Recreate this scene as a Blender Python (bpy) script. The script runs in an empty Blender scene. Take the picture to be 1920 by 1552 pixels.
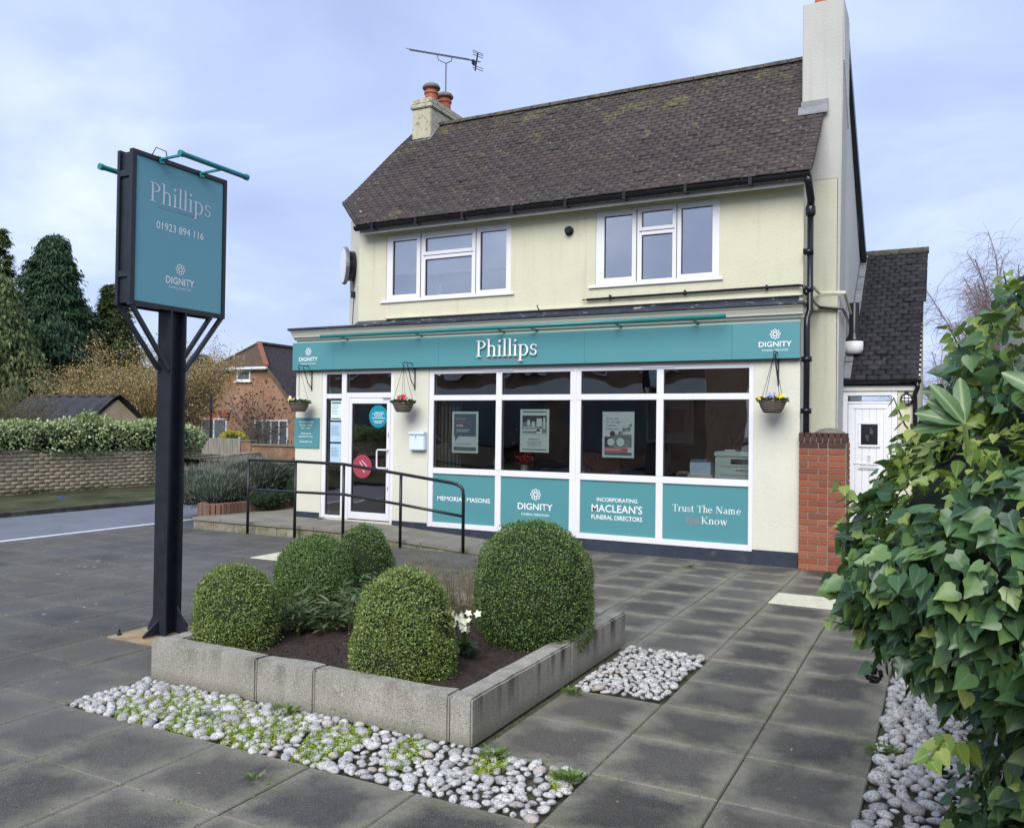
import bpy, bmesh, math, random
import numpy as np
from mathutils import Vector, Matrix

random.seed(11); rng = np.random.default_rng(7)
sc = bpy.context.scene
col = sc.collection
PI = math.pi

# ---------------------------------------------------------------- camera, world, sun, exposure
YAW, PITCH, ROLL, FPX, EYE = 0.474320, 0.0153544, 0.0129028, 1576.3, 1.6
cam_d = bpy.data.cameras.new('camera'); cam = bpy.data.objects.new('camera', cam_d); col.objects.link(cam)
sc.camera = cam
cam_d.sensor_width = 36; cam_d.lens = FPX / 1920 * 36; cam_d.clip_start = 0.05; cam_d.clip_end = 900
fw = Vector((-math.sin(YAW)*math.cos(PITCH), math.cos(YAW)*math.cos(PITCH), math.sin(PITCH)))
rt = Vector((math.cos(YAW), math.sin(YAW), 0)); up = rt.cross(fw)
r2 = rt*math.cos(ROLL) + up*math.sin(ROLL); u2 = -rt*math.sin(ROLL) + up*math.cos(ROLL)
cam.matrix_world = Matrix(((r2.x, u2.x, -fw.x, 0), (r2.y, u2.y, -fw.y, 0), (r2.z, u2.z, -fw.z, EYE), (0, 0, 0, 1)))

SUN_DIR = Vector((-0.10, 0.75, -0.64)).normalized()      # direction the light travels
SUN_EL = math.asin(-SUN_DIR.z); SUN_ROT = math.atan2(-SUN_DIR.x, -SUN_DIR.y)
w = bpy.data.worlds.new('World'); sc.world = w; w.use_nodes = True
nt = w.node_tree; nt.nodes.clear(); N = nt.nodes.new; L = nt.links.new
wo = N('ShaderNodeOutputWorld')
sky = N('ShaderNodeTexSky'); sky.sky_type = 'NISHITA'; sky.sun_disc = False
sky.sun_elevation = SUN_EL; sky.sun_rotation = SUN_ROT
b1 = N('ShaderNodeBackground'); b1.inputs[1].default_value = 0.10; L(sky.outputs[0], b1.inputs[0])
tc = N('ShaderNodeTexCoord'); sp = N('ShaderNodeSeparateXYZ'); L(tc.outputs['Generated'], sp.inputs[0])
zz = N('ShaderNodeMath'); zz.operation = 'ADD'; zz.inputs[1].default_value = 0.35; L(sp.outputs[2], zz.inputs[0])
dx = N('ShaderNodeMath'); dx.operation = 'DIVIDE'; L(sp.outputs[0], dx.inputs[0]); L(zz.outputs[0], dx.inputs[1])
dy = N('ShaderNodeMath'); dy.operation = 'DIVIDE'; L(sp.outputs[1], dy.inputs[0]); L(zz.outputs[0], dy.inputs[1])
cb = N('ShaderNodeCombineXYZ'); L(dx.outputs[0], cb.inputs[0]); L(dy.outputs[0], cb.inputs[1])
n1 = N('ShaderNodeTexNoise'); n1.inputs['Scale'].default_value = 1.7; n1.inputs['Detail'].default_value = 5; n1.inputs['Roughness'].default_value = .52
n1.inputs['Distortion'].default_value = 0.35
L(cb.outputs[0], n1.inputs['Vector'])
cr = N('ShaderNodeValToRGB'); L(n1.outputs[0], cr.inputs[0])
cr.color_ramp.elements[0].position = .30; cr.color_ramp.elements[0].color = (.290, .352, .565, 1)
cr.color_ramp.elements[1].position = .72; cr.color_ramp.elements[1].color = (.57, .64, .81, 1)
e = cr.color_ramp.elements.new(.5); e.color = (.375, .455, .665, 1)
b2 = N('ShaderNodeBackground'); b2.inputs[1].default_value = 1.07; L(cr.outputs[0], b2.inputs[0])
mx = N('ShaderNodeMixShader'); mx.inputs[0].default_value = .9; L(b1.outputs[0], mx.inputs[1]); L(b2.outputs[0], mx.inputs[2])
L(mx.outputs[0], wo.inputs[0])

sd = bpy.data.lights.new('sun', 'SUN'); sd.energy = 2.6; sd.angle = math.radians(44); sd.color = (1, .97, .92)
so = bpy.data.objects.new('sun', sd); col.objects.link(so); so.rotation_euler = SUN_DIR.to_track_quat('-Z', 'Y').to_euler()
sc.view_settings.view_transform = 'Standard'; sc.view_settings.look = 'None'
sc.view_settings.gamma = 1; sc.view_settings.use_curve_mapping = False
sc.view_settings.exposure = 0.62
sc.cycles.max_bounces = 7; sc.cycles.transparent_max_bounces = 12
sc.cycles.sample_clamp_indirect = 6; sc.cycles.caustics_reflective = False; sc.cycles.caustics_refractive = False

# ---------------------------------------------------------------- materials
def srgb(r, g, b):
    f = lambda c: (c/255/12.92) if c/255 <= .04045 else ((c/255+.055)/1.055)**2.4
    return (f(r), f(g), f(b), 1)

class NM:
    """small wrapper to write node materials"""
    def __init__(s, name, rough=.6, spec=.4, metal=0):
        s.m = bpy.data.materials.new(name); s.m.use_nodes = True; s.t = s.m.node_tree
        s.b = s.t.nodes['Principled BSDF']; s.b.inputs['Roughness'].default_value = rough
        s.b.inputs['Specular IOR Level'].default_value = spec; s.b.inputs['Metallic'].default_value = metal
        s.pos = None
    def n(s, k, **kw):
        x = s.t.nodes.new(k)
        for a, v in kw.items(): setattr(x, a, v)
        return x
    def l(s, a, b): s.t.links.new(a, b)
    def P(s):
        if s.pos is None: s.pos = s.n('ShaderNodeNewGeometry')
        return s.pos.outputs['Position']
    def noise(s, scale, detail=3, rough=.55, vec=None, stretch=None, dist=0):
        x = s.n('ShaderNodeTexNoise'); x.inputs['Scale'].default_value = scale; x.inputs['Detail'].default_value = detail
        x.inputs['Roughness'].default_value = rough; x.inputs['Distortion'].default_value = dist
        v = vec or s.P()
        if stretch:
            mp = s.n('ShaderNodeMapping'); mp.inputs['Scale'].default_value = stretch; s.l(v, mp.inputs[0]); v = mp.outputs[0]
        s.l(v, x.inputs['Vector']); return x.outputs[0]
    def ramp(s, fac, stops):
        x = s.n('ShaderNodeValToRGB'); s.l(fac, x.inputs[0]); el = x.color_ramp.elements
        while len(el) < len(stops): el.new(.5)
        for e_, (p, c) in zip(el, stops):
            e_.position = p; e_.color = c if len(c) == 4 else (*c, 1)
        return x.outputs[0]
    def thr(s, fac, a, b):
        x = s.n('ShaderNodeMapRange'); x.inputs[1].default_value = a; x.inputs[2].default_value = b; s.l(fac, x.inputs[0]); return x.outputs[0]
    def mix(s, f, a, b, mode='MIX'):
        x = s.n('ShaderNodeMix', data_type='RGBA', blend_type=mode)
        for i, v in ((0, f), (6, a), (7, b)):
            if isinstance(v, (int, float)): x.inputs[i].default_value = v
            elif isinstance(v, tuple): x.inputs[i].default_value = v if len(v) == 4 else (*v, 1)
            else: s.l(v, x.inputs[i])
        return x.outputs[2]
    def math(s, op, a, b=None):
        x = s.n('ShaderNodeMath', operation=op)
        for i, v in ((0, a), (1, b)):
            if v is None: continue
            if isinstance(v, (int, float)): x.inputs[i].default_value = v
            else: s.l(v, x.inputs[i])
        return x.outputs[0]
    def color(s, c):
        if isinstance(c, tuple): s.b.inputs['Base Color'].default_value = c if len(c) == 4 else (*c, 1)
        else: s.l(c, s.b.inputs['Base Color'])
    def bump(s, h, strength=.3, dist=.01):
        x = s.n('ShaderNodeBump'); x.inputs['Strength'].default_value = strength; x.inputs['Distance'].default_value = dist
        s.l(h, x.inputs['Height']); s.l(x.outputs[0], s.b.inputs['Normal'])
    def island(s):
        g = s.n('ShaderNodeNewGeometry'); return g.outputs['Random Per Island']
    def objrand(s): return s.n('ShaderNodeObjectInfo').outputs['Random']
    def uv(s): return s.n('ShaderNodeUVMap').outputs[0]

M = {}
def simple(key, c, rough=.5, var=.08, scale=6, bump=0, bscale=60, spec=.4, metal=0, dirt=None, dirts=2.0, dirta=.55):
    k = NM(key, rough, spec, metal)
    f = k.noise(scale, 4)
    lo = tuple(x*(1-var) for x in c[:3]); hi = tuple(min(1, x*(1+var)) for x in c[:3])
    o = k.ramp(f, [(.3, lo), (.7, hi)])
    if dirt: o = k.mix(k.thr(k.noise(dirts, 5, .6), dirta, dirta+.22), o, dirt)
    k.color(o)
    if bump: k.bump(k.noise(bscale, 4), bump, .01)
    M[key] = k.m; return k

simple('white_pvc', (.74, .74, .77), .28, .02, 3)
simple('white_paint', (.72, .72, .68), .5, .06, 3, dirt=(.42, .40, .35), dirts=5, dirta=.62)
simple('teal_panel', (.085, .265, .290), .32, .02, 1.5)
simple('teal_board', (.135, .345, .41), .30, .03, 1.5)
simple('teal_metal', (.02, .20, .20), .3, .08, 8)
simple('white_print', (.82, .82, .82), .4, .01, 3)
simple('coral_print', (.62, .14, .13), .4, .03, 3)
simple('navy_plinth', (.028, .036, .055), .5, .2, 5, dirt=(.12, .12, .12), dirts=4, dirta=.6)
simple('black_metal', (.017, .021, .028), .35, .2, 8, bump=.1, bscale=40, dirt=(.05, .045, .04), dirts=12, dirta=.62)
simple('black_plastic', (.010, .011, .014), .22, .15, 8)
simple('rail_paint', (.012, .013, .015), .3, .2, 8, bump=.15, bscale=90)
simple('grey_metal', (.35, .36, .37), .35, .1, 20, metal=.8)
simple('aerial_metal', (.10, .10, .11), .45, .1, 20, metal=.5)
simple('rubber', (.02, .02, .02), .7, .1)
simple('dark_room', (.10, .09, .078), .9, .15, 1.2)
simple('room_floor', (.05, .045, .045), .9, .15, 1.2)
simple('plain_cream', (.62, .60, .47), .7, .05, 3)
simple('machine_plastic', (.46, .60, .58), .5, .03)
simple('screen_black', (.012, .012, .016), .2, .05)
simple('brown_wood', (.10, .045, .022), .5, .35, 9)
simple('poster_paper', (.68, .84, .80), .5, .02)
simple('poster_slate', (.10, .16, .20), .5, .05)
simple('poster_grey', (.22, .27, .26), .5, .4, 30)
simple('poster_dark', (.05, .06, .06), .5, .4, 30)
simple('poster_white', (.70, .80, .80), .5, .02)
simple('skin_print', (.35, .24, .2), .5, .2, 40)
simple('sticker_blue', (.01, .24, .33), .35, .02)
simple('sticker_coral', (.34, .055, .085), .35, .05)
simple('paper_blue', (.42, .58, .74), .6, .03)
simple('terracotta', (.36, .105, .05), .7, .15, 12, bump=.2, dirt=(.10, .09, .07), dirts=9, dirta=.6)
simple('stone_cap', (.16, .15, .115), .85, .25, 10, bump=.4)
simple('mortar', (.26, .22, .17), .9, .15, 14, bump=.3, dirt=(.10, .10, .06), dirts=3, dirta=.62)
simple('soil', (.035, .022, .017), .95, .5, 30, bump=1, bscale=70)
simple('dirt_joint', (.075, .075, .045), .95, .4, 20, bump=.6)
simple('stem_brown', (.11, .08, .05), .8, .3, 20)
simple('bark', (.10, .08, .065), .9, .3, 12, bump=.6)
simple('basket_flower_yellow', (.80, .60, .03), .6, .1, 40)
simple('flower_red', (.60, .02, .05), .6, .2, 40)
simple('flower_white', (.82, .84, .66), .6, .06, 40)
simple('flower_blue', (.30, .34, .62), .6, .2, 40)
simple('berry', (.010, .010, .014), .35, .2, 40)
simple('post_box_white', (.66, .76, .84), .3, .02)
simple('roof_lead', (.20, .21, .22), .55, .2, 8, bump=.2)
simple('blue_litter', (.02, .06, .8), .4, .02)
simple('concrete_pale', (.56, .54, .40), .85, .1, 10, bump=.2)
simple('net_black', (.03, .03, .03), .8, .1)
simple('hoop_orange', (.5, .12, .03), .5, .1)

simple('wall_mortar', (.30, .245, .17), .95, .2, 6, bump=.4, dirt=(.12, .12, .05), dirts=3, dirta=.6)
simple('concrete_rust', (.30, .24, .16), .9, .35, 8, bump=.4, dirt=(.34, .17, .05), dirts=5, dirta=.5)
simple('ramp_slab', (.21, .195, .16), .85, .22, 2.2, bump=.25, dirt=(.24, .23, .19), dirts=3, dirta=.55)
simple('white_print_soft', (.62, .66, .72), .5, .03, 3)
simple('coral_faint', (.20, .24, .27), .5, .03, 3)
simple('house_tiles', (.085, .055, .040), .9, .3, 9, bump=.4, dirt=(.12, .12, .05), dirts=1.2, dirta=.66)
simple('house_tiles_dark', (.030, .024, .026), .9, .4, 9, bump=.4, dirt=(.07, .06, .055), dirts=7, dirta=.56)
simple('ridge_orange', (.22, .09, .05), .9, .2, 9)
simple('far_pane', (.10, .125, .14), .12, .2, .8, spec=.6)
simple('brick_lintel', (.36, .10, .045), .9, .1, 9)

# cream masonry paint: faint vertical streaks and grime
def cream(key, c, streak=.25, extra=None):
    k = NM(key, .75, .25)
    base = k.ramp(k.noise(1.6, 5, .6), [(.3, tuple(x*.93 for x in c)), (.7, c)])
    st = k.thr(k.noise(3.2, 4, .6, stretch=(3.2, 3.2, .22)), .52, .80)
    o = k.mix(k.math('MULTIPLY', st, streak), base, (.30, .29, .20))
    o = k.mix(k.thr(k.noise(9, 5, .6), .66, .8), o, tuple(x*.8 for x in c)); o = k.mix(k.math('MULTIPLY', k.thr(k.noise(2.1, 7, .72), .54, .62), .22), o, tuple(x*.84 for x in c))
    if extra: o = k.mix(k.thr(k.noise(extra[0], 5, .65), extra[1], extra[1]+.16), o, extra[2])
    k.color(o); k.bump(k.noise(34, 6, .7), .40, .012); M[key] = k.m
cream('cream_wall', (.625, .61, .455), .26)
cream('cream_pilaster', (.66, .65, .545), .06)
cream('cream_aged', (.55, .54, .43), .40)
cream('white_render', (.60, .60, .57), .35)
cream('chimney_render', (.50, .50, .46), .30)
cream('chimney_mossy', (.50, .47, .35), .5, (14, .53, (.16, .15, .09)))

# weathered lead / bitumen flashing
k = NM('flashing', .4, .5)
o = k.ramp(k.noise(4, 4), [(.3, (.014, .018, .032)), (.7, (.035, .042, .065))])
k.color(k.mix(k.thr(k.noise(7, 6, .7, stretch=(1, 1, 3)), .60, .68), o, (.34, .34, .33))); k.bump(k.noise(25, 4), .5, .01); M['flashing'] = k.m

# roof tiles
def tilemat(key, c1, c2, c3, moss, mossa, lich=(.22, .21, .17), spec_=.35):
    k = NM(key, .62, spec_)
    r = k.objrand(); i = k.island()
    o = k.ramp(k.math('FRACT', k.math('ADD', r, i)), [(0, c1), (.5, c2), (1, c3)])
    o = k.mix(k.thr(k.noise(.9, 3), .50, .72), o, tuple(min(1, x*1.35) for x in c2), 'MIX')
    o = k.mix(k.thr(k.noise(22, 5, .6), .60, .70), o, lich); o = k.mix(k.thr(k.noise(7, 5, .6), .60, .75), o, tuple(x*.45 for x in c1))
    zz_ = k.n('ShaderNodeSeparateXYZ'); k.l(k.P(), zz_.inputs[0])
    hz = k.thr(zz_.outputs[2], 5.2, 6.9)
    f = k.math('MULTIPLY', k.thr(k.math('ADD', k.noise(2.6, 6, .65), k.math('MULTIPLY', hz, .10)), mossa, mossa+.10), k.thr(k.noise(30, 4), .40, .56))
    o = k.mix(f, o, moss)
    k.color(o); k.bump(k.noise(60, 5), .5, .01); M[key] = k.m
tilemat('roof_tile', (.030, .024, .024), (.043, .033, .032), (.060, .043, .039), (.130, .130, .050), .615)
tilemat('lean_tile', (.010, .010, .013), (.017, .017, .021), (.030, .029, .033), (.10, .11, .06), .74, (.075, .075, .07), .2)
simple('roof_tile_red', (.15, .075, .05), .8, .3, 12, bump=.3)
simple('ridge_tile', (.065, .058, .045), .9, .4, 14, bump=.5, dirt=(.13, .13, .06), dirts=9, dirta=.5)

# brick
def brickmat(key, cs, dirtc=(.08, .05, .04)):
    k = NM(key, .85, .25)
    r = k.math('FRACT', k.math('ADD', k.objrand(), k.island()))
    o = k.ramp(r, [(0, cs[0]), (.4, cs[1]), (.75, cs[2]), (1, cs[3])])
    o = k.mix(k.thr(k.noise(38, 5, .65), .52, .75), o, dirtc)
    k.color(o); k.bump(k.noise(120, 5, .7), .5, .006); M[key] = k.m
brickmat('brick_orange', ((.22, .070, .040), (.28, .090, .048), (.33, .120, .068), (.15, .055, .038)), (.13, .085, .065))
brickmat('brick_dark', ((.060, .030, .026), (.075, .036, .030), (.09, .044, .036), (.065, .035, .030)))
brickmat('brick_soldier', ((.20, .12, .09), (.17, .10, .075), (.26, .14, .09), (.22, .15, .11)))
brickmat('brick_buff', ((.17, .13, .08), (.22, .17, .105), (.26, .20, .13), (.20, .14, .085)), (.09, .085, .055))

# wall of small bricks, far away
def farbrick(key, c1, c2, mort, sc_=1, spread=None):
    k = NM(key, .9, .2)
    g = k.n('ShaderNodeSeparateXYZ'); k.l(k.P(), g.inputs[0])
    v = k.n('ShaderNodeCombineXYZ'); k.l(k.math('ADD', g.outputs[0], g.outputs[1]), v.inputs[0]); k.l(g.outputs[2], v.inputs[1])
    b = k.n('ShaderNodeTexBrick'); k.l(v.outputs[0], b.inputs[0]); b.inputs['Scale'].default_value = 1
    b.inputs['Brick Width'].default_value = .22*sc_; b.inputs['Row Height'].default_value = .075*sc_
    b.inputs['Mortar Size'].default_value = .009*sc_; b.inputs['Color1'].default_value = (*c1, 1); b.inputs['Color2'].default_value = (*c2, 1)
    b.inputs['Mortar'].default_value = (*mort, 1); b.inputs['Bias'].default_value = -.2
    o = k.mix(k.thr(k.noise(1.4, 5), .40, .7), b.outputs[0], tuple(x*.7 for x in c1))
    if spread: o = k.mix(k.thr(k.noise(spread[0], 5, .6), spread[1], spread[1]+.15), o, spread[2])
    k.color(o); k.bump(b.outputs[1], -.4, .01); M[key] = k.m
farbrick('house_brick', (.36, .19, .11), (.27, .145, .09), (.38, .30, .22))
farbrick('wall_brick_old', (.25, .115, .07), (.26, .18, .11), (.27, .22, .16), spread=(2, .55, (.32, .26, .19)))
farbrick('shed_brick', (.55, .42, .25), (.48, .36, .20), (.52, .43, .3))
farbrick('opposite_brick', (.30, .17, .11), (.22, .12, .08), (.35, .3, .24))

# paving flags: dark worn middle, pale algae-stained border along the joints (UV 0..1 over every flag)
def flag(key, dark, mid, edge, green):
    k = NM(key, .75, .3)
    u = k.n('ShaderNodeSeparateXYZ'); k.l(k.uv(), u.inputs[0])
    def edged(c):
        a = k.math('MINIMUM', c, k.math('SUBTRACT', 1.0, c)); return a
    d = k.math('MINIMUM', edged(u.outputs[0]), edged(u.outputs[1]))
    nz = k.noise(4.2, 8, .68)
    dd = k.math('ADD', d, k.math('MULTIPLY', k.math('SUBTRACT', nz, .5), .72))
    r = k.objrand()
    big = k.noise(.55, 3)
    base = k.ramp(k.math('ADD', k.math('MULTIPLY', r, .55), k.math('MULTIPLY', k.noise(1.3, 4), .6)), [(.15, tuple(x*.72 for x in dark)), (.5, dark), (.9, mid)])
    base = k.mix(k.thr(big, .45, .62), base, mid)
    g = k.n('ShaderNodeSeparateXYZ'); k.l(k.P(), g.inputs[0])
    amt = k.thr(g.outputs[0], -5.2, -3.0)            # the algae border fades out on the open forecourt
    amt = k.math('ADD', k.math('MULTIPLY', amt, .66), .16)
    ef = k.math('MULTIPLY', k.math('SUBTRACT', 1.0, k.thr(dd, .01, .24)), amt)
    ecol = k.mix(k.thr(k.noise(4, 4), .45, .65), edge, green)
    o = k.mix(ef, base, ecol)
    # exposed fine aggregate
    v = k.noise(150, 3, .7); o = k.mix(k.thr(v, .56, .70), o, (.25, .245, .225)); o = k.mix(k.thr(k.noise(120, 3, .7, stretch=(1, 1, 1.3)), .56, .72), o, (.010, .010, .011))
    o = k.mix(k.math('MULTIPLY', k.thr(k.noise(5, 6, .7), .54, .70), .55), o, (.115, .108, .085))
    o = k.mix(k.math('MULTIPLY', k.thr(k.noise(2.3, 6, .7, dist=.6), .56, .66), .35), o, (.018, .018, .020))
    # gum, lichen and droppings
    vo = k.n('ShaderNodeTexVoronoi', feature='F1'); vo.inputs['Scale'].default_value = 7.0; k.l(k.P(), vo.inputs[0])
    sz = k.math('MULTIPLY', k.thr(k.noise(1.0, 3, .6), .50, .72), .17)
    sp_ = k.math('LESS_THAN', k.math('ADD', vo.outputs[0], k.math('MULTIPLY', k.math('SUBTRACT', k.noise(40, 3), .5), .3)), k.math('ADD', sz, .035))
    lf = k.math('SUBTRACT', 1.0, k.thr(g.outputs[0], -5.6, -4.2))
    o = k.mix(k.math('MULTIPLY', sp_, k.math('ADD', k.math('MULTIPLY', lf, .55), .20)), o, (.34, .33, .30))
    k.color(o); k.bump(k.noise(150, 4, .7), .35, .004)
    k.l(k.ramp(k.noise(.8, 3), [(.4, (.52,)*3), (.65, (.80,)*3)]), k.b.inputs['Roughness']); M[key] = k.m
flag('paving_flag', (.051, .047, .042), (.094, .086, .073), (.235, .220, .170), (.165, .170, .105))
flag('platform_flag', (.16, .145, .12), (.22, .20, .165), (.20, .17, .12), (.12, .11, .07))

# concrete kerb blocks with pebble-dash grain and dark streaks from the top
k = NM('planter_concrete', .9, .2)
o = k.ramp(k.noise(3, 5, .6), [(.3, (.25, .24, .20)), (.7, (.37, .35, .30))])
o = k.mix(k.thr(k.noise(120, 3, .6), .5, .7), o, (.50, .48, .43))
o = k.mix(k.thr(k.noise(110, 3, .6, stretch=(1.1, 1, 1)), .56, .68), o, (.10, .09, .075))
zz_ = k.n('ShaderNodeSeparateXYZ'); k.l(k.P(), zz_.inputs[0])
st = k.math('MULTIPLY', k.thr(k.noise(9, 4, .6, stretch=(1, 1, .12)), .48, .66), k.thr(zz_.outputs[2], .02, .20))
g = k.n('ShaderNodeSeparateXYZ'); gg = k.n('ShaderNodeNewGeometry'); k.l(gg.outputs['Normal'], g.inputs[0])
st = k.math('MULTIPLY', st, k.math('ADD', .35, k.math('MULTIPLY', g.outputs[0], .55)))
o = k.mix(st, o, (.035, .035, .028))
o = k.mix(k.math('MULTIPLY', k.thr(zz_.outputs[2], .07, .0), .45), o, (.10, .10, .05))
k.color(o); k.bump(k.noise(130, 4, .7), .7, .006); M['planter_concrete'] = k.m

k = NM('platform_block', .9, .2)
o = k.ramp(k.noise(4, 5, .6), [(.3, (.10, .085, .06)), (.7, (.32, .30, .24))])
o = k.mix(k.thr(k.noise(6, 5), .52, .62), o, (.16, .15, .06)); k.color(o); k.bump(k.noise(60, 4), .6, .01); M['platform_block'] = k.m

k = NM('pebble', .75, .3)
r = k.objrand(); i = k.island()
o = k.ramp(k.math('FRACT', k.math('ADD', r, i)), [(0, (.32, .32, .315)), (.3, (.46, .455, .44)), (.88, (.58, .57, .55)), (.95, (.42, .37, .33)), (1, (.33, .335, .345))])
o = k.mix(k.thr(k.noise(55, 5, .7), .50, .66), o, (.14, .14, .145)); o = k.mix(k.thr(k.noise(170, 3), .56, .66), o, (.055, .055, .055))
k.color(o); k.bump(k.noise(150, 4, .7), .4, .004); M['pebble'] = k.m

k = NM('asphalt', .55, .4)
o = k.ramp(k.noise(1.2, 4), [(.3, (.125, .135, .16)), (.7, (.165, .175, .205))]); o = k.mix(k.thr(k.noise(90, 3), .55, .7), o, (.08, .085, .10))
o = k.mix(k.thr(k.noise(2.2, 5, .65), .58, .7), o, (.10, .105, .125))
k.color(o); k.bump(k.noise(200, 3), .3, .005); M['asphalt'] = k.m
simple('asphalt_margin', (.085, .095, .12), .75, .25, 5, bump=.3, bscale=150)
simple('road_paint', (.62, .63, .63), .6, .12, 8)
simple('earth', (.07, .06, .035), .95, .4, 1.2, bump=.6, dirt=(.045, .07, .02), dirts=1.2, dirta=.48)
simple('kerb', (.05, .05, .04), .9, .5, 3, bump=.4, dirt=(.14, .13, .11), dirts=3, dirta=.5)

# foliage
def leafmat(key, stops, rough=.5, vein=None, trans=.25, spec=.35, patch=None):
    k = NM(key, rough, spec)
    o = k.ramp(k.island(), stops)
    if patch: o = k.mix(k.thr(k.noise(patch[0], 3), patch[1], patch[1]+.2), o, patch[2])
    if vein:
        u = k.n('ShaderNodeSeparateXYZ'); k.l(k.uv(), u.inputs[0])
        av = k.math('ABSOLUTE', k.math('SUBTRACT', u.outputs[1], .5))
        m = k.math('SUBTRACT', 1.0, k.thr(av, .008, .045))
        side = k.math('ABSOLUTE', k.math('SINE', k.math('MULTIPLY', k.math('SUBTRACT', u.outputs[0], k.math('MULTIPLY', av, .9)), 20.0)))
        m2 = k.math('MULTIPLY', k.math('SUBTRACT', 1.0, k.thr(side, .0, .16)), .40)
        o = k.mix(k.math('MULTIPLY', k.math('MAXIMUM', m, m2), .55), o, vein)
    k.color(o)
    if trans:
        tr = k.n('ShaderNodeBsdfTranslucent'); k.l(k.mix(.5, o, (.25, .35, .03), 'MIX'), tr.inputs[0])
        ms = k.n('ShaderNodeMixShader'); ms.inputs[0].default_value = trans
        out = k.t.nodes['Material Output']; k.l(k.b.outputs[0], ms.inputs[1]); k.l(tr.outputs[0], ms.inputs[2]); k.l(ms.outputs[0], out.inputs[0])
    M[key] = k.m
leafmat('box_leaf', [(0, (.08, .135, .034)), (.45, (.155, .235, .060)), (.8, (.28, .35, .105)), (1, (.48, .52, .22))], .45, patch=(5, .5, (.21, .27, .06)))
leafmat('box_leaf_green', [(0, (.050, .105, .030)), (.5, (.098, .175, .048)), (.85, (.18, .27, .080)), (1, (.32, .40, .14))], .45)
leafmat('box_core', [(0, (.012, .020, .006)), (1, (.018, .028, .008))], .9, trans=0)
leafmat('ivy_leaf', [(0, (.022, .058, .030)), (.35, (.044, .105, .046)), (.7, (.080, .165, .062)), (.92, (.15, .25, .080)), (1, (.26, .36, .11))], .30, vein=(.15, .24, .13), spec=.4)
leafmat('ivy_young', [(0, (.12, .21, .04)), (.5, (.19, .28, .055)), (1, (.33, .38, .10))], .4, vein=(.40, .46, .2), spec=.35)
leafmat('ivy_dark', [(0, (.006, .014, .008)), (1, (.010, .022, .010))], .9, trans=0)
leafmat('laurel_leaf', [(0, (.065, .14, .05)), (1, (.11, .20, .08))], .35, vein=(.40, .50, .25), spec=.4)
leafmat('hedge_leaf', [(0, (.09, .14, .05)), (.3, (.20, .28, .09)), (.65, (.45, .52, .26)), (1, (.70, .76, .50))], .5)
leafmat('cypress_leaf', [(0, (.012, .032, .016)), (.6, (.030, .070, .032)), (1, (.065, .125, .055))], .7, trans=.1)
leafmat('cedar_leaf', [(0, (.05, .08, .03)), (.6, (.10, .14, .05)), (1, (.18, .22, .08))], .7, trans=.1)
leafmat('pine_leaf', [(0, (.045, .075, .03)), (1, (.13, .17, .065))], .7, trans=.1)
leafmat('blue_cedar_leaf', [(0, (.035, .075, .065)), (1, (.08, .13, .11))], .7, trans=.1)
leafmat('hazel_leaf', [(0, (.22, .15, .065)), (.6, (.38, .27, .12)), (1, (.58, .45, .22))], .8, trans=.2)
leafmat('olive_leaf', [(0, (.07, .06, .03)), (1, (.17, .15, .075))], .8, trans=.2)
leafmat('seed_head', [(0, (.03, .018, .014)), (1, (.06, .035, .025))], .8, trans=0)
leafmat('lavender_leaf', [(0, (.11, .12, .10)), (.6, (.20, .21, .175)), (1, (.32, .32, .27))], .8, trans=.1)
leafmat('shrub_leaf', [(0, (.020, .042, .022)), (1, (.06, .10, .05))], .5)
leafmat('lance_leaf', [(0, (.06, .10, .045)), (1, (.14, .20, .09))], .5, vein=(.14, .20, .1))
leafmat('lance_light', [(0, (.06, .14, .05)), (1, (.13, .25, .10))], .5)
leafmat('dry_grass', [(0, (.20, .15, .08)), (.6, (.30, .24, .14)), (1, (.38, .32, .2))], .8)
leafmat('twig', [(0, (.13, .10, .085)), (1, (.20, .16, .14))], .9, trans=0)
leafmat('birch_twig', [(0, (.20, .155, .16)), (1, (.32, .26, .26))], .9, trans=0)
leafmat('moss', [(0, (.14, .22, .016)), (.6, (.24, .35, .028)), (1, (.36, .46, .05))], .9, trans=.1)
leafmat('moss_roof', [(0, (.055, .060, .018)), (.6, (.10, .105, .03)), (1, (.16, .16, .06))], .9, trans=0)
leafmat('weed_leaf', [(0, (.07, .13, .025)), (1, (.18, .26, .07))], .6)
leafmat('yellow_shrub', [(0, (.30, .30, .03)), (1, (.55, .50, .06))], .6)
leafmat('hellebore_leaf', [(0, (.045, .09, .06)), (1, (.09, .15, .10))], .45, vein=(.12, .17, .12))
k = NM('verge_grass', .95, .1)
o = k.ramp(k.noise(2.4, 6, .65, stretch=(1, .5, 1)), [(.3, (.03, .035, .018)), (.55, (.07, .075, .04)), (.75, (.11, .11, .075))])
k.color(o); k.bump(k.noise(20, 5), .8, .02); M['verge_grass'] = k.m
# weathered retaining wall
k = NM('retaining_brick', .95, .15)
r = k.island()
o = k.ramp(r, [(0, (.46, .37, .25)), (.5, (.50, .41, .28)), (1, (.54, .45, .31))])
o = k.mix(k.thr(k.noise(7, 6, .7, stretch=(1, 1, 2.2)), .45, .65), o, (.34, .265, .17))
o = k.mix(k.thr(k.noise(5, 5, .7, stretch=(1, 1, 1.5)), .58, .70), o, (.56, .49, .37))
g = k.n('ShaderNodeSeparateXYZ'); k.l(k.P(), g.inputs[0])
mo = k.thr(k.math('ADD', g.outputs[2], k.math('MULTIPLY', k.noise(1.6, 4), .35)), .46, .16)
o = k.mix(k.math('MULTIPLY', mo, .8), o, (.085, .09, .03)); k.color(o); k.bump(k.noise(30, 5, .7), .8, .02); M['retaining_brick'] = k.m
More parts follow.
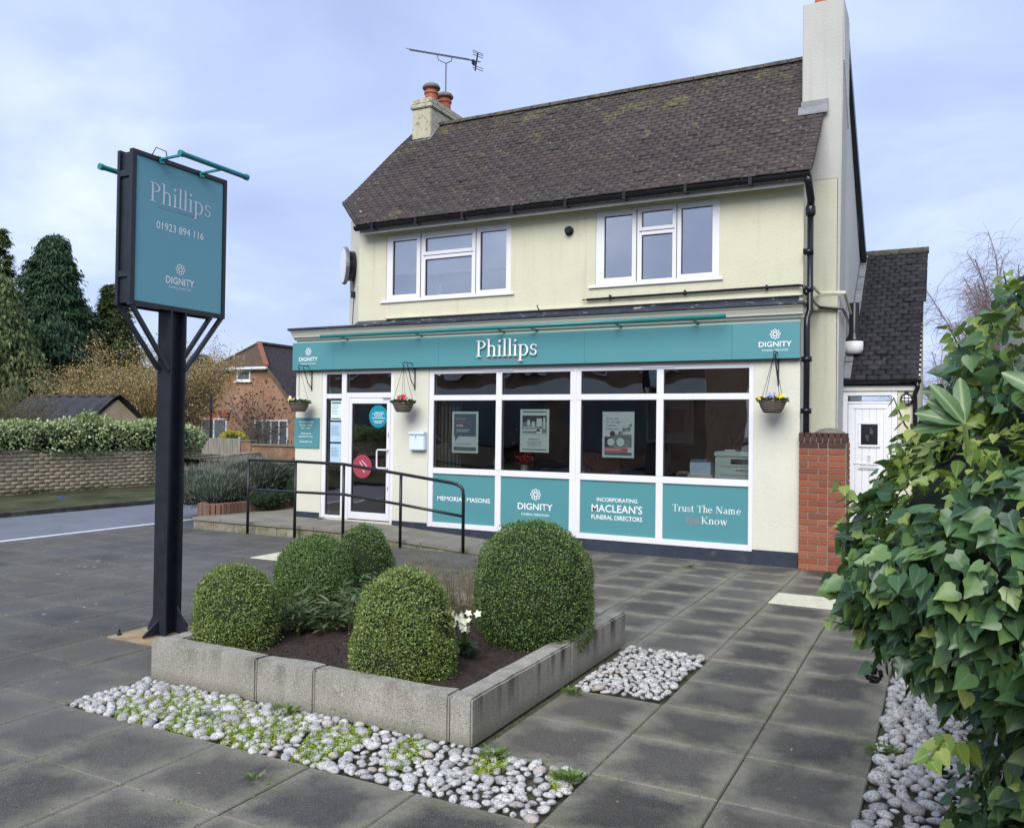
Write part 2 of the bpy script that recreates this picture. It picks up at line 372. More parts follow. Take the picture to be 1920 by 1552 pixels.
# wicker
k = NM('wicker', .85, .2)
wv = k.n('ShaderNodeTexWave', bands_direction='Z'); wv.inputs['Scale'].default_value = 16; wv.inputs['Distortion'].default_value = 3; k.l(k.P(), wv.inputs[0])
k.color(k.ramp(wv.outputs[0], [(.2, (.06, .045, .035)), (.7, (.26, .22, .18))])); k.bump(wv.outputs[0], .8, .01); M['wicker'] = k.m
# corrugated felt
simple('black_felt', (.028, .028, .031), .5, .3, 6, bump=.3, bscale=14)
k = NM('fence_wood', .9, .2)
k.color(k.ramp(k.noise(6, 4, .6, stretch=(5, 5, .4)), [(.3, (.16, .15, .125)), (.7, (.31, .29, .25))])); M['fence_wood'] = k.m
# glass
def glass(key, refl, tint, wobble=0):
    m = bpy.data.materials.new(key); m.use_nodes = True; t = m.node_tree; t.nodes.clear()
    o = t.nodes.new('ShaderNodeOutputMaterial'); ms = t.nodes.new('ShaderNodeMixShader'); tr = t.nodes.new('ShaderNodeBsdfTransparent'); gl = t.nodes.new('ShaderNodeBsdfGlossy')
    tr.inputs[0].default_value = (*tint, 1); gl.inputs['Roughness'].default_value = 0.0
    fr = t.nodes.new('ShaderNodeFresnel'); fr.inputs[0].default_value = 1.5
    mr = t.nodes.new('ShaderNodeMath'); mr.operation = 'MULTIPLY_ADD'; mr.inputs[1].default_value = refl[0]; mr.inputs[2].default_value = refl[1]
    t.links.new(fr.outputs[0], mr.inputs[0]); t.links.new(mr.outputs[0], ms.inputs[0])
    t.links.new(tr.outputs[0], ms.inputs[1]); t.links.new(gl.outputs[0], ms.inputs[2]); t.links.new(ms.outputs[0], o.inputs[0])
    if wobble:
        g = t.nodes.new('ShaderNodeNewGeometry'); nz = t.nodes.new('ShaderNodeTexNoise'); nz.inputs['Scale'].default_value = 1.6; nz.inputs['Detail'].default_value = 1
        bp = t.nodes.new('ShaderNodeBump'); bp.inputs['Strength'].default_value = wobble; bp.inputs['Distance'].default_value = .02
        t.links.new(g.outputs['Position'], nz.inputs['Vector']); t.links.new(nz.outputs[0], bp.inputs['Height']); t.links.new(bp.outputs[0], gl.inputs['Normal'])
    M[key] = m
glass('shop_glass', (1.3, .085), (.97, .985, .98), .25)
glass('upper_glass', (1.8, .33), (.95, .96, .97), .25)

# ---------------------------------------------------------------- helpers
ORG = {}
def tag(o, label=None, cat=None, group=None, kind=None):
    if label: o['label'] = label
    if cat: o['category'] = cat
    if group: o['group'] = group
    if kind: o['kind'] = kind
    return o
def thing(name, loc, label, cat, group=None, kind=None):
    o = bpy.data.objects.new(name, None); col.objects.link(o); o.location = loc; o.empty_display_size = .1
    ORG[o] = Vector(loc); return tag(o, label, cat, group, kind)
def link(name, me, parent=None):
    o = bpy.data.objects.new(name, me); col.objects.link(o)
    if parent is not None: o.parent = parent
    return o
class MB:
    """collects shapes in world coordinates and links them as one mesh"""
    def __init__(s): s.v = []; s.f = []
    def add(s, vs, fs):
        b = len(s.v); s.v += [tuple(v) for v in vs]; s.f += [tuple(b+i for i in f) for f in fs]; return s
    def box(s, x0, x1, y0, y1, z0, z1):
        x0, x1 = sorted((x0, x1)); y0, y1 = sorted((y0, y1)); z0, z1 = sorted((z0, z1))
        return s.add([(x0,y0,z0),(x1,y0,z0),(x1,y1,z0),(x0,y1,z0),(x0,y0,z1),(x1,y0,z1),(x1,y1,z1),(x0,y1,z1)],
                     [(0,3,2,1),(4,5,6,7),(0,1,5,4),(1,2,6,5),(2,3,7,6),(3,0,4,7)])
    def prism(s, poly, vec):
        """polygon (3D points) swept along vec"""
        n = len(poly); vec = Vector(vec); a = [Vector(p) for p in poly]; b = [p+vec for p in a]
        return s.add(a+b, [tuple(range(n))[::-1], tuple(range(n, 2*n))] + [(i, (i+1) % n, n+(i+1) % n, n+i) for i in range(n)])
    def bar(s, a, b, w, h=None, upv=(0, 0, 1)):
        a, b = Vector(a), Vector(b); h = h or w; d = (b-a).normalized(); u = Vector(upv)
        if abs(d.dot(u)) > .98: u = Vector((0, 1, 0))
        x = d.cross(u).normalized(); z = x.cross(d)
        p = [a+x*sx*w/2+z*sz*h/2 for sx, sz in ((-1,-1),(1,-1),(1,1),(-1,1))]
        return s.prism(p, b-a)
    def tube(s, pts, r, n=8, r1=None, cap=True):
        pts = [Vector(p) for p in pts]; m = len(pts); base = len(s.v); vs = []
        prev = None
        for i, p in enumerate(pts):
            d = (pts[min(i+1, m-1)]-pts[max(i-1, 0)]).normalized()
            if prev is None:
                u = Vector((0, 0, 1)) if abs(d.z) < .9 else Vector((1, 0, 0)); x = d.cross(u).normalized()
            else: x = (prev - d*prev.dot(d)).normalized()
            prev = x; y = d.cross(x); rr = r if r1 is None else r+(r1-r)*i/(m-1)
            vs += [p+x*math.cos(2*PI*k/n)*rr+y*math.sin(2*PI*k/n)*rr for k in range(n)]
        fs = [(i*n+k, i*n+(k+1) % n, (i+1)*n+(k+1) % n, (i+1)*n+k) for i in range(m-1) for k in range(n)]
        if cap: fs += [tuple(range(n))[::-1], tuple(range((m-1)*n, m*n))]
        return s.add(vs, fs)
    def lathe(s, c, prof, n=16, axis=(0, 0, 1)):
        c = Vector(c); ax = Vector(axis).normalized(); u = Vector((1, 0, 0)) if abs(ax.x) < .9 else Vector((0, 1, 0))
        x = ax.cross(u).normalized(); y = ax.cross(x); vs = []
        for r, h in prof: vs += [c+ax*h+(x*math.cos(2*PI*k/n)+y*math.sin(2*PI*k/n))*max(r, 1e-4) for k in range(n)]
        m = len(prof)
        fs = [(i*n+k, i*n+(k+1) % n, (i+1)*n+(k+1) % n, (i+1)*n+k) for i in range(m-1) for k in range(n)]
        return s.add(vs, fs + [tuple(range(n))[::-1], tuple(range((m-1)*n, m*n))])
    def build(s, name, mat, parent=None, smooth=False, bevel=0, label=None, kind=None):
        org = Vector((0, 0, 0))
        if parent is not None: org = ORG[parent]
        me = bpy.data.meshes.new(name)
        me.from_pydata([(v[0]-org.x, v[1]-org.y, v[2]-org.z) for v in s.v], [], s.f); me.update()
        bm = bmesh.new(); bm.from_mesh(me); bmesh.ops.recalc_face_normals(bm, faces=bm.faces)
        if bevel: bmesh.ops.bevel(bm, geom=[e_ for e_ in bm.edges if e_.calc_face_angle(0) > .5], offset=bevel, segments=2, affect='EDGES', clamp_overlap=True)
        bm.to_mesh(me); bm.free()
        me.materials.append(M[mat] if isinstance(mat, str) else mat)
        if smooth: me.shade_smooth()
        o = link(name, me, parent); ORG[o] = org
        if label: o['label'] = label
        if kind: o['kind'] = kind
        return o
def solid(name, mat, label, cat, mb, loc=None, group=None, kind=None, **kw):
    """a thing that is one mesh, its origin at its base"""
    if loc is None:
        a = np.array(mb.v); loc = ((a[:,0].min()+a[:,0].max())/2, (a[:,1].min()+a[:,1].max())/2, a[:,2].min())
    o = mb.build(name, mat, None, **kw); me = o.data; lv = Vector(loc)
    me.transform(Matrix.Translation(-lv)); o.location = lv; ORG[o] = lv
    return tag(o, label, cat, group, kind)

def pmesh(name, V, T, UV=None, mat=None, smooth=False):
    """triangle mesh from numpy arrays"""
    me = bpy.data.meshes.new(name); nv, ntri = len(V), len(T)
    me.vertices.add(nv); me.vertices.foreach_set('co', np.ascontiguousarray(V, dtype=np.float32).ravel())
    me.loops.add(ntri*3); me.loops.foreach_set('vertex_index', np.ascontiguousarray(T, dtype=np.int32).ravel())
    me.polygons.add(ntri); me.polygons.foreach_set('loop_start', np.arange(0, ntri*3, 3, dtype=np.int32))
    me.polygons.foreach_set('loop_total', np.full(ntri, 3, dtype=np.int32))
    if smooth: me.polygons.foreach_set('use_smooth', np.ones(ntri, dtype=bool))
    if UV is not None:
        l_ = me.uv_layers.new(name='UVMap'); l_.data.foreach_set('uv', np.ascontiguousarray(UV[np.asarray(T).ravel()], dtype=np.float32).ravel())
    me.update(calc_edges=True)
    if mat: me.materials.append(M[mat])
    return me
def unit(a): return a/np.maximum(np.linalg.norm(a, axis=-1, keepdims=True), 1e-9)
def frames(tip, nrm):
    """rotation matrices: columns = leaf axis (u), across (v), normal (w)"""
    u = unit(tip); v = unit(np.cross(nrm, u)); w_ = np.cross(u, v)
    return np.stack([u, v, w_], axis=-1)
def scatter(base, R, pos, s):
    V, T, UV = base; k = len(pos); n = len(V)
    s = np.asarray(s); s = s[:, None, None] if s.ndim == 1 else s[:, None, :]
    P_ = np.einsum('kij,knj->kni', R, V[None]*s) + pos[:, None, :]
    TT = (T[None]+(np.arange(k)*n)[:, None, None]).reshape(-1, 3)
    return P_.reshape(-1, 3), TT, np.tile(UV, (k, 1))
def leaf_base(kind):
    if kind == 'quad':        # folded small leaf, 2 triangles
        V = np.array([(0,0,0),(.5,.32,.10),(1,0,0),(.5,-.32,.10)], float); T = np.array([(0,1,2),(0,2,3)])
    elif kind == 'tri':
        V = np.array([(0,-.12,0),(1,0,0),(0,.12,0)], float); T = np.array([(0,1,2)])
    elif kind == 'spray':     # drooping twig tuft
        V = np.array([(0,0,0),(.4,.26,-.05),(.75,.16,-.22),(1,0,-.45),(.7,-.18,-.2),(.35,-.26,-.04)], float); T = np.array([(0,1,2),(0,2,3),(0,3,4),(0,4,5)])
    elif kind == 'frond':     # narrow drooping conifer frond
        V = np.array([(0,0,0),(.45,.11,-.06),(1,0,-.42),(.45,-.11,-.06),(.5,.30,-.14),(.5,-.30,-.14)], float); T = np.array([(0,1,2),(0,2,3),(0,4,1),(0,3,5)])
    elif kind == 'ivy':
        o = [(0,0,0),(-.14,.22,.02),(.02,.46,.0),(.22,.40,.04),(.42,.42,.0),(.66,.20,.02),(1,0,-.10),(.66,-.20,.02),(.42,-.42,.0),(.22,-.40,.04),(.02,-.46,.0),(-.14,-.22,.02),(.33,0,-.08),(.66,0,-.09)]
        V = np.array(o, float); T = np.array([(0,12,1),(1,12,2),(2,12,3),(3,12,4),(4,12,5),(12,13,5),(5,13,6),(6,13,7),(7,13,12),(7,12,8),(8,12,9),(9,12,10),(10,12,11),(11,12,0)])
    elif kind == 'heart':
        o = [(0,0,0),(-.12,.20,.03),(-.02,.40,.05),(.20,.46,.05),(.48,.34,.03),(.78,.14,.0),(1,0,-.08),(.78,-.14,.0),(.48,-.34,.03),(.20,-.46,.05),(-.02,-.40,.05),(-.12,-.20,.03),(.3,0,-.07),(.65,0,-.07)]
        V = np.array(o, float); T = np.array([(0,12,1),(1,12,2),(2,12,3),(3,12,4),(4,12,13),(4,13,5),(5,13,6),(6,13,7),(7,13,8),(13,12,8),(8,12,9),(9,12,10),(10,12,11),(11,12,0)])
    elif kind == 'lance':
        V = np.array([(0,0,0),(.3,.10,.03),(.65,.09,0),(1,0,-.12),(.65,-.09,0),(.3,-.10,.03),(.3,0,-.02),(.65,0,-.04)], float)
        T = np.array([(0,6,1),(1,6,7),(1,7,2),(2,7,3),(3,7,4),(4,7,5),(7,6,5),(5,6,0)])
    elif kind == 'laurel':
        V = np.array([(0,0,0),(.2,.13,.03),(.45,.20,.03),(.75,.17,.0),(.93,.08,-.03),(1,0,-.06),(.93,-.08,-.03),(.75,-.17,.0),(.45,-.20,.03),(.2,-.13,.03),(.2,0,-.02),(.45,0,-.02),(.75,0,-.04)], float)
        T = np.array([(0,10,1),(1,10,11),(1,11,2),(2,11,12),(2,12,3),(3,12,4),(4,12,5),(5,12,6),(6,12,7),(7,12,11),(7,11,8),(8,11,10),(8,10,9),(9,10,0)])
    elif kind == 'blade':
        V = np.array([(0,.03,0),(0,-.03,0),(.5,-.022,.05),(.5,.022,.05),(1,0,-.02)], float); T = np.array([(0,1,2),(0,2,3),(3,2,4)])
    UV = np.stack([V[:, 0], V[:, 1]+.5], 1); return V, T, UV
def to_obj(name, data, mat, parent, smooth=False, kind='stuff'):
    V, T, UV = data; V = V - np.array(ORG[parent]) if parent is not None else V
    me = pmesh(name, V, T, UV, mat, smooth); o = link(name, me, parent)
    ORG[o] = ORG[parent] if parent is not None else Vector((0, 0, 0))
    if kind: o['kind'] = kind
    return o
def rand_dirs(n): return unit(rng.normal(size=(n, 3)))
def cat_(ds):
    Vs, Ts, Us, b = [], [], [], 0
    for V, T, U in ds: Vs.append(V); Ts.append(T+b); Us.append(U); b += len(V)
    return np.concatenate(Vs), np.concatenate(Ts), np.concatenate(Us)
def twigs(segs, n=3):
    """segs: array (k, 8) start xyz, end xyz, r0, r1 -> thin prisms"""
    segs = np.asarray(segs, float); a, b = segs[:, :3], segs[:, 3:6]; d = unit(b-a)
    h = np.where(np.abs(d[:, 2:3]) > .9, np.array([[1., 0, 0]]), np.array([[0, 0, 1.]])); x = unit(np.cross(d, h)); y = np.cross(d, x)
    V = []
    for P_, r in ((a, segs[:, 6:7]), (b, segs[:, 7:8])):
        for k_ in range(n):
            an = 2*PI*k_/n; V.append(P_+(x*math.cos(an)+y*math.sin(an))*r)
    V = np.stack(V, 1); T = []
    for k_ in range(n): j = (k_+1) % n; T += [(k_, j, n+j), (k_, n+j, n+k_)]
    T = np.array(T); K = len(segs)
    return V.reshape(-1, 3), (T[None]+(np.arange(K)*2*n)[:, None, None]).reshape(-1, 3), np.zeros((K*2*n, 2))
def noise3(p, f, seed=0):
    """cheap smooth pseudo-noise in about -1..1"""
    r = np.random.default_rng(100+seed); o = 0
    for i in range(5):
        k_ = r.normal(size=3)*f*(1+.35*i); o = o+np.sin(p@k_+r.uniform(0, 6.3))
    return o/2.6
def ico(sub):
    bm = bmesh.new(); bmesh.ops.create_icosphere(bm, subdivisions=sub, radius=1)
    V = np.array([v.co[:] for v in bm.verts]); T = np.array([[v.index for v in f.verts] for f in bm.faces]); bm.free()
    return V, T, np.zeros((len(V), 2))
ICO2, ICO3, ICO4 = ico(2), ico(3), ico(4)

# lettering: sans from the built-in font, serif drawn from strokes
class Fr:
    """2D frame standing in the scene: origin, direction of reading, up, outward normal"""
    def __init__(s, o, x, u): s.o, s.x, s.u = Vector(o), Vector(x), Vector(u); s.n = s.x.cross(s.u)
    def at(s, a, b, d=0): return s.o + s.x*a + s.u*b + s.n*d
FRONT = lambda x, y, z: Fr((x, y, z), (1, 0, 0), (0, 0, 1))
def sans(name, txt, fr, height, width, mat, parent, ext=.0008, align='CENTER', spacing=1.0, bold=0):
    cu = bpy.data.curves.new(name, 'FONT'); cu.body = txt; cu.size = 1; cu.extrude = 0; cu.align_x = 'LEFT'; cu.resolution_u = 3
    cu.space_character = spacing; cu.offset = bold
    ob = bpy.data.objects.new('t', cu); col.objects.link(ob)
    dg = bpy.context.evaluated_depsgraph_get(); me = bpy.data.meshes.new_from_object(ob.evaluated_get(dg))
    bpy.data.objects.remove(ob)
    co = np.array([v.co[:] for v in me.vertices]); x0, x1 = co[:, 0].min(), co[:, 0].max(); y0 = 0
    H = .72; sx = width/(x1-x0) if width else height/H; sy = height/H
    off = {'CENTER': -(x0+x1)/2, 'LEFT': -x0, 'RIGHT': -x1}[align]; org = ORG[parent] if parent is not None else Vector((0, 0, 0))
    for v in me.vertices: v.co = fr.at((v.co.x+off)*sx, v.co.y*sy, ext) - org
    me.materials.clear(); me.materials.append(M[mat]); me.name = name
    o = link(name, me, parent); ORG[o] = org; return o
def G_arc(cx, cy, rx, ry, a0, a1, wx, wy):
    n = max(4, int(abs(a1-a0)/14)); o, i = [], []
    for k_ in range(n+1):
        a = math.radians(a0+(a1-a0)*k_/n); c, s_ = math.cos(a), math.sin(a)
        o.append((cx+rx*c, cy+ry*s_)); i.append((cx+(rx-wx)*c, cy+(ry-wy)*s_))
    return [[o[j], o[j+1], i[j+1], i[j]] for j in range(n)]
def G_box(x0, x1, y0, y1): return [[(x0, y0), (x1, y0), (x1, y1), (x0, y1)]]
def G_dia(x0, y0, x1, y1, w_): return [[(x0-w_/2, y0), (x0+w_/2, y0), (x1+w_/2, y1), (x1-w_/2, y1)]]
W_, TH, SF = .082, .034, .028
def srf(x, y, h=.10): return G_box(x-h, x+h, y, y+SF)
GL = {
 'P': (.50, [G_box(.10,.10+W_,.0,.70), G_arc(.20,.53,.27,.18,-90,90,W_,TH), G_box(.14,.22,.35,.35+TH), G_box(.03,.21,.68,.71), srf(.14,0,.12)]),
 'h': (.50, [G_box(.08,.08+W_,0,.76), G_arc(.25,.33,.17,.16,0,150,W_,TH*1.3), G_box(.34,.34+W_,0,.34), srf(.12,0), srf(.38,0), G_box(.01,.12,.735,.76)]),
 'i': (.24, [G_box(.08,.08+W_,0,.48), G_arc(.12,.66,.055,.055,0,360,.0549,.0549), srf(.12,0), G_box(.01,.12,.455,.48)]),
 'l': (.24, [G_box(.08,.08+W_,0,.76), srf(.12,0), G_box(.01,.12,.735,.76)]),
 'p': (.52, [G_box(.08,.08+W_,-.22,.48), G_arc(.25,.24,.22,.25,-140,140,W_,TH), srf(.12,-.22), G_box(.01,.12,.455,.48)]),
 's': (.38, [G_arc(.18,.355,.135,.125,40,270,W_*.8,TH), G_arc(.18,.13,.145,.13,-150,90,W_*.8,TH), G_box(.285,.315,.35,.45), G_box(.03,.06,.03,.14)]),
 'T': (.60, [G_box(.26,.26+W_,0,.70), G_box(.02,.58,.68,.71), G_box(.02,.05,.55,.68), G_box(.55,.58,.55,.68), srf(.30,0,.12)]),
 'r': (.38, [G_box(.08,.08+W_,0,.48), G_arc(.27,.33,.14,.15,60,170,TH,TH*1.3), G_arc(.31,.43,.05,.05,0,360,.0499,.0499), srf(.12,0), G_box(.01,.12,.455,.48)]),
 'u': (.52, [G_box(.08,.08+W_,.14,.48), G_arc(.24,.16,.16,.17,180,350,W_,TH*1.3), G_box(.34,.34+W_,0,.48), G_box(.01,.12,.455,.48), G_box(.27,.38,.455,.48), G_box(.38,.48,0,.025)]),
 't': (.32, [G_box(.10,.10+W_,.10,.62), G_arc(.20,.11,.10,.12,180,330,W_*.9,TH), G_box(.02,.28,.45,.48)]),
 'e': (.45, [G_arc(.22,.24,.20,.25,0,318,W_,TH), G_box(.06,.41,.25,.28)]),
 'N': (.74, [G_box(.12,.155,0,.70), G_dia(.16,.70,.58,.0,.11), G_box(.575,.61,0,.70), srf(.13,0), G_box(.02,.18,.68,.71), G_box(.48,.71,.68,.71)]),
 'a': (.46, [G_box(.29,.29+W_,.04,.34), G_arc(.21,.34,.16,.15,0,150,W_,TH), G_arc(.20,.14,.165,.145,20,340,W_*.9,TH), G_box(.33,.44,0,.03), G_box(.28,.34,0,.10)]),
 'm': (.80, [G_box(.08,.08+W_,0,.48), G_arc(.24,.33,.16,.16,0,150,W_,TH*1.3), G_box(.32,.32+W_,0,.34), G_arc(.48,.33,.16,.16,0,150,W_,TH*1.3), G_box(.56,.56+W_,0,.34), srf(.12,0), srf(.36,0), srf(.60,0), G_box(.01,.12,.455,.48)]),
 'Y': (.64, [G_dia(.12,.70,.32,.32,.09), G_dia(.52,.70,.32,.32,.05), G_box(.28,.28+W_,0,.33), srf(.32,0,.12), G_box(.0,.24,.68,.71), G_box(.42,.64,.68,.71)]),
 'o': (.50, [G_arc(.24,.24,.22,.25,0,360,W_,TH)]),
 'K': (.66, [G_box(.10,.10+W_,0,.70), G_dia(.54,.70,.18,.30,.05), G_dia(.24,.38,.56,.0,.10), srf(.14,0,.12), G_box(.02,.26,.68,.71), G_box(.40,.62,.68,.71), srf(.56,0)]),
 'n': (.52, [G_box(.08,.08+W_,0,.48), G_arc(.25,.33,.17,.16,0,150,W_,TH*1.3), G_box(.34,.34+W_,0,.34), srf(.12,0), srf(.38,0), G_box(.01,.12,.455,.48)]),
 'w': (.68, [G_dia(.10,.48,.22,0,.085), G_dia(.34,.48,.22,0,.035), G_dia(.34,.48,.46,0,.085), G_dia(.60,.48,.46,0,.035), G_box(.0,.2,.455,.48), G_box(.26,.44,.455,.48), G_box(.52,.68,.455,.48)]),
 ' ': (.28, []),
}
def serif(name, txt, fr, size, mat, parent, ext=.001, thick=0, align='LEFT', width=None, slant=0):
    tot = sum(GL[c][0] for c in txt); sx = width/tot if width else size; x = {'LEFT': 0, 'CENTER': -tot/2}[align]
    mb = MB(); q = 0
    for c in txt:
        for poly_ in GL[c][1]:
            for poly in poly_:
                pass
            q = (q+1) % 9; d = ext+q*.00025
            for poly in poly_:
                a = [fr.at((x+px+slant*py)*sx, py*size, d) for px, py in poly]
                if thick: mb.prism(a, fr.n*thick)
                else: mb.add(a, [(0, 1, 2, 3)])
        x += GL[c][0]
    return mb.build(name, mat, parent)
def emblem(name, fr, r, mat, parent, ext=.001):
    """rosette of eight open petals"""
    mb = MB(); n = 14
    for k_ in range(8):
        a0 = 2*PI*k_/8; cx, cy = math.cos(a0)*r*.62, math.sin(a0)*r*.62; o, i = [], []
        for j in range(n):
            t = 2*PI*j/n; ex, ey = math.cos(t)*r*.38, math.sin(t)*r*.27
            for lst, f in ((o, 1), (i, .62)): lst.append((cx+(ex*math.cos(a0)-ey*math.sin(a0))*f, cy+(ex*math.sin(a0)+ey*math.cos(a0))*f))
        d = ext+(k_ % 2)*.0003
        for j in range(n): jj = (j+1) % n; mb.add([fr.at(*o[j], d), fr.at(*o[jj], d), fr.at(*i[jj], d), fr.at(*i[j], d)], [(0, 1, 2, 3)])
    return mb.build(name, mat, parent)
def rail_lines(name, fr, x0, x1, zs, h, mat, parent, ext=.001, step=None):
    """rows of small print too fine to read"""
    mb = MB(); r = random.Random(len(name)+int(abs(fr.o.x)*100))
    for z, f0, f1 in zs:
        x = x0+(x1-x0)*f0
        while x < x0+(x1-x0)*f1:
            l_ = r.uniform(.010, .035); e1 = min(x+l_, x0+(x1-x0)*f1)
            mb.add([fr.at(x, z, ext), fr.at(e1, z, ext), fr.at(e1, z+h, ext), fr.at(x, z+h, ext)], [(0, 1, 2, 3)]); x = e1+.007
    return mb.build(name, mat, parent)
def wall_cells(mb, x0, x1, z0, z1, y0, y1, holes):
    xs = sorted({x0, x1, *[h for q in holes for h in q[:2]]}); zs = sorted({z0, z1, *[h for q in holes for h in q[2:]]})
    for a, b in zip(xs, xs[1:]):
        run = None
        for c, d in zip(zs, zs[1:]):
            mxx, mzz = (a+b)/2, (c+d)/2
            if any(h[0] < mxx < h[1] and h[2] < mzz < h[3] for h in holes):
                if run: mb.box(a, b, y0, y1, *run); run = None
            else: run = (run[0], d) if run else (c, d)
        if run: mb.box(a, b, y0, y1, *run)
    return mb

# ================================================================ SETTING: ground, road, paving
def structure(name, mat, mb, **kw): o = mb.build(name, mat, None, **kw); o['kind'] = 'structure'; return o
m = MB(); m.box(-400, 400, -300, 500, -.6, -.09); structure('ground', 'earth', m)
m = MB(); m.box(-14.05, -11.22, -80, 120, -.085, -.035); road = structure('road', 'asphalt', m)
m = MB(); m.box(-11.22, -10.34, -80, 120, -.085, -.034); m.build('road_margin', 'asphalt_margin', road)
m = MB(); m.box(-11.36, -11.26, -80, 120, -.034, -.030); m.build('road_marking', 'road_paint', road)
m = MB(); m.box(-14.20, -14.05, -80, 120, -.085, .045); structure('kerb', 'kerb', m)
# verge: uneven strip between the kerb and the retaining wall
nx, ny = 14, 150; X = np.linspace(-16.6, -14.2, nx); Y = np.linspace(-20, 40, ny); gx, gy = np.meshgrid(X, Y); gx, gy = gx.ravel(), gy.ravel()
p = np.stack([gx, gy, np.zeros_like(gx)], 1); z = .04+(-14.2-gx)*.045+noise3(p, 2.2)*.022+noise3(p, 6, 3)*.012
V = np.stack([gx, gy, z], 1); T = []
for j in range(ny-1):
    for i in range(nx-1): a = j*nx+i; T += [(a, a+1, a+nx+1), (a, a+nx+1, a+nx)]
me = pmesh('verge', V, np.array(T), np.zeros((len(V), 2)), 'verge_grass', True); o = link('verge', me); o['kind'] = 'structure'
# higher ground behind the retaining wall
m = MB(); m.add([(-16.6, -80, .78), (-16.6, 14.2, .78), (-16.9, 17.5, .45), (-16.9, 120, .3), (-90, 120, .6), (-90, -80, .8)], [(0, 1, 2, 3, 4, 5)])
structure('garden_ground', 'earth', m)

# paving flags
XS = [-1.45-.592*i for i in range(16, 0, -1)] + [-1.45, -.86, -.30]
XS = sorted(XS); YS = [2.543+.564*k_-.0011*k_*k_ for k_ in range(-5, 15)]; YS = [y for y in YS if y < 10.2]+[10.24]
PLANTER = (-4.43, -2.10, 3.69, 5.99)
BED1 = (-4.405, -1.455, 3.09, 3.665); BED2 = (-2.03, -1.455, 4.79, 5.88); BED3 = (-.295, .42, 2.2, 8.0)
m = MB(); m.box(-10.34, 2.5, -3, 11.9, -.085, -.028); pav = structure('forecourt', 'dirt_joint', m)
def slab_mesh(name, w_, d_, h=.05, b=.006, mat='paving_flag'):
    bm = bmesh.new(); bmesh.ops.create_cube(bm, size=1)
    for v in bm.verts: v.co.x *= w_; v.co.y *= d_; v.co.z = (v.co.z-.5)*h
    bmesh.ops.bevel(bm, geom=[e_ for e_ in bm.edges if e_.verts[0].co.z > -.001 and e_.verts[1].co.z > -.001], offset=b, segments=1, affect='EDGES')
    uvl = bm.loops.layers.uv.new('UVMap')
    for f in bm.faces:
        for l_ in f.loops: l_[uvl].uv = (l_.vert.co.x/w_+.5, l_.vert.co.y/d_+.5)
    me = bpy.data.meshes.new(name); bm.to_mesh(me); bm.free(); me.materials.append(M[mat]); return me
cache = {}
def inside(x, y, r): return r[0]-.02 < x < r[1]+.02 and r[2]-.02 < y < r[3]+.02
n_fl = 0
def put_flag(x0, x1, y0, y1, mat='paving_flag', parent=None, zt=0, lab=None):
    key = (round(x1-x0, 2), round(y1-y0, 2), mat)
    if key not in cache: cache[key] = slab_mesh('flag', x1-x0-.007, y1-y0-.007, mat=mat)
    o = link('flag', cache[key], parent); o.location = Vector(((x0+x1)/2, (y0+y1)/2, zt+random.uniform(-.0022, .0022)))-ORG.get(parent, Vector((0, 0, 0)))
    o.rotation_euler = (random.uniform(-.0035, .0035), random.uniform(-.0035, .0035), random.uniform(-.004, .004))
    if lab: o['label'] = lab
    return o
for i in range(len(XS)-1):
    for j in range(len(YS)-1):
        x0, x1, y0, y1 = XS[i], XS[i+1], YS[j], YS[j+1]; cx, cy = (x0+x1)/2, (y0+y1)/2
        if y1 > 9.25 and cx < -5.1: continue
        if inside(cx, cy, PLANTER) or inside(cx, cy, BED1) or (inside(cx, cy, BED2)): continue
        # trim the flags that meet the planter
        if abs(cx+1.155) < .2 and abs(cy-8.3) < .29:
            put_flag(x0, x1, y0, y1, 'concrete_pale', pav, .002, 'pale cream replacement flag'); continue
        if abs(cx+7.1) < .32 and abs(cy-7.7) < .28:
            put_flag(x0, x1, y0, y1, 'concrete_pale', pav, .002, 'pale cream replacement flag'); continue
        put_flag(x0, x1, y0, y1, parent=pav); n_fl += 1
for i in range(3):                                               # path beside the brick pier
    for j in range(3): put_flag(-.95+.33*i, -.95+.33*(i+1), 10.35+.5*j, 10.35+.5*(j+1), parent=pav, zt=.0)

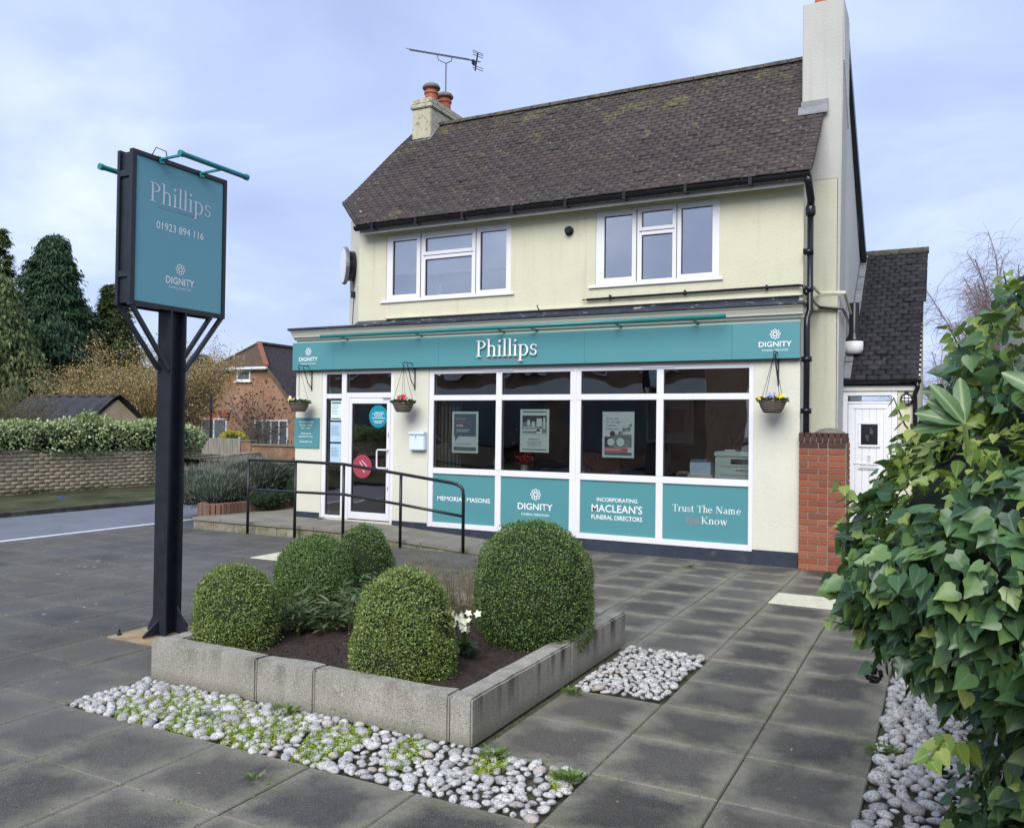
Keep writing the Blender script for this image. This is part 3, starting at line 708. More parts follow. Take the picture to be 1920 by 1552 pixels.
# cobble beds
def pebble_mesh(k_):
    V, T, U = ico(2); V = V.copy(); s = np.array([1+.25*math.sin(k_*1.7), .82+.12*math.cos(k_*2.3), .56])
    V = V*(1+.11*noise3(V, 1.5, k_))[:, None]*s
    me = pmesh('pebble', V*.034, T, U, 'pebble', True); return me, V*.034
PM = [pebble_mesh(k_) for k_ in range(6)]
def bed(rect, label, pitch, seedv, flush=.012):
    r = random.Random(seedv); x0, x1, y0, y1 = rect
    root = bpy.data.objects.new('cobble_bed', None); col.objects.link(root); root.location = ((x0+x1)/2, (y0+y1)/2, 0); ORG[root] = Vector(root.location)
    root['kind'] = 'structure'; root['label'] = label
    pts, grid = [], {}
    for _ in range(40000):
        s = r.choice((.62, .72, .85, .95, 1, 1.1, 1.25, 1.5)); x, y = r.uniform(x0+.02, x1-.02), r.uniform(y0+.02, y1-.02); rad = pitch/2*s
        gi, gj = int(x*8), int(y*8)
        nb = [q for a in (-1, 0, 1) for b in (-1, 0, 1) for q in grid.get((gi+a, gj+b), ())]
        if all((x-q[0])**2+(y-q[1])**2 > (.88*(rad+q[2]))**2 for q in nb):
            pts.append((x, y, rad, s)); grid.setdefault((gi, gj), []).append(pts[-1])
        if len(pts) > 900: break
    pts.sort(key=lambda q: q[0]**2+q[1]**2); near, rest = pts[:300], pts[300:]
    for x, y, rad, s in near:
        o = link('pebble', PM[r.randrange(6)][0], root); o.location = Vector((x, y, flush+r.uniform(-.006, .008)))-ORG[root]
        o.rotation_euler = (r.uniform(-.3, .3), r.uniform(-.3, .3), r.uniform(0, 6.28)); q = rad/.034*r.uniform(.92, 1.08); o.scale = (q*r.uniform(.9, 1.15), q, q*r.uniform(.75, 1.05))
    if rest:
        ds = []
        for x, y, rad, s in rest:
            V, T, U = ICO2[0], ICO2[1], ICO2[2]; a = r.uniform(0, 6.28); q = rad
            v = V*np.array([q*1.15, q*.9, q*.72]); c, s_ = math.cos(a), math.sin(a)
            ds.append((np.stack([v[:, 0]*c-v[:, 1]*s_+x, v[:, 0]*s_+v[:, 1]*c+y, v[:, 2]+flush], 1), T, U))
        to_obj('pebble_mass', cat_(ds), 'pebble', root, True)
    return root, pts
bed1, P1 = bed(BED1, 'long front bed of grey pebbles set in moss', .062, 3, .004)
bed2, P2 = bed(BED2, 'small square bed of grey pebbles beside the planter', .056, 5)
bed3, P3 = bed(BED3, 'bed of larger pale pebbles under the ivy', .074, 8)
def moss_bed(root, rect, thr_, n, seedv, hz=.020):
    g = np.random.default_rng(seedv); x = g.uniform(rect[0], rect[1], n); y = g.uniform(rect[2], rect[3], n)
    p = np.stack([x, y, np.zeros(n)], 1); k_ = noise3(p, 3.5, seedv) > thr_; p = p[k_]; p[:, 2] = g.uniform(-.012, hz, len(p))
    d = unit(np.stack([g.normal(size=len(p)), g.normal(size=len(p)), np.abs(g.normal(size=len(p)))+.7], 1))
    R = frames(d, rand_dirs(len(p))); to_obj('moss', scatter(leaf_base('quad'), R, p, g.uniform(.006, .012, len(p))), 'moss', root)
moss_bed(bed1, (BED1[0]+.2, BED1[1]-.02, BED1[2]+.01, BED1[3]-.05), -.05, 60000, 4, .017)
moss_bed(bed2, BED2, .35, 3500, 6, .012)
moss_bed(bed3, (-.29, .2, 3.3, 7), .35, 6000, 9, .014)
# thin lines of moss and weeds in the joints
g = np.random.default_rng(33); P_ = []
for _ in range(9000):
    if g.random() < .5: x = g.choice([v for v in XS if v > -7]); y = g.uniform(1.8, 10)
    else: y = g.choice(YS); x = g.uniform(-6.5, -.3)
    x += g.normal()*.006; y += g.normal()*.006
    if inside(x, y, PLANTER) or inside(x, y, BED1): continue
    P_.append((x, y, .0))
P_ = np.array(P_); k_ = noise3(P_, 2.0, 21) > .25; P_ = P_[k_]
d = unit(np.stack([g.normal(size=len(P_)), g.normal(size=len(P_)), np.abs(g.normal(size=len(P_)))+.5], 1))
o = link('joint_moss', pmesh('joint_moss', *scatter(leaf_base('quad'), frames(d, rand_dirs(len(P_))), P_, g.uniform(.004, .013, len(P_))), 'weed_leaf'), pav); o['kind'] = 'stuff'
# fallen debris
g = np.random.default_rng(35); P_ = np.stack([g.uniform(-8.5, -.4, 420), g.uniform(2, 9.5, 420), np.full(420, .004)], 1)
k_ = np.array([not inside(a, b, PLANTER) for a, b, _ in P_]); P_ = P_[k_]
d = unit(np.stack([g.normal(size=len(P_)), g.normal(size=len(P_)), g.normal(size=len(P_))*.1], 1))
o = link('leaf_litter', pmesh('leaf_litter', *scatter(leaf_base('quad'), frames(d, np.tile([[0, 0, 1.]], (len(P_), 1))+rand_dirs(len(P_))*.3), P_, g.uniform(.008, .022, len(P_))), 'dry_grass'), pav); o['kind'] = 'stuff'

# ================================================================ PLANTER
def block_mb(x0, x1, y0, y1, z0, z1):
    """concrete kerb block with a slightly worn, subdivided surface"""
    bm = bmesh.new(); bmesh.ops.create_cube(bm, size=1)
    for v in bm.verts: v.co = Vector(((x0+x1)/2+v.co.x*(x1-x0), (y0+y1)/2+v.co.y*(y1-y0), (z0+z1)/2+v.co.z*(z1-z0)))
    bmesh.ops.bevel(bm, geom=list(bm.edges), offset=.010, segments=2, affect='EDGES')
    L_ = max(x1-x0, y1-y0); ax = 0 if x1-x0 > y1-y0 else 1
    for k_ in range(1, int(L_/.12)):
        c = [(x0+x1)/2, (y0+y1)/2, 0]; c[ax] = (x0 if ax == 0 else y0)+L_*k_/int(L_/.12); nn = [0, 0, 0]; nn[ax] = 1
        bmesh.ops.bisect_plane(bm, geom=bm.verts[:]+bm.edges[:]+bm.faces[:], plane_co=c, plane_no=nn)
    vs = np.array([v.co[:] for v in bm.verts]); dn = noise3(vs, 7, int(L_*31))*.0035
    for v, d_ in zip(bm.verts, dn): v.co.z += d_ if v.co.z > z1-.03 else 0; v.co.y += d_*.6
    r = MB(); r.v = [tuple(v.co) for v in bm.verts]; r.f = [tuple(v.index for v in f.verts) for f in bm.faces]; bm.verts.index_update(); bm.free(); return r
plan = thing('planter', (-3.27, 4.84, 0), 'low raised bed of pale concrete kerb blocks on the forecourt', 'planter')
fx = [-4.43, -3.545, -3.115, -2.235]
for a, b in zip(fx, fx[1:]): block_mb(a+.003, b-.003, 3.69, 3.815, -.02, .232+random.uniform(-.003, .003)).build('block', 'planter_concrete', plan)
for a, b in ((3.69, 4.965), (4.965, 5.99)): block_mb(-2.232, -2.10, a+(.003 if a > 3.7 else 0), b-.003, -.02, .232).build('block', 'planter_concrete', plan)
for a, b in ((3.82, 4.9), (4.9, 5.86)): block_mb(-4.43, -4.305, a+.003, b-.003, -.02, .23).build('block', 'planter_concrete', plan)
for a, b in ((-4.43, -3.5), (-3.5, -2.9), (-2.9, -2.238)): block_mb(a+.003, b-.003, 5.865, 5.99, -.02, .23).build('block', 'planter_concrete', plan)
nx, ny = 60, 60; X = np.linspace(-4.31, -2.225, nx); Y = np.linspace(3.81, 5.87, ny); gx, gy = np.meshgrid(X, Y); p = np.stack([gx.ravel(), gy.ravel(), np.zeros(nx*ny)], 1)
p[:, 2] = .165+noise3(p, 3)*.012+noise3(p, 14, 2)*.007+rng.normal(size=len(p))*.006; T = []
for j in range(ny-1):
    for i in range(nx-1): a = j*nx+i; T += [(a, a+1, a+nx+1), (a, a+nx+1, a+nx)]
o = to_obj('soil', (p, np.array(T), np.zeros((len(p), 2))), 'soil', plan, kind=None)
g = np.random.default_rng(50); n = 2600; P_ = np.stack([g.uniform(-4.3, -2.24, n), g.uniform(3.82, 5.86, n), g.uniform(.16, .185, n)], 1)
to_obj('soil_crumbs', scatter(leaf_base('quad'), frames(rand_dirs(n), rand_dirs(n)), P_, g.uniform(.008, .022, n)), 'soil', plan)

# ================================================================ CLIPPED BOX DOMES
def topiary(c, rx, ry, zt, z0, label, seedv, mat, n):
    g = np.random.default_rng(seedv); cx, cy = c
    root = thing('topiary_bush', (cx, cy, z0), label, 'bush', 'clipped dome bushes in the planter')
    H = zt-z0
    prof = [(.80, 0), (.93, .10), (.99, .24), (1.0, .40), (.965, .56), (.885, .70), (.75, .82), (.55, .92), (.30, .98), (0, 1)]
    pt = np.linspace(0, 1, len(prof)); PR, PZ = np.array([q[0] for q in prof]), np.array([q[1] for q in prof])
    def surf(u, v):   # v 0 foot .. 1 top : profile of a clipped dome, narrower at the foot
        rr, z_ = np.interp(v, pt, PR), np.interp(v, pt, PZ); return np.stack([cx+rx*rr*np.cos(u), cy+ry*rr*np.sin(u), z0+H*z_], -1)
    vv_ = np.linspace(0, 1, 400); ds_ = np.hypot(np.gradient(np.interp(vv_, pt, PR))*rx, np.gradient(np.interp(vv_, pt, PZ))*H)*(np.interp(vv_, pt, PR)+.03); cdf = np.cumsum(ds_); cdf /= cdf[-1]
    a = g.uniform(0, 2*PI, n); v = np.interp(g.random(n), cdf, vv_)
    p = surf(a, v); ctr = np.array([cx, cy, z0+H*.42]); out = unit((p-ctr)/np.array([rx, ry, H*.55]))
    lump = noise3(p, 3.5, seedv+9)*.012+noise3(p, 6, seedv)*.013+noise3(p, 14, seedv+2)*.011+noise3(p, 30, seedv+1)*.006
    p = p+out*(lump+g.normal(size=n)*.007-.004+np.where(g.random(n) < .05, g.uniform(.006, .030, n), 0))[:, None]
    d = unit(out*.55+rand_dirs(n)*.85+np.array([0, 0, .25])); nr = unit(out+rand_dirs(n)*.55)
    to_obj('foliage', scatter(leaf_base('quad'), frames(d, nr), p, g.uniform(.008, .017, n)), mat, root)
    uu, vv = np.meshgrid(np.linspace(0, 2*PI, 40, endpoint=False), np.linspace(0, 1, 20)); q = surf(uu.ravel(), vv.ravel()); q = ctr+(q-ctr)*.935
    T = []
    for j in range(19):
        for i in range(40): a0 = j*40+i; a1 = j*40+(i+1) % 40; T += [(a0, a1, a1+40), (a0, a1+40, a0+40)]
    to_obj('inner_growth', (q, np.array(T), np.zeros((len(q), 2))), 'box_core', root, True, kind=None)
    m = MB(); m.tube([(cx, cy, z0-.05), (cx+.01, cy, z0+.15)], .025, 7); m.build('trunk', 'stem_brown', root)
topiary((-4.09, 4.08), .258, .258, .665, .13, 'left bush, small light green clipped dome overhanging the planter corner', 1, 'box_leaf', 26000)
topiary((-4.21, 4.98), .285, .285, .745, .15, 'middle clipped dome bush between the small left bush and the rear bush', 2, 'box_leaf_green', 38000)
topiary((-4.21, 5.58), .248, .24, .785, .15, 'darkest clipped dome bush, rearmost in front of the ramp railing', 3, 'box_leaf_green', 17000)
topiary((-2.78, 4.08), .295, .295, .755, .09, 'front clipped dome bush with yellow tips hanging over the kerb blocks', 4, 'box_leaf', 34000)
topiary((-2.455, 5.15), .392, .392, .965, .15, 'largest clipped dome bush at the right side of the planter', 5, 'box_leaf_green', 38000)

def rosette_plant(c, n_st, h, leaf_l, label, mat, seedv, kind='lance', spread=.18, cat='plant', name='leafy_plant', whorl=16, top_only=False):
    g = np.random.default_rng(seedv); root = thing(name, c, label, cat); P_, D, Nn, S, seg = [], [], [], [], []
    for s_ in range(n_st):
        a = g.uniform(0, 6.28); r_ = spread*math.sqrt(g.random()); hh = h*g.uniform(.55, 1); b = np.array([c[0]+math.cos(a)*r_*.5, c[1]+math.sin(a)*r_*.5, c[2]])
        t_ = np.array([c[0]+math.cos(a)*r_, c[1]+math.sin(a)*r_, c[2]+hh]); seg.append([*b, *t_, .005, .003])
        for q in range(whorl):
            f = (g.uniform(.75, 1) if top_only else g.uniform(.2, 1)); p = b+(t_-b)*f; an = g.uniform(0, 6.28)
            d = np.array([math.cos(an), math.sin(an), g.uniform(-.2, .7) if not top_only else g.uniform(0, .9)]); P_.append(p); D.append(d); Nn.append((0, 0, 1)); S.append(leaf_l*g.uniform(.6, 1.1))
    D = unit(np.array(D)); Nn = unit(np.array(Nn, float)+rand_dirs(len(D))*.35)
    to_obj('leaves', scatter(leaf_base(kind), frames(D, Nn), np.array(P_), np.array(S)), mat, root)
    to_obj('stems', twigs(seg), 'stem_brown', root, kind=None); return root
rosette_plant((-3.68, 4.70, .16), 34, .33, .105, 'dark green plant with narrow drooping leaves in the middle of the planter', 'lance_leaf', 61, spread=.34)
rosette_plant((-3.80, 5.15, .16), 7, .36, .085, 'bright green bottlebrush-like shoots behind the front bush', 'lance_light', 62, spread=.10, whorl=34)
rosette_plant((-3.98, 4.52, .16), 18, .26, .10, 'lower dark leafy plant between the left bush and the middle dome bush', 'lance_leaf', 66, spread=.2)
rosette_plant((-3.42, 4.95, .16), 16, .30, .10, 'narrow-leaved green plant in front of the dried stems', 'lance_leaf', 67, spread=.2)
rosette_plant((-3.12, 5.20, .16), 22, .40, .05, 'fine feathery green plant beside the largest dome bush', 'lance_light', 63, 'blade', spread=.24, whorl=22)
# dried stems
g = np.random.default_rng(64); root = thing('dry_plant', (-3.35, 5.55, .16), 'dried pale stems and seed heads behind the front bush', 'plant'); seg = []
for _ in range(170):
    x, y = g.uniform(-3.75, -2.95), g.uniform(5.35, 5.75); h_ = g.uniform(.18, .44); a, b = g.normal()*.07, g.normal()*.07
    seg.append([x, y, .16, x+a, y+b, .16+h_, .0022, .0014])
    for q in range(5):
        f = g.uniform(.5, 1); seg.append([x+a*f, y+b*f, .16+h_*f, x+a*f+g.normal()*.025, y+b*f+g.normal()*.02, .16+h_*f+g.uniform(.01, .05), .0022, .001])
to_obj('stems', twigs(seg), 'dry_grass', root)
# hellebore
hx, hy = -2.66, 4.55; root = thing('hellebore', (hx, hy, .16), 'white flowering plant between the front and largest dome bushes', 'flower')
g = np.random.default_rng(65); n = 22; an = g.uniform(0, 6.28, n); d = unit(np.stack([np.cos(an), np.sin(an), g.uniform(-.2, .6, n)], 1)); pp = np.tile([[hx, hy, .20]], (n, 1))+g.normal(size=(n, 3))*[.03, .03, .02]+[0, 0, .02]
to_obj('leaves', scatter(leaf_base('laurel'), frames(d, np.tile([[0, 0, 1.]], (n, 1))+rand_dirs(n)*.2), pp, g.uniform(.09, .14, n)), 'hellebore_leaf', root)
seg, Pf, Df = [], [], []
for f in range(20):
    a = g.uniform(0, 6.28); r_ = g.uniform(.02, .105); q = np.array([hx+math.cos(a)*r_, hy+math.sin(a)*r_, g.uniform(.34, .44)]); seg.append([hx, hy, .18, *q, .004, .003])
    fd = unit(np.array([g.normal()*.6, -.8+g.normal()*.3, g.uniform(-.1, .7)])); b1_ = unit(np.cross(fd, [0, 0, 1.])); b2_ = np.cross(fd, b1_)
    for k_ in range(5):
        t = 2*PI*k_/5; Pf.append(q); Df.append((b1_*math.cos(t)+b2_*math.sin(t)+fd*.45, fd))
to_obj('stems', twigs(seg), 'weed_leaf', root, kind=None)
fl = scatter(leaf_base('heart'), frames(unit(np.array([a for a, _ in Df])), np.array([b for _, b in Df])), np.array(Pf), np.full(len(Pf), .030)*1.0)
V = fl[0]; to_obj('flowers', (V, fl[1], fl[2]), 'flower_white', root)
# weeds growing along kerbs and joints
def weed(c, n_, s_, label, seedv, mat='weed_leaf'):
    g = np.random.default_rng(seedv); root = thing('weed', c, label, 'weed'); an = g.uniform(0, 6.28, n_); r_ = g.random(n_)*s_*1.1
    d = unit(np.stack([np.cos(an), np.sin(an), g.uniform(.1, 1.1, n_)], 1)); pp = np.stack([c[0]+np.cos(an)*r_, c[1]+np.sin(an)*r_*.6, np.full(n_, c[2])+g.random(n_)*s_*.35], 1)
    to_obj('leaves', scatter(leaf_base('lance'), frames(d, np.tile([[0, 0, 1.]], (n_, 1))+rand_dirs(n_)*.3), pp, g.uniform(.4, 1, n_)*s_), mat, root)
weed((-3.22, 3.58, .01), 90, .06, 'feathery weed by the kerb joint in the long pebble bed', 71)
weed((-1.50, 3.52, .01), 170, .055, 'spreading weed at the right end of the long pebble bed', 72)
weed((-1.92, 3.60, .01), 110, .055, 'weed clump at the outer corner of the planter', 73)
weed((-2.73, 2.86, .0), 26, .06, 'small grass tuft in a flag joint in front of the long pebble bed', 74)
weed((-1.98, 4.68, .01), 90, .045, 'low weed at the near corner of the small pebble bed', 75)
weed((-.26, 4.55, .01), 130, .06, 'parsley-like weed among pebbles at the edge under the ivy', 76)
weed((-3.55, 3.30, .02), 60, .04, 'small weed amid moss in the middle of the long pebble bed', 77)
weed((-4.70, 4.75, .0), 60, .05, 'weed sprouting behind the base of the signpost', 78)
weed((-2.62, 9.6, .0), 60, .06, 'small weed in the paving before the shop window', 79)
weed((-8.5, 10.18, .145), 60, .05, 'weed growing at the foot of the shop door frame', 80)

# ================================================================ THE SHOP HOUSE
YF, YU = 10.25, 10.40
house = thing('shop_house', (-5.0, 12.5, 0), 'cream rendered two storey shop with flat above and brown tiled roof', 'building')
WH = [(-6.62, -2.02, -.05, 2.41), (-8.58, -7.23, .165, 2.42)]
m = MB(); wall_cells(m, -9.10, -1.49, -.05, 2.93, YF, YF+.22, WH); m.build('wall', 'cream_pilaster', house)
m = MB(); m.box(-9.10, -8.92, YF+.22, 12.6, -.05, 2.93); m.build('side_wall', 'cream_wall', house); m = MB(); m.box(-1.67, -1.49, YF+.22, 11.2, -.05, 3.30); m.build('side_wall', 'cream_wall', house)
# upper storey
UW = [(-7.51, -5.39, 3.475, 4.455), (-4.122, -2.48, 3.485, 4.47)]
m = MB(); wall_cells(m, -8.02, -1.485, 3.0, 4.62, YU, YU+.25, UW); m.build('upper_wall', 'cream_wall', house)
m = MB(); m.prism([(-8.02, 10.402, 3.0), (-8.60, 10.92, 3.0), (-8.60, 14.9, 3.0), (-8.30, 14.9, 3.0), (-8.30, 11.0, 3.0), (-7.9, 10.66, 3.0)], (0, 0, 1.9))
m.build('splayed_wall', 'cream_pilaster', house)
m = MB(); m.prism([(-8.50, 10.95, 4.88), (-8.50, 14.4, 4.88), (-8.30, 12.3, 6.45)], (.25, 0, 0)); m.build('gable_wall', 'cream_wall', house)
m = MB(); m.box(-1.70, -1.487, YU+.25, 14.9, 2.9, 4.62); m.build('return_wall', 'cream_aged', house)
m = MB(); m.prism([(-1.50, 11.9, 0), (-1.50, 14.95, 0), (-1.50, 14.95, 4.2), (-1.50, 12.3, 6.6), (-1.50, 11.9, 6.3)], (.30, 0, 0)); m.build('gable_wall', 'white_render', house)
# chimney breast and stack at the right gable
m = MB(); b_, t_ = 0., 7.06
P0 = [(-1.62, 11.2), (-1.195, 11.2), (-1.195, 11.85), (-1.62, 11.85)]
m.add([(x, y, b_) for x, y in P0]+[(x+(.06 if i in (1, 2) else -.01), y, t_) for i, (x, y) in enumerate(P0)], [(3, 2, 1, 0), (4, 5, 6, 7), (0, 1, 5, 4), (1, 2, 6, 5), (2, 3, 7, 6), (3, 0, 4, 7)])
chm = m.build('chimney_stack', 'chimney_render', house, bevel=.012)
m = MB(); m.box(-1.50, -1.193, 11.194, 11.9, 0, 4.78); m.build('chimney_breast', 'cream_aged', house, bevel=.006)
m = MB(); m.prism([(-1.197, 11.26, 6.28), (-1.197, 11.86, 5.6), (-1.197, 11.86, 7.0), (-1.197, 11.26, 7.0)], (.066, 0, 0)); m.build('render_patch', 'white_render', house)
m = MB(); m.lathe((-1.43, 11.45, 7.05), [(.10, 0), (.10, .10), (.085, .14), (.085, .35)], 14); m.build('chimney_pot', 'terracotta', chm, smooth=False)
m = MB(); m.box(-1.64, -1.31, 11.185, 11.21, 5.72, 5.80); m.build('lead_flashing', 'roof_lead', house)
m = MB(); m.prism([(-1.67, 11.13, 5.63), (-1.67, 11.19, 5.735), (-1.67, 11.19, 5.705), (-1.67, 11.13, 5.61)], (.36, 0, 0)); m.build('lead_flashing', 'roof_lead', house)

# roof: solid deck, then courses of plain tiles
E_Y, E_Z, R_Y, R_Z = 10.12, 4.60, 12.30, 6.80
def slope(s):
    """height and depth along the front slope, with a kick at the eave"""
    s = max(0, min(1, s)); y = E_Y+(R_Y-E_Y)*s; z = E_Z+(R_Z-E_Z)*s - .10*math.sin(PI*min(1, s*1.25))*.9*(1-s); return y, z
def xl(s):
    y = E_Y+(R_Y-E_Y)*s
    return -7.84-(.78*(y-E_Y)/.62) if y < 10.74 else -8.62+.36*(y-10.74)/(R_Y-10.74)
def xr(s):
    y, z = slope(s); return -1.36 if y < 11.16 else -1.64
m = MB(); ns = 24
for i in range(ns):
    s0, s1 = i/ns, (i+1)/ns; (y0, z0), (y1, z1) = slope(s0), slope(s1); a0, a1, c0, c1 = xl(s0)+.03, xl(s1)+.03, xr(s0)-.03, xr(s1)-.03
    if c1 < c0-.05: c1 = c0
    d = .07; v = [(a0, y0, z0-.02), (c0, y0, z0-.02), (c1, y1, z1-.02), (a1, y1, z1-.02)]
    m.add(v+[(x, y, z-d) for x, y, z in v], [(0, 1, 2, 3), (7, 6, 5, 4), (0, 3, 7, 4), (1, 5, 6, 2), (0, 4, 5, 1), (3, 2, 6, 7)])
m.build('roof_deck', 'roof_tile', house)
m = MB(); m.add([(-8.10, R_Y, R_Z), (-1.30, R_Y, R_Z), (-1.16, 14.95, 4.0), (-8.4, 14.95, 4.0), (-8.10, R_Y, R_Z-.09), (-1.30, R_Y, R_Z-.09), (-1.16, 14.95, 3.91), (-8.4, 14.95, 3.91)],
    [(0, 3, 2, 1), (4, 5, 6, 7), (0, 1, 5, 4), (1, 2, 6, 5), (2, 3, 7, 6), (3, 0, 4, 7)]); m.build('rear_roof', 'lean_tile', house)
m = MB(); m.bar((-1.19, 11.95, 7.02-.06), (-1.14, 14.55, 4.30), .07, .13); m.build('rear_verge_board', 'black_metal', house)
def tile_base(w_=.163, l_=.150, t_=.019, camber=.004):
    n = 4; V = []
    for k_, (zz_) in enumerate((0, -t_)):
        for yy in (0, l_):
            for i in range(n+1): u = i/n-.5; V.append((u*w_, yy, zz_+camber*(1-(2*u)**2)))
    def q(k_, j, i): return k_*(2*(n+1))+j*(n+1)+i
    F = []
    for i in range(n): F += [(q(0,0,i), q(0,0,i+1), q(0,1,i+1), q(0,1,i)), (q(1,0,i), q(0,0,i), q(0,1,i), q(1,1,i)) if i == 0 else (q(1,0,i), q(1,0,i+1), q(0,0,i+1), q(0,0,i))]
    F += [(q(1,0,0), q(1,0,1), q(0,0,1), q(0,0,0)), (q(0,0,n), q(1,0,n), q(1,1,n), q(0,1,n))]
    T = []
    for f in F: T += [(f[0], f[1], f[2]), (f[0], f[2], f[3])]
    return np.array(V, float), np.array(T), np.zeros((len(V), 2))
TB = tile_base()
def tile_roof(parent, rows, gauge_fn, xl_f, xr_f, mat, w_, seedv, near_key, limit=300, hump=1.0, gaps=()):
    """rows of tiles; each tile laid at its place with a little unevenness"""
    r = random.Random(seedv); items = []
    for i in range(rows):
        s0 = i/rows; s1 = (i+1)/rows; (y0, z0), (y1, z1) = gauge_fn(s0), gauge_fn(s1)
        a, c = xl_f(s0+.3/rows), xr_f(s0+.3/rows); off = (w_/2 if i % 2 else 0); x = 0
        L_ = math.hypot(y1-y0, z1-z0); ang = math.atan2(z1-z0, y1-y0)-.125
        x = math.floor(a/w_)*w_+w_/2+off; last = None
        while x-w_/2 < a: x += w_
        if x-w_/2-a > .012: items.append((a+w_/2, y0-.012*math.cos(ang), z0+.0173, ang, 0, L_))
        while x < c-w_*.5+.002:
            if x-w_/2 < a-.02: x += w_; continue
            xx = x; lift = .018+r.uniform(-.0015, .003)+(.012 if r.random() < .035 else 0)
            items.append((xx+r.uniform(-.003, .003), y0-.012*math.cos(ang), z0+lift, ang+r.uniform(-.02, .02)+(r.uniform(.03, .07) if r.random() < .05 else 0), r.uniform(-.016, .016), L_)); last = x; x += w_
        if last is not None and c-(last+w_/2) > .012: items.append((c-w_/2, y0-.012*math.cos(ang), z0+.0175, ang, 0, L_))
    items.sort(key=near_key)
    me = pmesh('roof_tile', TB[0]*np.array([w_/.166, 1, 1]), TB[1], TB[2], mat)
    def mat3(ang, yaw): return np.array((Matrix.Rotation(ang, 3, 'X') @ Matrix.Rotation(yaw, 3, 'Z')))
    for (x, y, z, ang, yaw, L_) in items[:limit]:
        o = link('roof_tile', me, parent); o.location = Vector((x, y, z))-ORG[parent]; o.rotation_euler = (ang, 0, yaw)
    rest = items[limit:]
    if rest:
        R = np.stack([mat3(q[3], q[4]) for q in rest]); P_ = np.array([q[:3] for q in rest])
        to_obj('roof_tiles', scatter((TB[0]*np.array([w_/.166, 1, 1]), TB[1], TB[2]), R, P_, np.ones(len(rest))), mat, parent)
    return len(items)
n_t = tile_roof(house, 34, slope, xl, xr, 'roof_tile', .166, 4, lambda q: q[0]**2+(q[1])**2+(q[2]-1.6)**2)
# ridge tiles
k_ = 0; x = -8.0
while x < -1.62:
    m = MB(); a = []
    for t in range(7): an = PI*t/6; a.append((x, R_Y-.095*math.cos(an), R_Z-.03+.082*math.sin(an)+random.uniform(0, .004)))
    m.prism(a, (.325, 0, random.uniform(-.004, .004))); m.build('ridge_tile', 'ridge_tile', house, bevel=.004); x += .335
g = np.random.default_rng(91); n = 5200; s_ = g.uniform(0, 1, n); xx = g.uniform(-8.4, -1.5, n); P_ = []
for s0, x0 in zip(s_, xx):
    y, z = slope(s0); P_.append((x0, y, z+.026))
P_ = np.array(P_); k_ = (noise3(P_, 1.6, 31)+.9*(s_-.55) > .62) & (xx > np.array([xl(v) for v in s_])) & (xx < np.array([xr(v) for v in s_])); P_ = P_[k_]
d = unit(rand_dirs(len(P_))+np.array([0, -.6, .8])); to_obj('roof_moss', scatter(leaf_base('quad'), frames(d, rand_dirs(len(P_))), P_, g.uniform(.010, .030, len(P_))), 'moss_roof', house)

# left chimney at the ridge, pots, aerial
m = MB(); m.box(-8.155, -7.775, 11.98, 13.10, 6.30, 7.02); m.box(-8.185, -7.745, 11.95, 13.13, 7.02, 7.10); m.box(-8.165, -7.765, 11.97, 13.11, 7.10, 7.19)
ch2 = m.build('chimney', 'chimney_mossy', house, bevel=.014)
for y in (12.28, 12.72):
    m = MB(); m.lathe((-7.965, y, 7.19), [(.125, 0), (.125, .05), (.108, .06), (.108, .17), (.125, .18), (.125, .21), (.11, .22), (.11, .27)], 18); po = m.build('chimney_pot', 'terracotta', ch2)
    m = MB(); m.lathe((-7.965, y, 7.46), [(.15, 0), (.155, .03), (.13, .07), (.08, .10), (.01, .115)], 18); m.build('pot_cap', 'stone_cap', po, smooth=True) if False else None
    c_ = MB(); c_.lathe((-7.965, y, 7.455), [(.15, 0), (.158, .025), (.135, .065), (.08, .095), (.01, .108)], 18); c_.build('pot_cap', 'stone_cap', ch2, smooth=True)
m = MB(); m.bar((-8.20, 11.93, 6.42), (-7.74, 11.93, 6.44), .03, .05); m.bar((-7.75, 11.95, 6.44), (-7.76, 12.3, 6.84), .03, .06); m.build('lead_flashing', 'roof_lead', house)
ant = thing('tv_aerial', (-7.91, 12.66, 7.19), 'long toothed television aerial on a thin mast behind the chimney pots', 'aerial')
m = MB(); m.tube([(-7.91, 12.66, 7.1), (-7.91, 12.66, 8.05)], .012, 6); m.build('mast', 'aerial_metal', ant)
A, B = Vector((-8.655, 12.6, 8.41)), Vector((-7.22, 12.68, 7.955)); m = MB(); m.bar(A, B, .016); m.tube([A.lerp(B, .40)+Vector((0, 0, -.01)), A.lerp(B, .42)+Vector((0, 0, -.09)), (-7.91, 12.66, 8.05), A.lerp(B, .60)+Vector((0, 0, -.07)), A.lerp(B, .61)], .008, 5); m.build('boom', 'aerial_metal', ant)
m = MB()
for i in range(17): c = A.lerp(B, i/19); m.bar(c-Vector((.035, .07, -.012)), c+Vector((.035, .07, .020)), .008)
c = A.lerp(B, .93)
for dz in (-.17, -.13, .06, .10, .13): m.bar(c+Vector((.03, -.14, dz)), c+Vector((.07, .16, dz+.04)), .008)
m.build('elements', 'aerial_metal', ant)
m = MB(); m.bar(c+Vector((0, 0, -.17)), c+Vector((.05, 0, .13)), .02); m.box(c.x-.05, c.x-.01, c.y-.04, c.y+.04, c.z-.05, c.z+.02); m.build('reflector', 'black_plastic', ant)

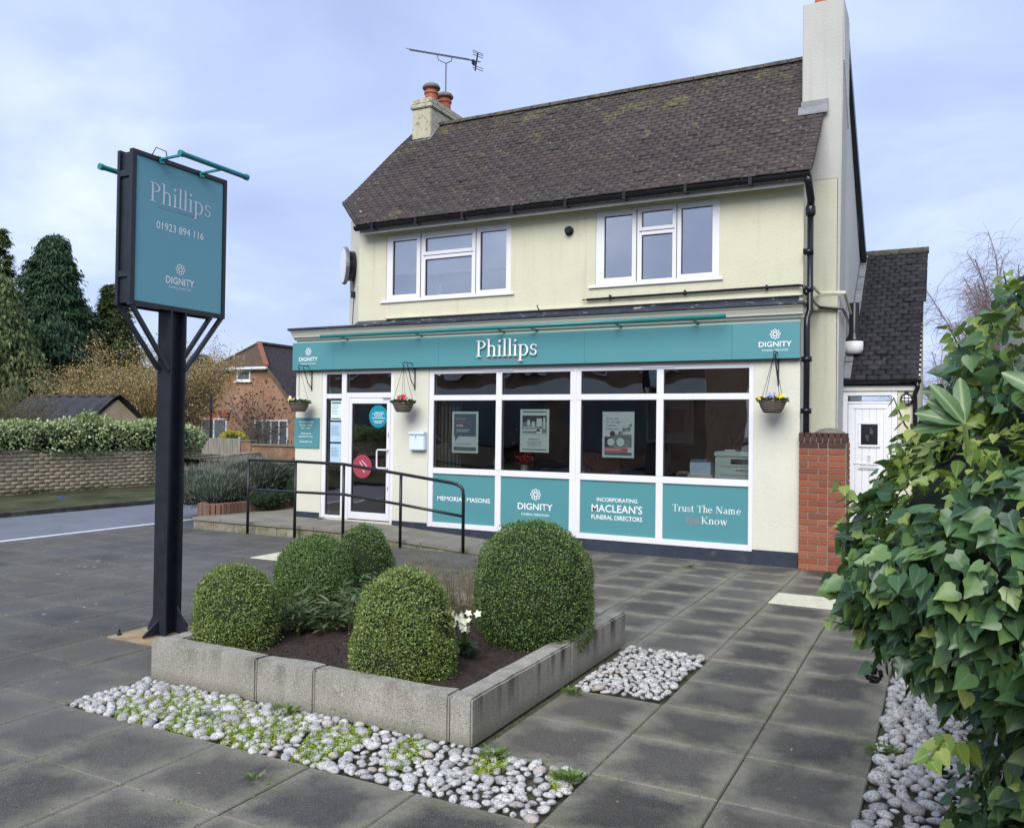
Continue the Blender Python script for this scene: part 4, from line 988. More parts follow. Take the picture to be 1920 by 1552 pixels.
# eaves: soffit, fascia, gutter
m = MB(); m.box(-7.86, -1.42, 10.22, 10.40, 4.525, 4.545); m.box(-7.86, -1.42, 10.195, 10.22, 4.47, 4.575); m.build('eaves_board', 'white_paint', house)
m = MB(); n = 8; prof = [(10.145-.062*math.cos(PI*t/n), 4.575-.062*math.sin(PI*t/n)) for t in range(n+1)]; prof += [(10.145+.056, 4.575), (10.145-.056, 4.575)]
m.prism([(-7.90, y, z) for y, z in prof[:n+1]], (6.53, 0, .0)); gut = m.build('gutter', 'black_plastic', house)
m = MB()
for x in (-7.55, -6.78, -6.0, -5.22, -4.43, -3.62, -2.83, -2.05): m.box(x-.02, x+.02, 10.072, 10.205, 4.505, 4.59)
m.build('gutter_bracket', 'black_plastic', house)
m = MB(); m.bar((-7.86, 10.13, 4.60), (-8.62, 10.74, 5.17), .03, .05); m.build('verge_board', 'roof_tile', house)
m = MB(); m.tube([(-1.41, 10.145, 4.56), (-1.40, 10.15, 4.48), (-1.39, 10.30, 4.30), (-1.40, 10.33, 4.22)], .045, 10); m.lathe((-1.40, 10.335, 4.12), [(.05, 0), (.058, .02), (.058, .10), (.05, .12)], 12)
m.tube([(-1.40, 10.335, 4.2), (-1.40, 10.335, 3.02), (-1.42, 10.26, 2.9), (-1.42, 10.25, 2.8), (-1.42, 10.25, .2)], .036, 12)
for z in (3.7, 2.43, 1.83): m.box(-1.475, -1.365, 10.205 if z < 3 else 10.29, 10.30 if z < 3 else 10.385, z-.03, z+.03)
m.tube([(-1.40, 10.335, 3.28), (-1.42, 10.335, 3.24)], .055, 10); m.build('downpipe', 'black_plastic', house, smooth=True)
m = MB(); m.tube([(-4.223, 10.36, 3.30), (-1.53, 10.36, 3.315), (-1.47, 10.32, 3.30), (-1.46, 10.32, 3.22), (-1.44, 10.36, 3.20)], .018, 8)
for x in (-3.9, -2.9, -1.9): m.box(x-.01, x+.01, 10.345, 10.40, 3.285, 3.345)
m.build('waste_pipe', 'black_plastic', house, smooth=True)
m = MB(); m.tube([(-4.29, 10.36, 3.30), (-4.22, 10.36, 3.30)], .008, 6); m.tube([(-1.39, 10.50, 3.14), (-1.39, 11.13, 3.15), (-1.12, 11.13, 3.12), (-1.12, 11.95, 3.02)], .018, 8); m.build('waste_pipe', 'black_plastic', house)
m = MB(); m.tube([(-1.40, 10.5, 3.33), (-1.40, 11.12, 3.33), (-1.10, 11.13, 3.32), (-1.10, 11.9, 3.16)], .02, 8); m.build('waste_pipe', 'cream_wall', house, label='cream painted pipe round the corner')
m = MB(); m.lathe((-4.50, 10.42, 4.25), [(.062, -.02), (.062, .05), (.045, .06), (.045, .10), (.03, .10)], 18, axis=(0, -1, 0)); m.build('wall_vent', 'black_plastic', house)

# string course, cornice, flat roof of the shop front
m = MB(); m.prism([(-9.12, YF, 2.915), (-9.12, 10.21, 2.92), (-9.12, 10.205, 2.95), (-9.12, 10.165, 2.955), (-9.12, 10.16, 2.975), (-9.12, 10.13, 3.03), (-9.12, 10.11, 3.04), (-9.12, 10.11, 3.055), (-9.12, YF, 3.055)], (7.665, 0, 0)); m.build('cornice', 'cream_pilaster', house)
m = MB(); m.box(-9.16, -1.43, 10.085, 10.44, 3.057, 3.095); m.box(-9.12, -8.02, 10.44, 12.6, 3.057, 3.09); m.build('flat_roof_edge', 'flashing', house, bevel=.006)
m = MB(); m.prism([(-8.02, 10.25, 3.096), (-8.02, 10.398, 3.19), (-8.02, 10.398, 3.096)], (6.49, 0, 0)); m.build('lead_flashing', 'flashing', house)
m = MB(); m.prism([(-1.488, 10.36, 3.22), (-1.488, 10.396, 3.235), (-1.488, 10.396, 3.195), (-1.488, 10.36, 3.20)], (-6.0, 0, 0)); m.build('string_course', 'cream_wall', house)
m = MB(); m.box(-1.485, -1.18, 11.14, 11.194, 3.12, 3.30); m.box(-1.487, -1.45, 10.44, 11.14, 3.12, 3.28); m.build('string_course', 'cream_aged', house)
m = MB(); m.tube([(-4.86, 10.30, 3.13), (-4.90, 10.24, 3.24), (-4.89, 10.25, 3.25)], .008, 5); m.build('stay_rod', 'black_metal', house)

# plinth
m = MB(); m.box(-2.022, -1.495, 10.222, YF, -.05, .18); m.box(-6.62, -2.022, 10.24, YF+.1, -.05, .142); m.box(-7.23, -6.62, 10.24, YF, -.05, .20); m.box(-9.10, -8.60, 10.235, YF, -.05, .235); m.build('plinth', 'navy_plinth', house)

# windows and doors made of frame bars, panes and sills
def framed(name, x0, x1, z0, z1, y, bars, panes, mat_glass, fd=.07, parent=house, fmat='white_pvc', sill=None, by=.0):
    """outer frame with inner bars (each x0,x1,z0,z1), one pane per opening"""
    wn = None; m = MB()
    for k_, (a, b, c, d) in enumerate(bars): m.box(a, b, y-(.003 if k_ % 2 else 0)-by, y+fd, c, d)
    wn = m.build(name, fmat, parent, bevel=.004)
    for a, b, c, d in panes:
        q = MB(); q.box(a-.01, b+.01, y+.030, y+.036, c-.01, d+.01); q.build('pane', mat_glass, wn)
        q = MB()
        for (e0, e1, e2, e3) in ((a-.004, a+.006, c, d), (b-.006, b+.004, c, d), (a+.006, b-.006, c-.004, c+.006), (a+.006, b-.006, d-.006, d+.004)): q.box(e0, e1, y+.018, y+.028, e2, e3)
        q.build('gasket', 'rubber', wn)
    if sill: q = MB(); q.box(*sill); q.build('sill', fmat, wn, bevel=.004)
    return wn
# shop window: four lights over four teal panels
xs = [(-6.540, -5.522), (-5.432, -4.405), (-4.250, -3.222), (-3.132, -2.076)]
bars = [(-6.62, -6.54, .15, 2.41), (-2.076, -2.02, .15, 2.41), (-6.54, -2.076, 2.345, 2.41), (-6.54, -2.076, .15, .222), (-6.54, -2.076, .918, 1.002), (-6.54, -2.076, 1.965, 2.042)]
for a, b in ((-5.522, -5.432), (-4.405, -4.250), (-3.222, -3.132)): bars += [(a, b, .222, .918), (a, b, 1.002, 1.965), (a, b, 2.042, 2.345)]
panes = [(a, b, 1.002, 1.965) for a, b in xs]+[(a, b, 2.042, 2.345) for a, b in xs]
sw = framed('shop_window', -6.62, -2.02, .15, 2.41, 10.262, bars, panes, 'shop_glass', .08)
m = MB(); m.box(-4.340, -4.315, 10.252, 10.264, .16, 2.40); m.build('mullion_cover', 'white_pvc', sw)
for (a, b) in ((-5.72, -5.25), (-3.42, -3.0)):
    m = MB(); m.box(a, b, 10.245, 10.262, 2.372, 2.388); m.build('trickle_vent', 'white_pvc', sw)
for a, b in xs: m = MB(); m.box(a, b, 10.285, 10.30, .222, .918); m.build('teal_panel', 'teal_panel', sw)
fr = lambda x, z: FRONT(x, 10.285, z)
sans('lettering', 'MEMORIAL MASONS', fr(-6.038, .535), .062, .86, 'white_print', sw, bold=.012)
emblem('emblem', fr(-4.905, .69), .080, 'white_print', sw)
sans('lettering', 'DIGNITY', fr(-4.912, .484), .086, .525, 'white_print', sw, bold=.012)
sans('lettering', 'FUNERAL DIRECTORS', fr(-4.91, .405), .027, .41, 'white_print', sw, bold=.01)
sans('lettering', 'INCORPORATING', fr(-3.745, .648), .050, .552, 'white_print', sw, bold=.012)
sans('lettering', "MACLEAN'S", fr(-3.747, .512), .098, .69, 'white_print', sw, bold=.008)
sans('lettering', 'FUNERAL DIRECTORS', fr(-3.748, .415), .058, .69, 'white_print', sw, bold=.012)
serif('lettering', 'Trust The Name', fr(-2.588, .578), .118, 'white_print', sw, align='CENTER', width=.85)
serif('lettering', 'You', fr(-2.852, .442), .112, 'coral_print', sw, width=.172, slant=.22)
serif('lettering', 'Know', fr(-2.648, .442), .118, 'white_print', sw, width=.325)
# shop door, side light and transoms
bars = [(-8.60, -8.505, .165, 2.42), (-7.29, -7.215, .165, 2.42), (-8.505, -7.29, 2.375, 2.42), (-8.205, -8.115, .165, 2.375), (-8.505, -8.205, .165, .212), (-8.505, -8.205, 2.0, 2.072), (-8.115, -7.29, 2.01, 2.088), (-8.115, -8.06, .165, 2.01)]
panes = [(-8.505, -8.205, .212, 2.0), (-8.505, -8.205, 2.072, 2.375), (-8.115, -7.29, 2.088, 2.375)]
ds = framed('door_surround', 0, 0, 0, 0, 10.262, bars, panes, 'shop_glass', .08)
bars = [(-8.055, -8.003, .18, 2.005), (-7.355, -7.293, .18, 2.005), (-8.003, -7.355, 1.922, 2.005), (-8.003, -7.355, .18, .288)]
dr = framed('shop_door', 0, 0, 0, 0, 10.257, bars, [(-8.003, -7.355, .288, 1.922)], 'shop_glass', .06, fmat='white_pvc')
m = MB(); m.tube([(-7.325, 10.257, 1.235), (-7.325, 10.20, 1.235), (-7.36, 10.19, 1.235), (-7.46, 10.185, 1.235), (-7.475, 10.185, 1.215), (-7.475, 10.185, .985), (-7.46, 10.185, .965), (-7.36, 10.19, .965), (-7.325, 10.20, .965), (-7.325, 10.257, .965)], .013, 10); m.build('door_handle', 'white_pvc', dr, smooth=True)
m = MB(); m.box(-7.327, -7.312, 10.253, 10.259, 1.42, 1.49); m.box(-7.327, -7.312, 10.253, 10.259, .63, .69); m.build('lock_plate', 'grey_metal', dr)
m = MB(); m.tube([(-7.42, 10.235, 2.0), (-7.28, 10.235, 2.0)], .007, 6); m.build('door_closer', 'grey_metal', dr)
def disc(name, fr_, r, mat, parent, lobes=0, n=64, d=.001):
    m = MB(); pts = []
    for k_ in range(n):
        a = 2*PI*k_/n; rr = r*(1+(.045*abs(math.sin(lobes*a/2)) if lobes else 0)); pts.append(fr_.at(rr*math.cos(a), rr*math.sin(a), d))
    m.add(pts, [tuple(range(n))]); return m.build(name, mat, parent)
c1 = tag(disc('round_sticker', FRONT(-7.527, 10.284, 1.73), .170, 'sticker_blue', None), 'round teal blue sticker on the shop door glass', 'sticker')
rail_lines('print', FRONT(-7.527, 10.2825, 1.73), -.12, .12, [(.03, .05, .95), (.00, .2, .8), (.055, .2, .9), (-.03, 0, 1), (-.075, .1, .9), (-.10, .25, .75)], .011, 'white_print', c1)
c2 = tag(disc('scalloped_sticker', FRONT(-7.812, 10.284, .976), .172, 'sticker_coral', None, 20, 120), 'coral scalloped badge sticker low on the shop door glass', 'sticker')
m = MB(); f2 = FRONT(-7.812, 10.283, .976)
for (a, b, c, d) in ((-.01, .09, .09, .0), (-.05, .07, .02, -.01), (-.08, .01, .01, -.06), (-.03, -.03, .05, -.09)):
    p, q = f2.at(a, b, .001), f2.at(c, d, .001); m.bar(p, q, .009, .0015, upv=(0, 1, 0))
m.build('print', 'white_print', c2)
def notice(x0, x1, z0, z1, label, head, seedz, body='paper_blue', y=10.285):
    m = MB(); m.box(x0, x1, y, y+.002, z0, z1); o = m.build('notice', body, None); tag(o, label, 'notice')
    f = FRONT(x0, y-.0005, z0); w_, h_ = x1-x0, z1-z0
    if head: q = MB(); q.box(x0+.012, x1-.012, y-.0015, y-.0005, z1-.045, z1-.015); q.box(x0+.012, x1-.012, y-.0015, y-.0005, z0+.012, z0+.035); q.build('print', 'poster_slate', o)
    rail_lines('print', f, .02, w_-.02, [(h_-.07-.022*i, 0, random.uniform(.6, 1)) for i in range(int((h_-.13)/.022))], .007, 'poster_slate', o, .001); return o
notice(-8.428, -8.222, 1.668, 1.965, 'framed certificate with dark header, top notice in the narrow side window', True, 1, 'poster_paper')
notice(-8.432, -8.225, 1.335, 1.640, 'pale blue printed sheet, middle notice in the narrow side window', False, 2)
notice(-8.430, -8.225, 1.015, 1.308, 'pale blue printed sheet, lowest notice in the narrow side window', False, 3)
# upper windows
def upper(x, z, sill, label):
    (f0, g0, g1, mu0, g2, g3, mu1, g4, g5, f1) = x; (zb, zt, gb, gt, mb0, mb1, mt0, mt1) = z
    bars = [(f0, g0, zb, zt), (g5, f1, zb, zt), (g1, g2, zb, zt), (g3, g4, zb, zt), (g0, g1, zb, gb), (g0, g1, gt, zt), (g4, g5, zb, gb-.02), (g4, g5, gt, zt), (g2, g3, zb, mb0), (g2, g3, mb1, mt0), (g2, g3, mt1, zt)]
    panes = [(g0, g1, gb, gt), (g4, g5, gb-.02, gt), (g2, g3, mb0, mb1), (g2, g3, mt0, mt1)]
    wn = framed('upper_window', 0, 0, 0, 0, YU+.012, bars, panes, 'upper_glass', .07, sill=sill); wn['label'] = label
    q = MB()
    for xx in ((g1+g2)/2, (g3+g4)/2): q.box(xx-.004, xx+.004, YU+.004, YU+.012, zb+.02, zt-.02)
    q.box(g2-.03, g3+.03, YU+.004, YU+.012, (mb1+mt0)/2-.004, (mb1+mt0)/2+.004); q.build('gasket', 'rubber', wn)
    for a, b in ((g0, g1), (g4, g5)): q = MB(); q.box(a+.02, b-.02, YU-.004, YU+.012, zt-.042, zt-.028); q.build('trickle_vent', 'white_pvc', wn)
    return wn
w1 = upper((-7.51, -7.40, -6.972, -6.88, -6.818, -6.025, -5.99, -5.886, -5.468, -5.388), (3.475, 4.455, 3.56, 4.37, 3.516, 4.05, 4.164, 4.364), (-7.60, -5.33, YU-.03, YU+.02, 3.44, 3.475), 'left upper window with white blinds half down')
w2 = upper((-4.122, -4.006, -3.622, -3.541, -3.49, -3.082, -3.04, -2.968, -2.572, -2.48), (3.485, 4.47, 3.578, 4.392, 3.526, 4.10, 4.205, 4.403), (-4.21, -2.43, YU-.03, YU+.02, 3.45, 3.485), 'right upper window with clear panes')
m = MB(); m.box(-7.42, -6.95, 10.47, 10.475, 3.875, 4.43); m.box(-7.42, -6.95, 10.466, 10.478, 3.865, 3.885); m.box(-6.84, -6.0, 10.47, 10.475, 3.845, 4.43); m.box(-6.84, -6.0, 10.466, 10.478, 3.835, 3.855); m.box(-5.91, -5.45, 10.47, 10.475, 3.86, 4.43); m.box(-5.91, -5.45, 10.466, 10.478, 3.85, 3.87)
solid('window_blind', 'white_pvc', 'white roller blinds half lowered inside the left upper window', 'blind', m)
for x, n_ in ((-6.64, 'left of two small white capped bottles on the upper window ledge'), (-6.09, 'right of two small white capped bottles on the upper window ledge')):
    root = thing('bottle', (x, 10.56, 3.50), n_, 'bottle', 'bottles on the upper window ledge')
    m = MB(); m.lathe((x, 10.56, 3.50), [(.032, 0), (.034, .02), (.034, .11), (.014, .145)], 12); m.build('bottle_body', 'poster_grey', root)
    m = MB(); m.lathe((x, 10.56, 3.645), [(.018, 0), (.018, .035)], 12); m.build('cap', 'white_pvc', root)
# ledge and rooms behind the glass
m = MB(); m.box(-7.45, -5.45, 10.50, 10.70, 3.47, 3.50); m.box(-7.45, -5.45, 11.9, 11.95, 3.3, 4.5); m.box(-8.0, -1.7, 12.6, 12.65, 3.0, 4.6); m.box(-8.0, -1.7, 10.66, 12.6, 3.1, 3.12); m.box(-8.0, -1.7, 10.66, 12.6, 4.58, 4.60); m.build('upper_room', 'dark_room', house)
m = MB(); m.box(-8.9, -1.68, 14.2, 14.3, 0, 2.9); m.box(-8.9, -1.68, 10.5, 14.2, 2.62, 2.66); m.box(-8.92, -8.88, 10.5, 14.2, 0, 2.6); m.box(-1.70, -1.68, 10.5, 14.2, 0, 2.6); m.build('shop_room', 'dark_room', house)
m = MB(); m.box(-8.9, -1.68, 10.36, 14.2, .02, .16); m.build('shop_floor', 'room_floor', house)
m = MB(); m.box(-8.58, -7.22, 10.255, 10.40, .12, .168); m.build('door_sill', 'grey_metal', house)

# ================================================================ SIGNS AND FITTINGS ON THE FRONT
fs = thing('fascia_sign', (-5.3, 10.2, 2.44), 'long teal fascia board with raised white serif name above the shop windows', 'shop sign')
seams = [-9.115, -8.294, -6.414, -4.17, -2.265, -1.484]
for a, b in zip(seams, seams[1:]): m = MB(); m.box(a+.0012, b-.0012, 10.172, 10.249, 2.442, 2.868); m.build('sign_panel', 'teal_panel', fs)
m = MB(); m.box(-9.11, -1.49, 10.18, 10.249, 2.432, 2.4418); m.build('lower_trim', 'black_metal', fs)
serif('lettering', 'Phillips', FRONT(-5.785, 10.171, 2.565), .315, 'white_print', fs, ext=.022, thick=.012, width=.955)
sans('lettering', 'FUNERAL DIRECTORS', FRONT(-5.40, 10.171, 2.512), .020, .54, 'coral_print', fs)
for x in (-8.797, -1.763):
    emblem('emblem', FRONT(x, 10.171, 2.727), .062, 'white_print', fs); sans('lettering', 'DIGNITY', FRONT(x, 10.171, 2.582), .062, .375, 'white_print', fs, bold=.012); sans('lettering', 'FUNERAL DIRECTORS', FRONT(x, 10.171, 2.532), .018, .30, 'white_print', fs, bold=.01)
tl = thing('trough_light', (-5.3, 10.0, 2.95), 'slim teal trough light running along the top of the fascia', 'light')
m = MB(); m.tube([(-8.40, 9.98, 2.925), (-2.30, 9.98, 2.945)], .026, 10); m.build('light_tube', 'teal_metal', tl, smooth=True)
m = MB()
for x in (-8.1, -6.75, -5.4, -4.9, -3.7, -2.7): m.bar((x, 9.98, 2.93), (x, 10.245, 2.905), .03, .016)
m.build('bracket_arms', 'teal_metal', tl)
oh = thing('opening_hours_sign', (-8.86, 10.24, 1.23), 'teal opening hours panel left of the shop door', 'sign')
m = MB(); m.box(-9.098, -8.612, 10.228, 10.249, 1.235, 1.70); m.build('sign_panel', 'teal_panel', oh)
for t, z, w_ in (('OPENING HOURS', 1.622, .30), ('Monday - Friday', 1.575, .26), ('9am - 5pm', 1.53, .18), ('Weekends by', 1.445, .21), ('appointment only', 1.40, .28), ('01923 894 116', 1.315, .25)): sans('lettering', t, FRONT(-8.87, 10.227, z), .026, w_, 'white_print', oh, bold=.012)
pb = thing('letter_box', (-6.76, 10.2, 1.24), 'pale blue-white wall letter box between the shop door and windows', 'letter box')
m = MB(); m.box(-6.895, -6.635, 10.165, 10.25, 1.245, 1.505); m.build('box_body', 'post_box_white', pb, bevel=.012)
m = MB(); m.box(-6.898, -6.632, 10.145, 10.25, 1.47, 1.515); m.build('flap', 'post_box_white', pb, bevel=.008)
m = MB(); m.lathe((-6.775, 10.164, 1.44), [(.008, 0), (.008, .004)], 10, axis=(0, -1, 0)); m.build('lock', 'black_metal', pb)
sans('lettering', 'POST', FRONT(-6.77, 10.1645, 1.395), .012, .05, 'poster_grey', pb)

# hanging baskets
def basket(x, y, z, cols, label, glabel, seedv, bracket_side=True, blab=''):
    g = np.random.default_rng(seedv); br = thing('basket_bracket', (x+.12, 10.24, z+.42), blab, 'bracket')
    m = MB(); bx = x+.02
    m.bar((bx, 10.242, z+.62), (bx, 10.242, z+.22), .016, .010, (0, 1, 0)); m.bar((bx, 10.24, z+.60), (bx, y-.03, z+.60), .012); m.tube([(bx, 10.235, z+.26), (bx, 10.15, z+.34), (bx, y+.06, z+.58)], .007, 6)
    m.tube([(bx, y-.02, z+.60)]+[(bx, y-.035-.022*math.sin(t), z+.575+.025*math.cos(t)) for t in np.linspace(0, 4.5, 8)], .005, 5)
    m.tube([(bx, 10.22-.045*math.cos(t)*(1-t/9), z+.50-.045*math.sin(t)*(1-t/9)) for t in np.linspace(0, 6, 12)], .0045, 5)
    m.build('scrollwork', 'black_metal', br)
    b = thing('hanging_basket', (x, y, z-.10), label, 'hanging basket')
    m = MB(); m.lathe((x, y, z-.11), [(.09, 0), (.105, .015), (.13, .06), (.150, .115), (.158, .13), (.158, .14), (.14, .135), (.10, .11)], 22); m.build('wicker_bowl', 'wicker', b, smooth=True)
    m = MB()
    for t in range(4): a = PI/4+t*PI/2; m.tube([(x+.15*math.cos(a), y+.15*math.sin(a), z+.02), (bx, y-.03, z+.56)], .003, 4)
    m.build('chains', 'black_metal', b)
    n = 420; an = g.uniform(0, 6.28, n); r_ = .165*np.sqrt(g.random(n)); P_ = np.stack([x+np.cos(an)*r_, y+np.sin(an)*r_, z+.02+g.random(n)*.075*(1-r_/.24)], 1)
    d = unit(np.stack([np.cos(an), np.sin(an), g.uniform(-.5, 1.2, n)], 1)+rand_dirs(n)*.4); to_obj('foliage', scatter(leaf_base('quad'), frames(d, rand_dirs(n)), P_, g.uniform(.022, .045, n)), 'shrub_leaf', b)
    for cmat, (ox, oz), nf, sp_ in cols:
        P_ = []; D = []; Q = []
        for f in range(nf):
            c = np.array([x+ox+g.normal()*sp_, y-.06-g.random()*.07, z+.075+oz+g.normal()*sp_*.5]); fd = unit(np.array([g.normal()*.4, -1, g.uniform(-.1, .8)])); b1_ = unit(np.cross(fd, [0, 0, 1.])); b2_ = np.cross(fd, b1_)
            for k_ in range(5): t = 2*PI*k_/5; P_.append(c); D.append(b1_*math.cos(t)+b2_*math.sin(t)+fd*.25); Q.append(fd)
        to_obj('flowers', scatter(leaf_base('laurel'), frames(unit(np.array(D)), np.array(Q)), np.array(P_), np.full(len(P_), .026)), cmat, b)
basket(-8.80, 9.98, 1.90, [('flower_white', (-.05, .02), 9, .03), ('basket_flower_yellow', (-.09, .0), 3, .02)], 'wicker basket with white and cream flowers hanging left of the shop door', '', 5, blab='black scroll bracket at the left corner of the shop front')
basket(-6.875, 9.98, 1.90, [('flower_red', (.03, .035), 16, .035)], 'wicker basket with red flowers hanging between the door and shop windows', '', 6, blab='black scroll bracket right of the shop door')
basket(-1.755, 9.98, 1.91, [('basket_flower_yellow', (-.10, -.01), 7, .022), ('basket_flower_yellow', (.10, 0), 7, .022), ('flower_blue', (-.02, .01), 7, .03)], 'wicker basket with yellow and blue flowers hanging at the right pilaster', '', 7, blab='black scroll bracket on the right pilaster')

# round projecting sign on the splayed corner
nrm = Vector((-.667, -.745, 0)); c = Vector((-8.33, 10.67, 4.11)); rs = thing('round_wall_sign', c, 'round white faced sign box seen edge-on at the upper left corner', 'sign')
m = MB(); m.lathe(c, [(.22, 0), (.235, .01), (.235, .10), (.22, .11)], 28, axis=nrm); m.build('housing', 'black_plastic', rs, smooth=False)
m = MB(); m.lathe(c+nrm*.11, [(.275, 0), (.295, .01), (.295, .05), (.285, .06), (.27, .062)], 32, axis=nrm); m.build('rim', 'grey_metal', rs)
m = MB(); m.lathe(c+nrm*.171, [(.27, 0), (.27, .002)], 32, axis=nrm); m.build('face', 'white_pvc', rs)
m = MB(); m.tube([c+Vector((0, 0, -.22)), c+Vector((.01, 0, -.40)), c+Vector((0, 0, -.62)), c+Vector((-.03, .02, -.92))], .006, 5); m.box(c.x+.05, c.x+.10, c.y-.13, c.y-.07, c.z-.52, c.z-.42); m.build('cable', 'black_metal', rs)

# posters hanging inside the shop window
def poster(x0, x1, z0, z1, label):
    m = MB(); m.box(x0, x1, 10.312, 10.318, z0, z1); o = m.build('poster', 'poster_paper', None, bevel=.001); return tag(o, label, 'poster')
def rect(name, x0, x1, z0, z1, mat, o, lay=1): m = MB(); y = 10.312-.0012*lay; m.add([(x0, y, z0), (x1, y, z0), (x1, y, z1), (x0, y, z1)], [(0, 1, 2, 3)]); return m.build(name, mat, o)
o = poster(-6.256, -5.826, 1.222, 1.807, 'slate grey speech bubble poster in the leftmost shop window pane'); X0, Z0 = -6.256, 1.222
rect('print', X0+.035, X0+.395, Z0+.235, Z0+.555, 'poster_slate', o); rect('print', X0+.03, X0+.40, Z0+.03, Z0+.085, 'poster_slate', o); rect('print', X0+.05, X0+.385, Z0+.10, Z0+.225, 'poster_white', o)
m = MB(); y = 10.3096; m.add([(X0+.05, y, Z0+.236), (X0+.115, y, Z0+.236), (X0+.055, y, Z0+.165)], [(0, 1, 2)]); m.build('print', 'poster_slate', o)
pf = lambda a, b: FRONT(X0+a, 10.3090, Z0+b)
sans('print', 'Start your', pf(.07, .475), .022, .16, 'white_print', o, align='LEFT'); sans('print', 'FUNERALS', pf(.07, .425), .032, .25, 'coral_print', o, align='LEFT'); sans('print', 'today', pf(.07, .375), .036, .12, 'white_print', o, align='LEFT', bold=.02)
rail_lines('print', pf(0, 0), .08, .30, [(.325, 0, 1), (.30, 0, .9)], .010, 'white_print', o); rail_lines('print', pf(0, 0), .06, .36, [(.12, 0, .9), (.05, .1, .9)], .010, 'poster_grey', o)
o = poster(-5.166, -4.730, 1.259, 1.843, 'poster with grey cemetery photograph in the second shop window pane'); X0, Z0 = -5.166, 1.259
rect('print', X0+.035, X0+.40, Z0+.54, Z0+.558, 'poster_slate', o); rect('print', X0+.035, X0+.40, Z0+.24, Z0+.525, 'poster_grey', o); rect('print', X0+.035, X0+.40, Z0+.41, Z0+.50, 'poster_dark', o, 2)
for a, b, c, d, mt in ((.25, .33, .26, .46, 'poster_white'), (.11, .15, .36, .44, 'poster_paper'), (.18, .22, .34, .42, 'poster_white'), (.05, .33, .33, .345, 'poster_paper'), (.04, .30, .285, .315, 'poster_white'), (.04, .40, .245, .26, 'poster_white'), (.35, .38, .32, .47, 'poster_paper'), (.035, .40, .50, .525, 'poster_paper')): rect('print', X0+a, X0+b, Z0+c, Z0+d, mt, o, 3)
pf = lambda a, b: FRONT(X0+a, 10.3100, Z0+b)
sans('print', 'MEMORIALS', pf(.218, .165), .024, .17, 'poster_slate', o); rail_lines('print', pf(0, 0), .10, .34, [(.135, 0, 1), (.11, .1, .9), (.085, .05, .95)], .008, 'poster_grey', o); rect('print', X0+.035, X0+.40, Z0+.03, Z0+.043, 'poster_slate', o)
o = poster(-3.963, -3.529, 1.220, 1.814, 'poster of two people outdoors with red banner in the third shop window pane'); X0, Z0 = -3.963, 1.22
rect('print', X0+.03, X0+.405, Z0+.02, Z0+.57, 'poster_white', o); rect('print', X0+.03, X0+.405, Z0+.03, Z0+.068, 'poster_slate', o, 2); rect('print', X0+.03, X0+.35, Z0+.07, Z0+.125, 'coral_print', o, 2)
rect('print', X0+.03, X0+.15, Z0+.13, Z0+.27, 'poster_dark', o, 2); rect('print', X0+.15, X0+.40, Z0+.13, Z0+.30, 'poster_grey', o, 2)
for (a, b, r_, mt) in ((.14, .29, .034, 'skin_print'), (.14, .31, .036, 'poster_dark'), (.25, .31, .034, 'poster_grey'), (.245, .295, .028, 'skin_print'), (.12, .20, .05, 'poster_white'), (.25, .20, .055, 'poster_paper'), (.36, .37, .03, 'poster_grey'), (.385, .42, .02, 'poster_grey'), (.30, .36, .03, 'poster_grey')):
    disc('print', FRONT(X0+a, 10.3088-.0004*len(mt)*.1, Z0+b), r_, mt, o, n=14)
for i, t in enumerate(("Don't wait", 'for the right', 'moment,', 'make one')): sans('print', t, FRONT(X0+.055, 10.3085, Z0+.495-.045*i), .026, (.17, .20, .14, .16)[i], 'poster_slate', o, align='LEFT', bold=.01)
rail_lines('print', FRONT(X0, 10.3085, Z0), .05, .26, [(.095, 0, 1)], .012, 'white_print', o)

# inside the office
m = MB(); pr = thing('office_printer', (-2.25, 10.85, .95), 'pale green-grey office printer behind the rightmost shop window pane', 'printer')
m.box(-2.56, -1.98, 10.60, 11.10, .88, 1.255); m.build('body', 'machine_plastic', pr, bevel=.012)
m = MB(); m.box(-2.57, -1.97, 10.59, 11.10, 1.26, 1.325); m.build('lid', 'machine_plastic', pr, bevel=.012)
m = MB(); m.box(-2.50, -2.04, 10.592, 10.599, 1.14, 1.146); m.box(-2.50, -2.04, 10.592, 10.599, 1.03, 1.036); m.box(-2.30, -2.15, 10.590, 10.599, 1.085, 1.105); m.build('trays', 'poster_grey', pr)
m = MB(); m.box(-2.36, -2.13, 10.585, 10.599, 1.175, 1.235); m.build('display', 'screen_black', pr)
m = MB(); m.box(-2.46, -2.33, 10.70, 10.95, 1.33, 1.345); m.build('paper', 'poster_white', pr)
m = MB(); m.box(-2.885, -2.62, 10.62, 10.85, 1.02, 1.18); bx = solid('paper_box', 'paper_blue', 'pale blue cardboard box beside the office printer', 'box', m, bevel=.003)
m = MB(); m.box(-2.875, -2.665, 10.615, 10.845, 1.182, 1.215); solid('file_folder', 'poster_slate', 'dark blue folder lying on the cardboard box', 'folder', m)
m = MB(); m.box(-2.91, -2.60, 10.60, 10.88, .93, 1.02); solid('paper_stack', 'concrete_pale', 'cream stack of files under the cardboard box', 'papers', m)
m = MB(); m.box(-3.9, -1.9, 10.45, 11.2, .85, .89); m.box(-3.85, -3.80, 10.5, 11.15, .16, .85); m.box(-1.98, -1.93, 10.5, 11.15, .16, .85); solid('desk', 'brown_wood', 'brown desk carrying the printer inside the shop', 'desk', m)
m = MB(); m.box(-3.64, -3.25, 11.0, 11.04, 1.02, 1.36); m.box(-3.48, -3.40, 11.02, 11.06, .89, 1.02); solid('computer_monitor', 'screen_black', 'black computer monitor on the desk behind the window', 'monitor', m)
